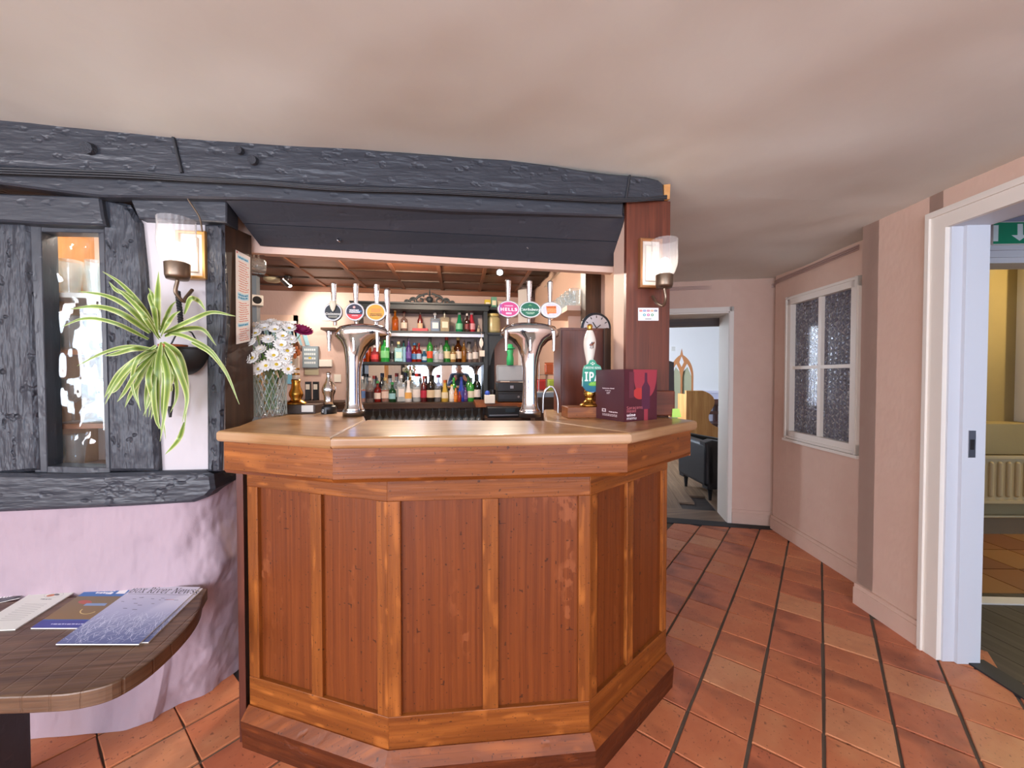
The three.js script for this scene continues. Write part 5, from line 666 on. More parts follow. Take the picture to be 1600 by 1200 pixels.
// ---- bench with a rounded end, and the papers on it
const SEAT = 0.50;
{
  const b = thing('bench', 'dark rustic plank bench with a rounded end against the pink wall', 'bench');
  const F = (x, y) => atHeight(x, y, SEAT), edge = [[316, 933], [312, 950], [296, 975], [262, 1010], [222, 1042], [175, 1068], [120, 1082], [60, 1087], [0, 1089]].map(([x, y]) => F(x, y)), bk = V(-0.99, 0, -1.585);
  const out = [...smooth(edge, 40).map(p => new THREE.Vector2(p.x, p.z)), new THREE.Vector2(-3.2, edge[8].z - 0.04), new THREE.Vector2(-3.2, -1.585), new THREE.Vector2(edge[0].x - 0.02, -1.585)];
  const sh = new THREE.Shape(out), g = new THREE.ExtrudeGeometry(sh, { depth: 0.037, bevelEnabled: true, bevelSize: 0.006, bevelThickness: 0.004, bevelOffset: -0.006, bevelSegments: 2 }).rotateX(Math.PI / 2).translate(0, SEAT - 0.004, 0);
  mesh('seat_plank', uvs(g, 0, [0.3, 0.2]), M.bench, b);
  const lp = F(20, 1090); mesh('leg', rbox(0.09, SEAT - 0.042, 0.1, 0.006, -1.383, (SEAT - 0.042) / 2, -1.36, 1), M.blackSmooth, b); mesh('leg', rbox(0.075, SEAT - 0.042, 0.3, 0.006, -2.6, (SEAT - 0.042) / 2, -1.38, 1), M.blackSmooth, b);
  // papers: [corner pixels clockwise from far left], drawing, thickness
  const sheet = (name, label, cat, c, th, tex, lift = 0) => { const q = c.map(([x, y]) => atHeight(x, y, SEAT + th + lift)), t = thing(name, label, cat); const low = q.map(v => v.clone().setY(SEAT + 0.0004 + lift)); mesh('pages', block(low[3], low[2], low[1], low[0], V(0, th - 0.0012, 0)), M.paper, t); const m = quad('cover', q[3], q[2], q[1], q[0], printMat(tex, 0.35), t); return t; };
  sheet('leaflet', 'leaflet with green and black print at the far end of the bench', 'leaflet', [[-12, 923], [48, 921], [30, 934], [-40, 950]], 0.003, canvasTex(256, 256, x => { x.fillStyle = '#2c2e33'; x.fillRect(0, 0, 256, 256); x.fillStyle = '#3fae72'; x.fillRect(0, 0, 256, 70); marks(x, 40, 92, 160, 1, '#ffffff', 30); x.fillStyle = '#9aa0a8'; for (let k = 0; k < 5; k++) x.fillRect(30, 150 + k * 18, 180, 5); }));
  sheet('leaflet', 'pale cream leaflet with a small fox emblem on the bench', 'leaflet', [[62, 919], [124, 920], [24, 983], [-50, 986]], 0.004, canvasTex(420, 640, x => { x.fillStyle = '#e6e8de'; x.fillRect(0, 0, 420, 640); x.fillStyle = '#c9794a'; x.beginPath(); x.ellipse(235, 118, 40, 20, -0.3, 0, 7); x.fill(); x.fillStyle = '#5a5a5c'; x.beginPath(); x.ellipse(280, 104, 30, 14, 0.2, 0, 7); x.fill(); x.strokeStyle = '#a9aca6'; x.lineWidth = 3; x.beginPath(); x.ellipse(255, 110, 90, 46, 0, 0, 7); x.stroke(); marks(x, 190, 172, 110, 1, '#8d9088', 16); x.fillStyle = '#8d9088'; for (let k = 0; k < 9; k++) x.fillRect(110, 260 + k * 30, 220, 4); }));
  sheet('magazine', 'blue and brown pub-food magazine lying on the bench', 'magazine', [[140, 919], [206, 919], [143, 981], [48, 981]], 0.004, canvasTex(420, 640, x => { x.fillStyle = '#2f6ea8'; x.fillRect(0, 0, 420, 640); x.fillStyle = '#2a6fb4'; x.fillRect(0, 0, 420, 140); marks(x, 130, 34, 150, 2, '#ffffff', 26); x.beginPath(); x.moveTo(225, 108); x.lineTo(300, 78); x.lineTo(292, 112); x.fill(); x.fillRect(330, 12, 76, 92); marks(x, 120, 166, 110, 3, '#e8e4d8', 14); const g = x.createLinearGradient(0, 150, 0, 520); g.addColorStop(0, '#7a6a4a'); g.addColorStop(1, '#8a6a3a'); x.fillStyle = g; x.fillRect(0, 150, 420, 370); x.fillStyle = '#b85a4a'; x.beginPath(); x.ellipse(150, 250, 70, 30, 0.2, 0, 7); x.fill(); x.fillStyle = '#7fa0c8'; x.fillRect(180, 270, 170, 40); x.strokeStyle = '#d9c27a'; x.lineWidth = 8; x.beginPath(); x.arc(270, 380, 60, 0.4, 3.4); x.stroke(); x.fillStyle = '#2f3f9a'; x.fillRect(0, 530, 420, 110); marks(x, 110, 580, 220, 1, '#c8d0f0', 14); }));
  const river = canvasTex(512, 720, x => { const g = x.createLinearGradient(0, 0, 0, 720); g.addColorStop(0, '#d9d6e2'); g.addColorStop(0.5, '#b3b8d6'); g.addColorStop(1, '#5a6a9c'); x.fillStyle = g; x.fillRect(0, 0, 512, 720); x.fillStyle = '#1d1e28'; x.save(); x.scale(1, 1.7); x.font = '68px serif'; x.textAlign = 'center'; x.fillText('Box River News', 256, 62); x.restore(); x.fillRect(20, 122, 472, 3); let r = 5; const q = () => (r = (r * 16807) % 2147483647) / 2147483647; x.strokeStyle = '#dfe6f6'; x.lineWidth = 2; for (let k = 0; k < 260; k++) { const a = q() * 512, b = 420 + q() * 300; x.beginPath(); x.moveTo(a, b); x.lineTo(a + (q() - 0.5) * 90, b - q() * 90); x.stroke(); } x.fillStyle = '#4a4f66'; for (let k = 0; k < 14; k++) x.fillRect(40 + q() * 420, 150 + q() * 190, 14 + q() * 22, 5); x.fillStyle = '#b05a5a'; x.fillRect(360, 190, 60, 6); });
  sheet('magazine', 'second copy of Box River News half hidden beneath the first copy', 'magazine', [[226, 917], [317, 919], [232, 1003], [110, 1003]], 0.004, river);
  sheet('magazine', 'pale winter-cover parish magazine titled Box River News, uppermost on the bench', 'magazine', [[214, 915], [313, 917], [217, 1006], [87, 1006]], 0.004, river, 0.0045);
}

// ================================================================ BEHIND THE BAR
const BB = (x, y, D = 4.0) => atDepth(x, y, D);
const SHELF = [518, 566, 628].map(y => BB(660, y, 3.98).y);   // heights of the three bottle shelves
{
  const x0 = BB(560, 560, 3.95).x, x1 = BB(757, 560, 3.95).x, xm = (x0 + x1) / 2, w = x1 - x0, u = thing('back_bar', 'dark painted back-bar shelf unit with carved crest and mirror', 'shelving');
  const zf = -3.93, zb = -4.19, d = zf - zb, zm = (zf + zb) / 2, top = BB(660, 480, 3.98).y;
  mesh('side_panel', box(0.03, top - 0.9, d, x0 - 0.015, (top + 0.9) / 2, zm, 1), M.tealBlack, u); mesh('side_panel', box(0.04, top - 0.9, d, x1 + 0.01, (top + 0.9) / 2, zm, 1), M.tealBlack, u);
  SHELF.slice(0, 2).forEach(y => mesh('shelf', box(w, 0.022, d, xm, y - 0.011, zm), M.tealBlack, u)); mesh('worktop', box(w + 0.3, 0.05, d + 0.12, xm, SHELF[2] - 0.025, zm + 0.06), M.darkwood, u);
  mesh('cornice', box(w + 0.08, 0.05, d + 0.03, xm, top - 0.01, zm + 0.015), M.tealBlack, u); mesh('cornice_lip', box(w + 0.12, 0.016, d + 0.06, xm, top + 0.02, zm + 0.03), M.tealBlack, u); mesh('backing', box(w, top - SHELF[1], 0.012, xm, (top + SHELF[1]) / 2, zb + 0.012), flat(0xb9a6a0, 0.6), u);
  mesh('glass_rail', box(w, 0.03, 0.008, xm, SHELF[0] - 0.038, zf - 0.01), M.steel, u);
  mesh('mirror', box(w - 0.02, SHELF[1] - SHELF[2] - 0.03, 0.008, xm, (SHELF[1] + SHELF[2]) / 2 - 0.004, zb + 0.03), std({ color: 0xe4e8ea, metalness: 1, roughness: 0.02 }), u).userData.label = 'mirror behind the lowest bottle row';
  mesh('undershelf_back', box(w + 0.2, 0.6, 0.02, xm, SHELF[2] - 0.4, zb + 0.05), flat(0x7a6858, 0.8), u);
  // carved crest: scrolls round a ball
  const cx = BB(671, 470, 3.95).x, cy = top + 0.028, scroll = (s) => { const l = []; const sp = (ox, oy, r0, turns, a0, dir) => { const pts = []; for (let i = 0; i <= 22; i++) { const f = i / 22, a = a0 + dir * f * turns * 2 * Math.PI, r = r0 * (1 - 0.75 * f); pts.push(V(s * (ox + r * Math.cos(a)), oy + r * Math.sin(a), 0)); } l.push(tube(pts, 0.009, 30, 6)); }; sp(0.09, 0.045, 0.05, 1.2, 2.4, -1); sp(0.165, 0.032, 0.036, 1.2, 2.4, -1); sp(0.225, 0.02, 0.022, 1, 2.4, -1); l.push(tube([V(s * 0.02, 0.11, 0), V(s * 0.07, 0.095, 0), V(s * 0.13, 0.06, 0), V(s * 0.2, 0.035, 0), V(s * 0.27, 0.005, 0)], 0.010, 20, 6)); return l; };
  mesh('carved_crest', merge([...scroll(1), ...scroll(-1), new THREE.SphereGeometry(0.034, 16, 12).translate(0, 0.05, 0.005), tube([V(-0.28, 0.004, 0), V(0, 0.004, 0), V(0.28, 0.004, 0)], 0.01, 10, 6), cyl(0.012, 0.004, 0.06, 0, 0.09, 0)]).translate(cx, cy, zf - 0.06), M.tealBlack, u);
  // narrow bay of shelves to the right with jars
  const y0 = BB(785, 521, 4).y, y1 = BB(785, 483, 4).y, bx0 = x1 + 0.03, bx1 = BB(800, 500, 3.95).x; const b2 = thing('shelf_bay', 'narrow dark shelf bay with curved bracket beside the bottles', 'shelving');
  for (const y of [y0, y1]) mesh('shelf', box(bx1 - bx0 + 0.05, 0.02, d, (bx0 + bx1) / 2 + 0.02, y - 0.01, zm), M.tealBlack, b2);
  const bs = new THREE.Shape(); bs.moveTo(0, 0); bs.lineTo(0.22, 0); bs.quadraticCurveTo(0.06, -0.05, 0.03, -0.3); bs.lineTo(0, -0.34); bs.closePath(); mesh('bracket', new THREE.ExtrudeGeometry(bs, { depth: 0.03, bevelEnabled: false }).translate(bx0, y0 - 0.02, zf - 0.06), M.tealBlack, b2); mesh('back_board', box(0.12, 1.0, 0.02, bx0 + 0.03, SHELF[2] + 0.4, zb + 0.03, 1), M.tealBlack, b2);
  const jar = (px, y, r, h, c, cap, lab) => { const p = BB(px, 500, 3.99), t = thing('jar', lab, 'jar', [p.x, y, -4.03]); mesh('jar_body', lathe([[0, 0], [r, 0], [r * 1.05, h * 0.15], [r * 1.05, h * 0.75], [r * 0.8, h * 0.88], [0, h * 0.88]], 20), phys({ color: c, roughness: 0.15, transmission: 0.3, thickness: 0 }), t); mesh('lid', cyl(r * 0.85, r * 0.85, h * 0.12, 0, h * 0.88, 0), flat(cap, 0.4), t); };
  jar(771, y0, 0.07, 0.2, 0xd9cf9a, 0xd8c27a, 'large pale preserving jar on the narrow shelf bay'); 
  const tin = (px, y, w2, h, c, lab) => { const p = BB(px, 480, 3.99); const t = thing('tea_box', lab, 'box', [p.x, y, -4.02]); mesh('carton', rbox(w2, h, 0.07, 0.003, 0, h / 2, 0), flat(c, 0.5), t); mesh('carton_label', box(w2 * 0.7, h * 0.4, 0.001, 0, h * 0.5, 0.0358), flat(0xf0ead0, 0.5), t); };
  tin(762, y1, 0.06, 0.09, 0xd8c23a, 'yellow carton at the top of the narrow shelf bay'); tin(772, y1, 0.055, 0.12, 0x6aa890, 'green carton at the top of the narrow shelf bay'); tin(782, y1, 0.05, 0.08, 0xd9cbb0, 'beige carton at the top of the narrow shelf bay');
}
// ---- bottles: [pixel x of the middle, pixel top y, width in pixels, kind, glass, liquid or null, cap, paper, label]
const kinds = {
  round: (r, h) => [[0, 0], [r, 0], [r, h * 0.56], [r * 0.86, h * 0.64], [r * 0.42, h * 0.72], [r * 0.36, h * 0.80], [r * 0.36, h * 0.92], [0, h * 0.92]],
  wine: (r, h) => [[0, 0], [r, 0], [r, h * 0.58], [r * 0.9, h * 0.66], [r * 0.4, h * 0.76], [r * 0.36, h * 0.95], [0, h * 0.95]],
  squat: (r, h) => [[0, 0], [r, 0], [r * 1.02, h * 0.5], [r * 0.9, h * 0.6], [r * 0.4, h * 0.68], [r * 0.34, h * 0.74], [r * 0.34, h * 0.88], [0, h * 0.88]],
  cone: (r, h) => [[0, 0], [r, 0], [r, h * 0.34], [r * 0.86, h * 0.42], [r * 0.5, h * 0.66], [r * 0.36, h * 0.8], [r * 0.36, h * 0.93], [0, h * 0.93]],
  small: (r, h) => [[0, 0], [r, 0], [r, h * 0.6], [r * 0.5, h * 0.75], [r * 0.42, h * 0.9], [0, h * 0.9]],
};
const glassCache = {};
const glassMat = (c, op) => glassCache[`${c}${op}`] ??= op ? phys({ color: c, roughness: 0.08, clearcoat: 1, clearcoatRoughness: 0.05 }) : phys({ color: c, roughness: 0.04, transmission: 0.75, thickness: 0, ior: 1.45, clearcoat: 1, clearcoatRoughness: 0.03 });
const flatCache = {}, fc = (c) => flatCache[c] ??= flat(c, 0.45);
function bottle(y, D, row, [px, top, wpx, kind, glass, liquid, cap, paper, what]) {
  const s = atDepth(px, 600, D), k = toPixel(s)[2] / FOCAL, r = wpx * k / 2, h = (atDepth(px, top, D).y - y), sq = kind === 'square', t = thing('bottle', `${what} ${row}`, 'bottle', [s.x, y, s.z], sq ? 0.15 : 0, 'bottles on the back bar');
  const p = sq ? null : kinds[kind](r, h);
  if (sq) { const g = new RoundedBoxGeometry(2 * r, h * 0.72, 1.5 * r, 3, r * 0.2).translate(0, h * 0.36, 0); mesh('glass', merge([g, cyl(r * 0.32, r * 0.32, h * 0.24, 0, h * 0.7, 0, 14)]), glassMat(glass, false), t); if (liquid) mesh('liquid', new RoundedBoxGeometry(1.8 * r, h * 0.55, 1.3 * r, 2, r * 0.15).translate(0, h * 0.29, 0), fc(liquid), t); if (paper) mesh('paper_label', box(1.3 * r, h * 0.3, 0.001, 0, h * 0.34, 0.755 * r), fc(paper), t); }
  else {
    const opaque = liquid === 'dark'; mesh('glass', lathe(p, 18), glassMat(glass, opaque), t);
    if (liquid && !opaque) mesh('liquid', lathe([[0, 0.004], [r * 0.92, 0.004], [r * 0.92, h * 0.5], [0, h * 0.5]], 14), glassMat(liquid, true), t);
    if (paper) mesh('paper_label', new THREE.CylinderGeometry(r * 1.02, r * 1.02, h * 0.28, 16, 1, true, -1.1, 2.2).translate(0, h * 0.3, 0), fc(paper), t);
  }
  mesh('cap', cyl((sq ? 0.36 : 0.42) * r, (sq ? 0.36 : 0.4) * r, h * (kind === 'wine' ? 0.2 : 0.12), 0, h * (kind === 'wine' ? 0.8 : 0.88), 0, 14), fc(cap), t);
  return t;
}
{
  const top = 'on the top back-bar shelf', mid = 'on the middle back-bar shelf', low = 'on the lowest back-bar shelf';
  const CL = 0xe8eef0;
  [[618, 483, 10, 'squat', 0xd98a2a, 0xc87420, 0xc9a060, null, 'amber spirit bottle beside the tall font'], [632, 486, 11, 'squat', 0xc8b0a8, 0x9a5a3a, 0x5a2018, 0xe0d0c0, 'decanter-like bottle with brown liquid'], [657, 489, 9, 'small', 0x6a2a2a, 'dark', 0x101012, 0xd0b090, 'short dark brandy bottle above the red box'], [680, 489, 14, 'square', 0xc9d6e4, 0xb6c4d8, 0xd8d8da, 0xe9edf0, 'pale blue square gin bottle'], [695, 487, 14, 'square', 0xd9d4c4, 0xd0c4a8, 0x1a1a1c, 0xe6dcc6, 'clear square bottle with black stopper'], [718, 488, 12, 'cone', 0x1f8a5a, 'dark', 0xe0e8e0, 0x77c09a, 'green tequila bottle'], [730, 490, 8, 'round', 0x3a2020, 'dark', 0xe8e0e0, 0x7a2a34, 'small dark bottle behind the red one'], [737, 488, 13, 'cone', 0xc23a4a, 'dark', 0xe8dcdc, 0xe4a0a8, 'red liqueur bottle'], [748, 509, 5, 'small', 0xe8e0d0, 0xe0d8c0, 0xd8c890, null, 'tiny pale bottle at the shelf end']].forEach((b, i) => bottle(SHELF[0] + 0.0005, 4.0 + 0.06 * (i % 2), top, b));
  [[566, 531, 13, 'round', 0xd06a4a, 0xc24a2a, 0x3a3a40, 0x5a6a8a, 'orange-red gin bottle nearest the tower'], [576, 530, 9, 'round', 0xe0812a, 0xd8701c, 0xd8c0a0, null, 'slim orange liqueur bottle'], [586, 540, 13, 'squat', 0xe0707a, 0xd4404a, 0xe6e6e6, 0xd94a50, 'pink gin bottle'], [594, 534, 7, 'round', 0xe8c050, 0xe0a838, 0xc8c8b0, null, 'yellow bottle half hidden'], [602, 526, 14, 'round', 0x2fa048, 'dark', 0x4ac070, 0x7fd08a, 'bright green gin bottle'], [613, 533, 8, 'round', 0xc8ccd0, 0x2a2c30, 0x222222, 0x1f2226, 'clear bottle with black label'], [623, 534, 13, 'square', 0xa8d6c8, 0xa4d4c4, 0xe8d8a0, 0xc4e4d4, 'pale mint square bottle'], [631, 532, 9, 'square', 0x49b0b0, 0x3aa0a4, 0x22303a, null, 'teal blue square bottle'], [639, 529, 9, 'round', 0x4a2f7a, 'dark', 0x2a1c40, 0x6a50a0, 'violet liqueur bottle'], [648, 536, 12, 'squat', 0xd4502a, 0xc8401c, 0x2a6a9a, 0x4a80b8, 'orange bottle with blue band'], [655, 536, 8, 'squat', 0xc83030, 0xc02428, 0x802020, 0x9ac0e0, 'red bottle with a pale band'], [663, 546, 12, 'squat', 0x6fb4d8, 0x5aa8d4, 0xd4dce0, 0xbcd8ea, 'sky blue gin bottle'], [672, 527, 10, 'wine', 0x2f8a3a, 'dark', 0x1c2020, 0xd8502a, 'green whisky bottle with orange label'], [681, 540, 12, 'square', CL, 0xd0d4da, 0x40444a, 0xc4c4ce, 'clear square gin bottle'], [689, 536, 9, 'round', CL, null, 0x35383c, 0xb8b4c4, 'clear slim bottle'], [698, 527, 13, 'round', 0x2a7a34, 'dark', 0xc03a30, 0xe4d9b0, 'green whiskey bottle with cream label'], [708, 537, 9, 'squat', 0xd8c08a, 0xcaa860, 0x2a2a2c, 0xe0d4ae, 'light amber whisky bottle'], [716, 527, 13, 'round', 0x8a4a20, 0x6a3010, 0xd8b070, 0xe8d8c4, 'dark amber bourbon bottle'], [725, 531, 8, 'round', 0xc89a4a, 0xb8802a, 0x3a2a20, null, 'golden whisky bottle half hidden'], [733, 534, 14, 'squat', 0xe0dcd8, 0x8a3a1c, 0x3a3230, 0xeae2dc, 'square-shouldered malt bottle with large white label'], [743, 530, 10, 'round', 0xb8a8a0, 0x7a2a1c, 0x2a2422, 0xd8d0ca, 'malt whisky bottle at the shelf end']].forEach((b, i) => bottle(SHELF[1] + 0.0005, 4.0 + 0.085 * (i % 2), mid, b));
  [[566, 588, 11, 'round', CL, 0xc0482a, 0xe4e6ea, 0x5a7ab0, 'clear vodka bottle with blue label beside the tower'], [578, 590, 13, 'round', 0xd0c8c8, 0x4a2420, 0xd8d8da, 0x3a2a2a, 'dark rum bottle with patterned label'], [590, 595, 11, 'round', 0xc03a34, 0xc02c28, 0x4a9a5a, 0xe8dcd4, 'red vermouth bottle with green cap'], [602, 590, 12, 'round', 0xd8dcd6, 0xd04a2a, 0xc8b070, 0xe0c8c0, 'orange aperitif bottle with gold cap'], [613, 597, 11, 'squat', 0x3a8a5a, 0x2a3034, 0x2f9a5a, 0x9ad0dc, 'dark bottle with pale blue label'], [627, 586, 13, 'square', CL, 0xc8ccd0, 0xe8e8ec, 0xe9e4e4, 'clear gin bottle with white label and red print'], [638, 594, 12, 'cone', 0xf2f2f4, 'dark', 0xf4f4f6, 0xe8b060, 'white coconut rum bottle'], [651, 583, 13, 'round', CL, 0xd0d4d8, 0xc83a30, 0xe4e0e0, 'clear vodka bottle with red cap'], [662, 587, 10, 'round', 0x5a1a20, 'dark', 0xb84030, 0xb82a44, 'dark red cordial bottle'], [673, 586, 13, 'wine', 0x1c1a18, 'dark', 0x1a1414, 0xd8c8a8, 'black cream-liqueur bottle'], [684, 585, 11, 'round', 0xc8ccd4, 0x4a4a40, 0x8a2a4a, 0xe0dcd0, 'clear tequila bottle with maroon cap'], [695, 594, 11, 'cone', 0xd8b850, 'dark', 0xd06a2a, 0xeae0c0, 'yellow-labelled herbal bottle with orange cap'], [706, 601, 9, 'small', 0xe8e6e0, 'dark', 0xe0e050, 0xf0eee6, 'small white bottle with yellow cap'], [709, 590, 9, 'wine', 0x2f9a3a, 'dark', 0x3ab048, null, 'green bottle behind the small white one'], [712, 606, 6, 'small', 0xd8802a, 'dark', 0xd86a2a, 0xe89040, 'tiny orange bottle'], [721, 589, 12, 'cone', 0x2f4fc0, 'dark', 0x2a3a8a, 0x4a4aa0, 'cobalt blue bottle'], [718, 612, 6, 'small', 0x9a3a2a, 'dark', 0xb04a30, null, 'tiny red bottle before the blue one'], [727, 604, 9, 'small', 0x5a3a7a, 'dark', 0x3a2a5a, 0x6a4a90, 'small purple box-shaped bottle'], [732, 588, 9, 'wine', 0x2f8a34, 'dark', 0x2a5a3a, null, 'green wine bottle in the second row'], [736, 590, 11, 'wine', 0x3aa040, 'dark', 0x3a4a3a, 0xe8e4d0, 'green wine bottle with a white label'], [746, 585, 11, 'wine', 0x18201c, 'dark', 0x20262a, 0xe8e4e2, 'black wine bottle with a white label at the shelf end']].forEach((b, i) => bottle(SHELF[2] + 0.0005, [13, 18].includes(i) ? 4.09 : 4.0 - (b[2] < 8 ? 0.04 : 0), low, b));
  [[571, 584, 9], [584, 587, 9], [596, 583, 8], [608, 586, 9], [619, 583, 9], [633, 582, 9], [645, 582, 8]].forEach(([px, t2, w], i) => bottle(SHELF[2] + 0.0005, 4.11, low, [px, t2, w, 'round', [CL, 0xc8d0d8, 0x2a2c34][i % 3], null, [0x22242a, 0x9a2a2a, 0x2a3a5a][i % 3], [0xe0dcd8, null][i % 2], ['clear bottle with a dark cap behind the vodka', 'grey-glass bottle with red cap behind the rum', 'dark bottle with navy cap behind the vermouth', 'clear bottle with black cap behind the aperitif', 'grey-glass bottle behind the pale blue label', 'dark slim bottle behind the clear gin', 'clear slim bottle behind the white rum'][i]]));
  const rb = BB(657, 515, 4.0); tag(mesh('red_box', rbox(0.15, 0.03, 0.08, 0.003, rb.x, SHELF[0] + 0.0155, -4.0), flat(0xc03040, 0.5)), 'flat red gift box lying on the top back-bar shelf', 'box');
  // wine glasses hanging upside down under the worktop
  const g = wine(0.16, 0.034).rotateX(Math.PI); for (let k = 0; k < 17; k++) { const p = BB(582 + k * 10.4, 640, 3.9); tag(mesh('hanging_glass', g, M.thinGlass, scene, [p.x, SHELF[2] - 0.052, -3.93]), 'stemmed glass hanging upside down under the back-bar worktop', 'glass', 'glasses hanging under the worktop'); }
  const kp = BB(752, 535, 3.9), kt = thing('key_tag', 'white paper tag hanging from a string at the shelf end', 'tag', [kp.x, kp.y, kp.z]); mesh('tag_paper', box(0.05, 0.06, 0.002, 0.008, -0.11, 0), M.paper, kt); mesh('spoon_tag', lathe([[0, -0.06], [0.018, -0.03], [0.022, 0], [0.008, 0.04], [0, 0.05]], 12).scale(1, 1, 0.2), M.offWhite, kt); mesh('string', tube([V(0, 0.05, 0), V(0.005, 0.08, -0.01), V(0, 0.10, -0.02)], 0.002, 6, 4), M.paper, kt);
}
// ---- things on the back wall left of the shelves
{
  const W = (x, y, D = 4.19) => atDepth(x, y, D), rect = (name, label, cat, x0, y0, x1, y1, th, mat, D = 4.195) => { const a = W(x0, y0, D), b = W(x1, y1, D), m = mesh(name, rbox(b.x - a.x, a.y - b.y, th, 0.003, (a.x + b.x) / 2, (a.y + b.y) / 2, -D + th / 2), mat); return tag(m, label, cat); };
  const cal = canvasTex(256, 320, x => { x.fillStyle = '#8a9aa4'; x.fillRect(0, 0, 256, 320); x.fillStyle = '#e6ecee'; for (let j = 0; j < 4; j++) for (let i = 0; i < 6; i++) x.fillRect(22 + i * 36, 26 + j * 70, 24, 34); x.fillStyle = '#d6c23a'; x.fillRect(100, 160, 50, 30); });
  const c = thing('key_cabinet', 'grey pigeonhole board with white slots on the back wall', 'board'); { const a = W(474, 541), b = W(499, 575); mesh('body', rbox(b.x - a.x, a.y - b.y, 0.04, 0.004, (a.x + b.x) / 2, (a.y + b.y) / 2, -4.175), M.greyPlastic, c); quad('slot_print', V(a.x + 0.01, b.y + 0.01, -4.1545), V(b.x - 0.01, b.y + 0.01, -4.1545), V(b.x - 0.01, a.y - 0.01, -4.1545), V(a.x + 0.01, a.y - 0.01, -4.1545), printMat(cal), c); }
  rect('switch_plate', 'white switch plate with small lights on the back wall', 'switch', 500, 562, 520, 573, 0.03, M.offWhite); rect('notice', 'cream handwritten card under the grey board', 'notice', 476, 576, 498, 586, 0.004, flat(0xd8d2b4, 0.8)); rect('notice', 'white paper behind the stout badge on the back wall', 'notice', 502, 488, 527, 501, 0.003, M.paper); rect('notice', 'small white card beside the chrome bottle-shaped tap', 'notice', 522, 585, 533, 597, 0.003, M.paper); rect('wall_shelf', 'small wooden wall shelf above the counter by the tower', 'shelf', 508, 514, 530, 518, 0.14, M.darkwood); rect('ledge', 'wooden back counter ledge along the wall', 'shelf', 400, 626, 552, 631, 0.35, M.darkwood, 4.19); rect('towel_holder', 'blue upright card behind the brass hand pump', 'card', 447, 565, 460, 600, 0.01, flat(0x6fb0cc, 0.5), 4.19);
  for (const [x, lab] of [[482, 'first black bottle-shaped stand on the ledge'], [494, 'second black bottle-shaped stand on the ledge beside the switch']]) { const p = W(x, 624, 4.0), t = thing('stand', lab, 'stand', [p.x, W(480, 625.5, 4.0).y, -4.0]); mesh('upright', box(0.05, 0.18, 0.03, 0, 0.09, 0), M.plastic, t); mesh('disc', cyl(0.032, 0.032, 0.012, 0, 0, 0.01), M.plastic, t); mesh('label_card', box(0.035, 0.05, 0.002, 0, 0.13, 0.017), M.paper, t); }
  // window and speaker at the left
  const wf = struct('window_5', null), a = W(402, 492), b = W(466, 560); const fr = (x0, y0, x1, y1, z, t, m, n) => mesh(n, box(x1 - x0, y1 - y0, t, (x0 + x1) / 2, (y0 + y1) / 2, z), m, wf); fr(a.x, b.y, b.x, a.y, -4.19, 0.01, flat(0x2c3a44, 0.2), 'pane'); fr(a.x, a.y - 0.06, b.x, a.y, -4.18, 0.04, M.cream, 'frame_rail'); fr(b.x - 0.03, b.y, b.x, a.y, -4.18, 0.04, M.cream, 'frame_stile'); fr(a.x, a.y - 0.085, b.x, a.y - 0.06, -4.17, 0.05, M.whiteCool, 'blind_rail'); for (let k = 0; k < 6; k++) mesh('blind_slat', block(V(a.x + 0.05 + k * 0.07, a.y - 0.09, -4.16), V(a.x + 0.09 + k * 0.07, a.y - 0.09, -4.16), V(a.x + 0.15 + k * 0.07, a.y - 0.3, -4.16), V(a.x + 0.11 + k * 0.07, a.y - 0.3, -4.16), V(0, 0, -0.004)), flat(0x8fb6c4, 0.4), wf);
  const s = W(399, 470, 3.6), sp = thing('speaker', 'small white wall speaker by the panelled ceiling', 'speaker', [s.x, s.y, -3.6], 0.5); mesh('case', rbox(0.11, 0.09, 0.1, 0.008), M.offWhite, sp); mesh('cone', new THREE.CylinderGeometry(0.028, 0.034, 0.01, 20).rotateX(Math.PI / 2), M.rubber, sp, [0.01, 0, 0.052]); mesh('bracket', box(0.03, 0.03, 0.1, 0, 0.02, -0.08), M.offWhite, sp);
  tag(mesh('door_frame_post', box(0.09, 2.1, 0.06, W(396, 560, 3.65).x, 1.1, -3.65, 1), M.greyPlastic), 'grey upright frame at the left end of the back bar', 'frame');
  const dm = W(433, 459, 3.95); tag(mesh('smoke_alarm', lathe([[0, -0.035], [0.05, -0.034], [0.072, -0.018], [0.075, 0], [0, 0]], 28), flat(0xd8cfae, 0.5), scene, [dm.x, BARCEIL - 0.012, -3.86]), 'round cream smoke alarm on the panelled ceiling', 'alarm');
  // stemmed tankard hanging by the reveal
  const tk = atDepth(402, 416, 1.95), tt = thing('tankard', 'dimpled glass tankard hanging at the left of the bar opening', 'glass', [tk.x, tk.y - 0.03, -1.95]); mesh('tankard_glass', lathe([[0, 0], [0.03, 0], [0.036, 0.02], [0.038, 0.05], [0.034, 0.06], [0.031, 0.058], [0.034, 0.02], [0, 0.006]], 24), cutGlass(), tt); mesh('handle', tube([V(0, 0.06, 0.03), V(0.004, 0.10, 0.03), V(0, 0.105, 0), V(-0.004, 0.06, -0.028)], 0.004, 20, 6), M.thinGlass, tt); mesh('hanging_hook', tube([V(0, 0.10, 0.01), V(0.006, 0.095, 0.01), V(0.008, 0.12, 0.01), V(0, 0.2, 0.01), V(0, BARCEIL - tk.y + 0.03 - 0.012, 0.01)], 0.0025, 20, 5), M.steel, tt);
}
function cutGlass() { return M.thinGlass; }
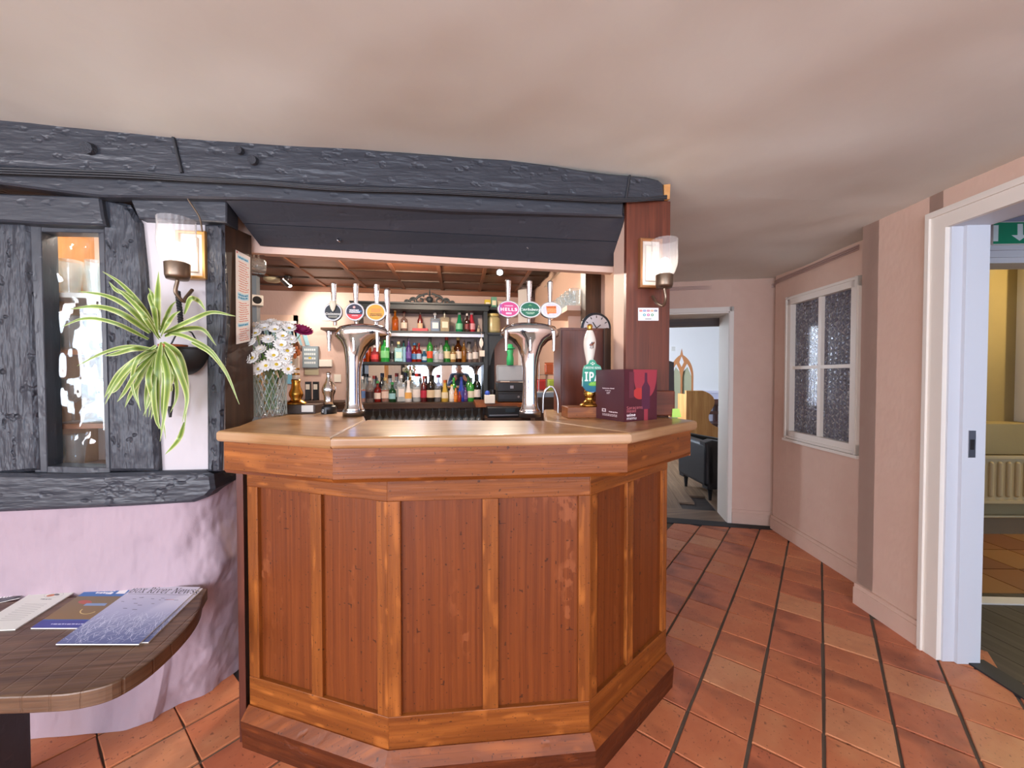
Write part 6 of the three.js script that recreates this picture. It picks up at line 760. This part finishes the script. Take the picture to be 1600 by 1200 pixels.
// ---- spot lamps under the boarded ceiling
function spot(px, py, label, on, aim) {
  const r = ray(px, py), p = camera.position.clone().addScaledVector(r, (BARCEIL - 0.06 - EYE) / r.y), t = thing('spot_lamp', label, 'lamp', p.toArray());
  mesh('ceiling_plate', cyl(0.035, 0.035, 0.015, 0, 0.035, 0), M.plastic, t); mesh('stalk', cyl(0.006, 0.006, 0.05, 0, -0.01, 0), M.steel, t);
  const dir = V(...aim).normalize(), h = mesh('lamp_head', merge([new THREE.CylinderGeometry(0.024, 0.03, 0.08, 20).translate(0, 0.03, 0)]), M.steel, t, [0, -0.02, 0]); h.quaternion.setFromUnitVectors(V(0, -1, 0), dir);
  const b = mesh('bulb', new THREE.SphereGeometry(0.022, 16, 10).scale(1, 0.7, 1), std({ color: 0xffffff, emissive: 0xf4fbff, emissiveIntensity: on ? 30 : 3 }), t); b.position.copy(V(0, -0.02, 0).addScaledVector(dir, 0.014)); 
  const l = new THREE.SpotLight(0xfff1e0, on ? 3 : 1.6, 0, 1.15, 0.7); l.position.copy(p).add(V(0, -0.02, 0)).addScaledVector(dir, 0.05); l.target.position.copy(l.position).add(dir); l.castShadow = true; scene.add(l, l.target);
}
spot(781, 421, 'bright lit spot lamp under the panelled ceiling facing the room', true, [-0.1, -0.75, 0.6]);
spot(450, 441, 'slim silver spot lamp on the panelled ceiling near the smoke alarm', false, [0.5, -0.6, -0.6]);
{ const l1 = new THREE.PointLight(0xffe8d0, 5.5); l1.position.set(-0.4, 2.1, -2.9); l1.castShadow = true; l1.shadow.radius = 4; scene.add(l1); const bl = thing('ceiling_lamp', 'round flush ceiling lamp in the middle of the panelled bar ceiling', 'lamp', [-0.4, 2.155, -2.9]); mesh('glass_bowl', new THREE.SphereGeometry(0.09, 24, 10, 0, 7, Math.PI / 2, Math.PI / 2).scale(1, 0.5, 1), std({ color: 0xfff6e8, emissive: 0xffecd0, emissiveIntensity: 3, side: THREE.DoubleSide }), bl); mesh('rim', new THREE.TorusGeometry(0.09, 0.008, 8, 30).rotateX(Math.PI / 2), M.brass, bl); }
// ---- right end of the back bar: till, printers, rack, cabinet, clock
{
  const D = 3.35, hY = BB(790, 629, D).y, X = (x, y, d = D) => atDepth(x, y, d);
  const ct = thing('back_counter', 'wooden back counter under the receipt printers', 'counter'); { const a = X(756, 629), b = X(880, 629); mesh('board', box(b.x - a.x + 0.1, 0.035, 0.5, (a.x + b.x) / 2 - 0.02, hY - 0.0175, -D - 0.2), M.oakRail, ct); mesh('shelf_unit', box(b.x - a.x, 0.8, 0.24, (a.x + b.x) / 2, hY - 0.45, -D - 0.31), M.darkwood, ct); }
  const bx = (name, label, cat, x0, y0, x1, y1, dep, mat, d = D) => { const a = X(x0, y0, d), b = X(x1, y1, d), t = thing(name, label, cat, [(a.x + b.x) / 2, Math.max(b.y, hY), -d]); const w = b.x - a.x, h = a.y - Math.max(b.y, hY); mesh('case', rbox(w, h, dep, 0.006, 0, h / 2, -dep / 2), mat, t); return [t, w, h]; };
  { const [t, w, h] = bx('printer', 'black receipt printer at the bottom of the stack on the back counter', 'printer', 778, 612, 818, 628, 0.25, M.plastic); mesh('front_panel', box(w * 0.9, h * 0.45, 0.004, 0, h * 0.5, 0.002), flat(0x2d3036, 0.35), t); mesh('button', cyl(0.01, 0.01, 0.004, w * 0.3, 0, 0).rotateX(Math.PI / 2).translate(0, h * 0.5, 0.003), M.steel, t); }
  { const a = X(778, 598), b = X(818, 611.5), t = thing('printer', 'black printer with silver badge on top of the receipt printer', 'printer', [(a.x + b.x) / 2, b.y, -D]); const w = b.x - a.x, h = a.y - b.y; mesh('case', rbox(w, h, 0.25, 0.006, 0, h / 2, -0.125), flat(0x26282c, 0.35), t); mesh('badge', box(0.03, 0.025, 0.003, 0.01, h * 0.5, 0.001), M.steel, t); }
  { const a = X(776, 571), b = X(819, 597), t = thing('till_screen', 'grey tilted till screen above the stacked printers', 'till', [(a.x + b.x) / 2, b.y + 0.004, -D]); const w = b.x - a.x, h = a.y - b.y; const g = mesh('housing', rbox(w, h, 0.04, 0.01, 0, h / 2, -0.02), flat(0x8c9298, 0.45), t); mesh('screen', box(w * 0.88, h * 0.8, 0.004, 0, h / 2, 0.001), flat(0x9fa8b0, 0.3), t); mesh('stand', box(0.12, h * 0.9, 0.06, 0, h * 0.45, -0.06), M.plastic, t); mesh('paper_strip', box(0.08, 0.005, 0.01, -0.05, 0.002, 0.012), M.paper, t); }
  { const p = X(795, 568, 3.45), t = thing('toy_figure', 'small green plastic novelty figure on top of the till', 'figure', [p.x, X(795, 570.5).y, -3.36]); mesh('body', lathe([[0, 0], [0.03, 0], [0.032, 0.06], [0.024, 0.09], [0.03, 0.12], [0.02, 0.16], [0, 0.165]], 18), flat(0x2fae6a, 0.4), t); mesh('hat', lathe([[0, 0.14], [0.042, 0.14], [0.044, 0.15], [0.028, 0.155], [0.022, 0.18], [0, 0.185]], 18), flat(0x38c07a, 0.4), t); }
  { const p = X(765, 610, 3.3), t = thing('card_box', 'white box of cards with blue clip on the back counter', 'box', [p.x, hY, -3.3]); mesh('carton', rbox(0.085, 0.07, 0.08, 0.003, 0, 0.035, 0), M.offWhite, t); mesh('clip', new THREE.SphereGeometry(0.022, 12, 8), flat(0x2f55c0, 0.4), t, [-0.02, 0.085, 0.01]); }
  tag(mesh('tube_can', cyl(0.024, 0.024, 0.11, X(770, 600, 3.42).x, hY, -3.42), M.plastic), 'black upright can beside the white card box', 'can');
  { const a = X(762, 634, 3.14), b = X(812, 652, 3.14), t = thing('music_player', 'black audio unit on the shelf below the till', 'audio unit', [(a.x + b.x) / 2, b.y, -3.14]); const w = b.x - a.x, h = a.y - b.y; mesh('case', rbox(w, h * 0.85, 0.3, 0.005, 0, h * 0.42, -0.15), M.plastic, t); mesh('front_strip', box(w * 0.9, h * 0.12, 0.003, 0, h * 0.2, 0.002), M.steel, t); mesh('display', box(w * 0.3, h * 0.3, 0.003, w * 0.2, h * 0.6, 0.002), flat(0x3a4650, 0.2), t); mesh('support', box(w * 1.1, 0.02, 0.3, 0, -0.012, -0.15), M.darkwood, t); mesh('support_leg', box(0.04, b.y, 0.25, -w * 0.45, -b.y / 2 - 0.02, -0.15), M.darkwood, t); mesh('support_leg', box(0.04, b.y, 0.25, w * 0.45, -b.y / 2 - 0.02, -0.15), M.darkwood, t); }
  // wire snack rack by the right wall
  { const a = X(842, 557, 2.6), b = X(872, 612, 2.6), t = thing('snack_rack', 'wire snack rack with packets between tower and cabinet', 'rack', [a.x, b.y, -2.6]); const w = b.x - a.x, h = a.y - b.y; const l = []; for (const y of [0.01, h * 0.48]) { for (const z of [0, -0.09]) l.push(tube([V(0, y, z), V(w / 2, y, z), V(w, y, z)], 0.002, 6, 4)); for (let k = 0; k < 6; k++) l.push(tube([V(k * w / 5, y, 0), V(k * w / 5, y, -0.045), V(k * w / 5, y, -0.09)], 0.0015, 4, 4)); } l.push(tube([V(0, 0, 0), V(0, h, 0), V(0, h + 0.01, -0.04), V(0, h, -0.09), V(0, 0, -0.09)], 0.0025, 20, 5), tube([V(w, 0, 0), V(w, h, 0), V(w, h + 0.01, -0.04), V(w, h, -0.09), V(w, 0, -0.09)], 0.0025, 20, 5)); mesh('wire_frame', merge(l), M.steel, t); mesh('stand_board', box(w + 0.1, 0.03, 0.2, w / 2, -0.02, -0.06), M.greyPlastic, t); mesh('stand_post', box(w + 0.06, b.y - 0.03, 0.16, w / 2, -(b.y - 0.03) / 2 - 0.035, -0.06), M.darkwood, t);
    for (const [fx, fy, c, lab] of [[0.75, 0.01, 0xa8bc4a, 'green and yellow snack packet in the lower wire basket'], [0.2, 0.01, 0xb83a34, 'red snack packet in the lower wire basket'], [0.6, 0.49, 0xb8603a, 'brown snack packet standing in the upper wire basket']]) tag(mesh('snack_packet', merge([new RoundedBoxGeometry(0.062, 0.07, 0.026, 3, 0.012), new THREE.BoxGeometry(0.062, 0.008, 0.003).translate(0, 0.037, 0), new THREE.BoxGeometry(0.062, 0.008, 0.003).translate(0, -0.037, 0)]), flat(c, 0.35), scene, [a.x + fx * w, b.y + fy * h + 0.042, -2.645]), lab, 'packet'); }
  // dark cabinet by the post with the clock behind
  { const a = atDepth(876, 512, 1.80), b = atDepth(957, 640, 1.80), t = thing('cabinet', 'dark brown wooden box cabinet on the counter behind the ale pump', 'cabinet', [(a.x + b.x) / 2 - 0.005, TOPY + 0.0005, -1.80]); const w = b.x - a.x - 0.01, h = a.y - TOPY; mesh('body', box(w, h, 0.13, 0, h / 2, -0.066, 1), M.brown, t); mesh('door', rbox(w * 0.8, h * 0.94, 0.008, 0.002, -w * 0.08, h * 0.5, 0.003, 1), M.brown, t); mesh('side_stile', rbox(w * 0.14, h, 0.012, 0.002, w * 0.42, h * 0.5, 0.003, 1), M.darkwood, t);
    const c = atDepth(931, 513, 1.97), k = thing('wall_clock', 'round clock with dark rim and white face above the brown cabinet', 'clock', [c.x, c.y, -1.97]); const r = 25.5 * 1.95 / FOCAL; mesh('face', new THREE.CylinderGeometry(r * 0.86, r * 0.86, 0.016, 44).rotateX(Math.PI / 2), flat(0xd8d9dc, 0.4), k); mesh('rim', new THREE.TorusGeometry(r * 0.9, r * 0.115, 12, 50), flat(0x22303a, 0.35), k); mesh('hand', box(0.004, 0.05, 0.002, 0, 0.012, 0.011), M.plastic, k, [0, 0, 0], [0, 0, 0.6]); mesh('hand', box(0.004, 0.035, 0.002, 0, 0.01, 0.012), M.plastic, k, [0, 0, 0], [0, 0, -0.9]); for (let i = 0; i < 12; i++) mesh('hour_mark', box(0.004, 0.012, 0.002, 0, r * 0.72, 0.0095), M.plastic, k, [0, 0, 0], [0, 0, i * Math.PI / 6]); mesh('foot_block', box(0.1, c.y - r - TOPY + 0.02, 0.04, 0, -(c.y - TOPY) / 2 - r / 2 + 0.005, 0), M.darkwood, k); }
  // glass tankards on a little shelf by the dark upright
  { const sy = atDepth(897, 478, 2.3).y, s = thing('tankard_shelf', 'pale wooden ledge carrying the row of glass tankards', 'shelf'); mesh('board', box(0.17, 0.03, 0.44, 0.735, sy - 0.016, -2.50, 2), M.cream, s); mesh('bracket', box(0.1, 0.1, 0.02, 0.77, sy - 0.08, -2.50), M.cream, s);
    [0, 1, 2, 3].forEach((i) => { const t = thing('tankard', 'clear handled glass tankard in the row beside the dark upright', 'glass', [0.715, sy, -2.34 - 0.1 * i], 0, 'row of glass tankards'); mesh('tankard_glass', lathe([[0, 0], [0.034, 0], [0.036, 0.03], [0.04, 0.11], [0.037, 0.11], [0.033, 0.02], [0, 0.012]], 20), M.thinGlass, t); mesh('handle', tube([V(-0.036, 0.095, 0), V(-0.06, 0.09, 0), V(-0.062, 0.05, 0), V(-0.034, 0.025, 0)], 0.006, 16, 6), M.thinGlass, t); });
    tag(mesh('dark_upright', block(atDepth(915, 380, 2.17), atDepth(942, 380, 2.17), atDepth(942, 660, 2.17), atDepth(915, 660, 2.17), V(0, 0, -0.09), 1), M.darkwood), 'dark upright timber beyond the clock in the bar', 'timber'); }
}

// ================================================================ FAR ROOM THROUGH DOORWAY 1
{
  const g = (x, y, h = 0) => atHeight(x, y, h);
  // gothic screen, folded, each leaf with twin lancets
  const a = g(1050, 700), b = g(1084, 714); { const fz = b.clone(), dirv = V(b.x - a.x, 0, b.z - a.z); }
  const s = thing('gothic_screen', 'tall folding screen with pointed gothic tracery in the far room', 'screen', [b.x - 0.05, 0, b.z - 0.05], 0); const H = heightAt(b, 545), top = (m, x0, w, rot) => {
    const leaf = new THREE.Group(); leaf.name = 'screen_leaf'; leaf.position.set(x0, 0, 0); leaf.rotation.y = rot; s.add(leaf);
    const sh = new THREE.Shape(); sh.moveTo(0, 0); sh.lineTo(w, 0); sh.lineTo(w, H * 0.74); sh.quadraticCurveTo(w, H * 0.88, w * 0.56, H * 0.94); sh.lineTo(w * 0.5, H); sh.lineTo(w * 0.44, H * 0.94); sh.quadraticCurveTo(0, H * 0.88, 0, H * 0.74); sh.closePath();
    for (const k of [0, 1]) { const h = new THREE.Path(), l = w * (0.08 + 0.46 * k), r = l + w * 0.38, y0 = 0.06; h.moveTo(l, y0); h.lineTo(l, H * 0.72); h.quadraticCurveTo(l, H * 0.80, (l + r) / 2, H * 0.86); h.quadraticCurveTo(r, H * 0.80, r, H * 0.72); h.lineTo(r, y0); h.closePath(); sh.holes.push(h); }
    const dm = new THREE.Path(); dm.moveTo(w * 0.5, H * 0.83); dm.lineTo(w * 0.6, H * 0.875); dm.lineTo(w * 0.5, H * 0.93); dm.lineTo(w * 0.4, H * 0.875); dm.closePath(); sh.holes.push(dm);
    mesh('tracery_frame', new THREE.ExtrudeGeometry(sh, { depth: 0.035, bevelEnabled: false, curveSegments: 10 }), flat(0x9a6238, 0.5), leaf); const ps = new THREE.Shape([new THREE.Vector2(w * 0.07, 0.06), new THREE.Vector2(w * 0.93, 0.06), new THREE.Vector2(w * 0.93, H * 0.74), new THREE.Vector2(w * 0.75, H * 0.83), new THREE.Vector2(w * 0.5, H * 0.77), new THREE.Vector2(w * 0.25, H * 0.83), new THREE.Vector2(w * 0.07, H * 0.74)]); mesh('fabric_panel', new THREE.ExtrudeGeometry(ps, { depth: 0.008, bevelEnabled: false }).translate(0, 0, 0.012), flat(0x8a8a70, 0.7), leaf);
  }; top(0, -0.34, 0.34, -0.6); top(0, -0.34 - 0.26, 0.34, 0.7);
  // pine settle side with curved outline
  const p = g(1122, 723), t = thing('pine_settle', 'pine settle with a scrolled end panel in the far room', 'settle', [p.x - 0.46, 0, p.z - 0.12], -0.15), hs = heightAt(p, 611), es = new THREE.Shape(); es.moveTo(0, 0); es.lineTo(0.62, 0); es.lineTo(0.62, 0.5); es.bezierCurveTo(0.40, 0.5, 0.26, 0.62, 0.36, 0.78); es.bezierCurveTo(0.46, 0.9, 0.42, 1.02, 0.24, hs); es.lineTo(0, hs); es.closePath(); mesh('end_panel', uvs(new THREE.ExtrudeGeometry(es, { depth: 0.035, bevelEnabled: true, bevelSize: 0.006, bevelThickness: 0.006 }), 1), M.pine, t); mesh('back_panel', box(0.03, hs - 0.1, 1.1, 0.02, (hs - 0.1) / 2 + 0.05, -0.55, 1), M.pine, t); mesh('seat', box(0.5, 0.04, 1.1, 0.28, 0.44, -0.55), M.pine, t); mesh('end_panel', uvs(new THREE.ExtrudeGeometry(es, { depth: 0.035, bevelEnabled: false }).translate(0, 0, -1.15), 1), M.pine, t);
  // table, chair
  const tp = V(g(1130, 735).x + 0.8, 0, g(1130, 705).z - 1.0), tt = thing('table', 'dark dining table beyond the pine settle', 'table', [tp.x, 0, tp.z]); mesh('tabletop', rbox(0.9, 0.035, 0.9, 0.006, 0, 0.75, 0), M.brown, tt); for (const [x, z] of [[-0.4, -0.4], [0.4, -0.4], [-0.4, 0.4], [0.4, 0.4]]) mesh('leg', box(0.06, 0.735, 0.06, x, 0.3675, z, 1), M.brown, tt);
  const wc = thing('dining_chair', 'dark wooden dining chair tucked under the table by the settle', 'chair', [tp.x + 0.2, 0, tp.z + 0.72], 3.0); mesh('seat', rbox(0.4, 0.03, 0.4, 0.005, 0, 0.45, 0), M.brown, wc); for (const [x, z] of [[-0.17, -0.17], [0.17, -0.17]]) mesh('leg', box(0.04, 0.44, 0.04, x, 0.22, z, 1), M.brown, wc); for (const x of [-0.17, 0.17]) mesh('leg', box(0.04, 0.88, 0.04, x, 0.44, 0.18, 1), M.brown, wc); mesh('backrest', box(0.36, 0.1, 0.02, 0, 0.82, 0.18), M.brown, wc); mesh('backrest', box(0.36, 0.06, 0.02, 0, 0.62, 0.18), M.brown, wc);
  // black leather armchair by the door
  const c1 = g(1111, 782), ch = thing('armchair', 'black leather tub armchair just inside the far doorway', 'armchair', [c1.x + 0.3, 0, c1.z - 0.24], -0.1);
  const hb = heightAt(c1, 690), prof = new THREE.Shape(); prof.moveTo(-0.33, 0.14); prof.lineTo(0.33, 0.14); prof.lineTo(0.36, 0.42); prof.lineTo(0.36, hb * 0.8); prof.lineTo(-0.3, hb); prof.lineTo(-0.36, hb * 0.97); prof.closePath();
  mesh('side', uvs(new THREE.ExtrudeGeometry(prof, { depth: 0.09, bevelEnabled: true, bevelSize: 0.02, bevelThickness: 0.02, bevelSegments: 3 }).translate(0.02, 0, 0.2), 0), M.leather, ch); mesh('side', uvs(new THREE.ExtrudeGeometry(prof, { depth: 0.09, bevelEnabled: true, bevelSize: 0.02, bevelThickness: 0.02, bevelSegments: 3 }).translate(0.02, 0, -0.32), 0), M.leather, ch); mesh('backrest', rbox(0.12, hb - 0.16, 0.62, 0.04, -0.3, (hb + 0.14) / 2, 0), M.leather, ch); mesh('cushion', rbox(0.56, 0.16, 0.42, 0.05, 0.06, 0.37, 0), M.leather, ch); for (const [x, z] of [[-0.28, -0.26], [0.28, -0.26], [-0.28, 0.26], [0.28, 0.26]]) mesh('leg', cyl(0.014, 0.026, 0.14, x, 0, z, 12), M.rubber, ch);
  for (const [x, y] of [[1052, 545]]) { const q = onPlane(x, y, E1.clone().addScaledVector(EN, 5.19), EN); tag(mesh('wall_switch', rbox(0.09, 0.09, 0.012, 0.003), M.offWhite, scene, [q.x, q.y, q.z]), 'small white switch on the far white wall', 'switch'); }
}

// ================================================================ THE PHOTOGRAPHER, seen in the back-bar mirror
{
  const smin = (a, b, k) => { const h = Math.max(k - Math.abs(a - b), 0) / k; return Math.min(a, b) - h * h * k * 0.25; };
  const cap = (p, a, b, ra, rb) => { const ab = b.clone().sub(a), t = THREE.MathUtils.clamp(p.clone().sub(a).dot(ab) / ab.lengthSq(), 0, 1); return p.distanceTo(a.clone().addScaledVector(ab, t)) - (ra + (rb - ra) * t); };
  function field(res, half, centre, f) {
    const mc = new MarchingCubes(res, new THREE.MeshStandardMaterial(), false, false, 120000); mc.isolation = 0; const p = V(); 
    for (let k = 0; k < res; k++) for (let j = 0; j < res; j++) for (let i = 0; i < res; i++) { p.set((i - res / 2) / (res / 2) * half + centre.x, (j - res / 2) / (res / 2) * half + centre.y, (k - res / 2) / (res / 2) * half + centre.z); mc.field[i + j * res + k * res * res] = -f(p); }
    mc.update(); const n = mc.count, pos = new Float32Array(n * 3), nor = new Float32Array(n * 3); for (let i = 0; i < n; i++) for (let c = 0; c < 3; c++) { pos[i * 3 + c] = mc.positionArray[i * 3 + c] * half + centre.getComponent(c); nor[i * 3 + c] = mc.normalArray[i * 3 + c]; }
    const g = new THREE.BufferGeometry(); g.setAttribute('position', new THREE.BufferAttribute(pos, 3)); g.setAttribute('normal', new THREE.BufferAttribute(nor, 3)); return g;
  }
  // local axes: y up, the person faces -z (towards the bar)
  const bones = [[[0, 0.98, 0], [0, 1.18, 0.01], 0.155, 0.15], [[0, 1.18, 0.01], [0, 1.38, 0.015], 0.155, 0.135], [[-0.12, 1.40, 0.01], [0.12, 1.40, 0.01], 0.085, 0.085], [[0, 1.40, 0.0], [0, 1.50, -0.02], 0.06, 0.055],
    [[-0.17, 1.40, 0.01], [-0.26, 1.16, -0.10], 0.068, 0.052], [[-0.26, 1.16, -0.10], [-0.09, 1.36, -0.235], 0.05, 0.036], [[0.17, 1.40, 0.01], [0.27, 1.16, -0.10], 0.068, 0.052], [[0.27, 1.16, -0.10], [0.11, 1.37, -0.235], 0.05, 0.036],
    [[-0.085, 0.95, 0], [-0.10, 0.5, -0.01], 0.095, 0.065], [[-0.10, 0.5, -0.01], [-0.11, 0.09, 0.02], 0.062, 0.042], [[0.085, 0.95, 0], [0.10, 0.5, -0.01], 0.095, 0.065], [[0.10, 0.5, -0.01], [0.11, 0.09, 0.02], 0.062, 0.042], [[-0.11, 0.05, 0.03], [-0.13, 0.035, -0.16], 0.045, 0.035], [[0.11, 0.05, 0.03], [0.13, 0.035, -0.16], 0.045, 0.035]].map(([a, b, r, s]) => [V(...a), V(...b), r, s]);
  const body = field(84, 0.92, V(0, 0.82, 0), (p) => { let d = 9; for (const [a, b, r, s] of bones) d = smin(d, cap(p, a, b, r, s), 0.05); return d; });
  const hc = V(-0.02, 1.585, -0.06);
  const fingers = []; for (const s of [-1, 1]) for (let k = 0; k < 4; k++) { const y = 1.355 + k * 0.02, x = s * 0.105; fingers.push([V(x, y, -0.245), V(x + s * 0.004, y + 0.004, -0.285), 0.0095, 0.009], [V(x + s * 0.004, y + 0.004, -0.285), V(x - s * (0.025 + 0.005 * (k % 2)), y + 0.004, -0.30), 0.009, 0.0078]); } for (const s of [-1, 1]) fingers.push([V(s * 0.10, 1.36, -0.24), V(s * 0.075, 1.36, -0.225), 0.011, 0.010], [V(s * 0.075, 1.36, -0.225), V(s * 0.05, 1.372, -0.215), 0.010, 0.0085]);
  const palms = [[V(-0.095, 1.355, -0.235), V(-0.105, 1.405, -0.245), 0.026, 0.024], [V(0.11, 1.36, -0.235), V(0.108, 1.41, -0.245), 0.026, 0.024]];
  const headF = (p) => { const q = p.clone().sub(hc), e = Math.hypot(q.x / 0.074, q.y / 0.112, q.z / 0.094) - 1; let d = e * 0.08; d = smin(d, cap(p, hc.clone().add(V(0, -0.03, -0.085)), hc.clone().add(V(0, 0.012, -0.088)), 0.016, 0.008), 0.02); for (const s of [-1, 1]) { d = smin(d, cap(p, hc.clone().add(V(s * 0.075, -0.02, 0.01)), hc.clone().add(V(s * 0.079, 0.02, 0.018)), 0.011, 0.014), 0.012); d = Math.max(d, -(p.distanceTo(hc.clone().add(V(s * 0.031, 0.008, -0.097))) - 0.014)); } d = smin(d, cap(p, hc.clone().add(V(-0.02, -0.062, -0.074)), hc.clone().add(V(0.02, -0.062, -0.074)), 0.012, 0.012), 0.02); return smin(d, cap(p, V(0, 1.44, -0.01), hc.clone().add(V(0, -0.06, 0.01)), 0.055, 0.052), 0.03); };
  const head = field(64, 0.16, hc.clone().add(V(0, -0.02, 0)), headF), hands = field(72, 0.17, V(0, 1.39, -0.26), (p) => { let d = 9; for (const [a, b, r, s] of palms) d = smin(d, cap(p, a, b, r, s), 0.012); for (const [a, b, r, s] of fingers) d = smin(d, cap(p, a, b, r, s), 0.006); for (const i of [5, 7]) d = smin(d, cap(p, bones[i][0], bones[i][1], bones[i][2] * 0.9, bones[i][3] * 0.9), 0.012); return d; });
  const all = merge([body, head, hands].map(g => { g.setAttribute('uv', new THREE.Float32BufferAttribute(new Float32Array(g.attributes.position.count * 2), 2)); return g; })), P = all.attributes.position, col = new Float32Array(P.count * 3), c = new THREE.Color();
  for (let i = 0; i < P.count; i++) { const x = P.getX(i), y = P.getY(i), z = P.getZ(i); if (y > 1.475 && Math.abs(x) < 0.12) c.set(y < 1.49 ? 0x9a9a98 : 0xcf9f86); else if (z < -0.215 && y > 1.3) c.set(0xcf9f86); else if (y > 0.93) c.set(0x2a3f5c); else if (y > 0.1) c.set(0x2b2c33); else c.set(0x2a211c); col.set([c.r, c.g, c.b], i * 3); }
  all.setAttribute('color', new THREE.BufferAttribute(col, 3));
  const per = thing('person', 'person in a navy fleece and dark trousers raising a camera, reflected in the bar mirror', 'person', [0.04, 0, 0.44]); per.scale.setScalar(0.92);
  mesh('body', all, std({ vertexColors: true, roughness: 0.75 }), per);
  const hair = new THREE.SphereGeometry(1, 28, 18, 0, Math.PI * 2, 0, Math.PI * 0.56).scale(0.081, 0.12, 0.103).rotateX(0.42); mesh('hair', hair, flat(0xa9a6a0, 0.8), per, [hc.x, hc.y + 0.008, hc.z + 0.01]);
  const eye = new THREE.SphereGeometry(0.0115, 12, 8); for (const s of [-1, 1]) mesh('eye', eye, flat(0xe6e2dc, 0.3), per, [hc.x + s * 0.031, hc.y + 0.006, hc.z - 0.084]);
  mesh('collar', new THREE.TorusGeometry(0.068, 0.016, 10, 26).rotateX(Math.PI / 2 - 0.15), flat(0x8d8f92, 0.8), per, [0, 1.462, -0.01]);
  const cam = thing('camera', 'black camera held up in front of the photographer, reflected in the mirror', 'camera', [0.04, 1.286, 0.172]);
  mesh('camera_body', rbox(0.13, 0.08, 0.05, 0.012, 0.003, 0.0, 0), M.plastic, cam); mesh('prism_hump', rbox(0.05, 0.03, 0.045, 0.01, 0, 0.048, 0), M.plastic, cam); mesh('lens', merge([new THREE.CylinderGeometry(0.033, 0.035, 0.05, 28).rotateX(Math.PI / 2).translate(0, 0, -0.045)]), M.rubber, cam); mesh('lens_glass', new THREE.CircleGeometry(0.026, 24).rotateY(Math.PI), std({ color: 0x20283a, roughness: 0.05, metalness: 0.4 }), cam, [0, 0, -0.0705]);
}
scene.traverse(o => { if (o.isMesh) { o.castShadow = o.receiveShadow = true; } });
renderer.render(scene, camera);
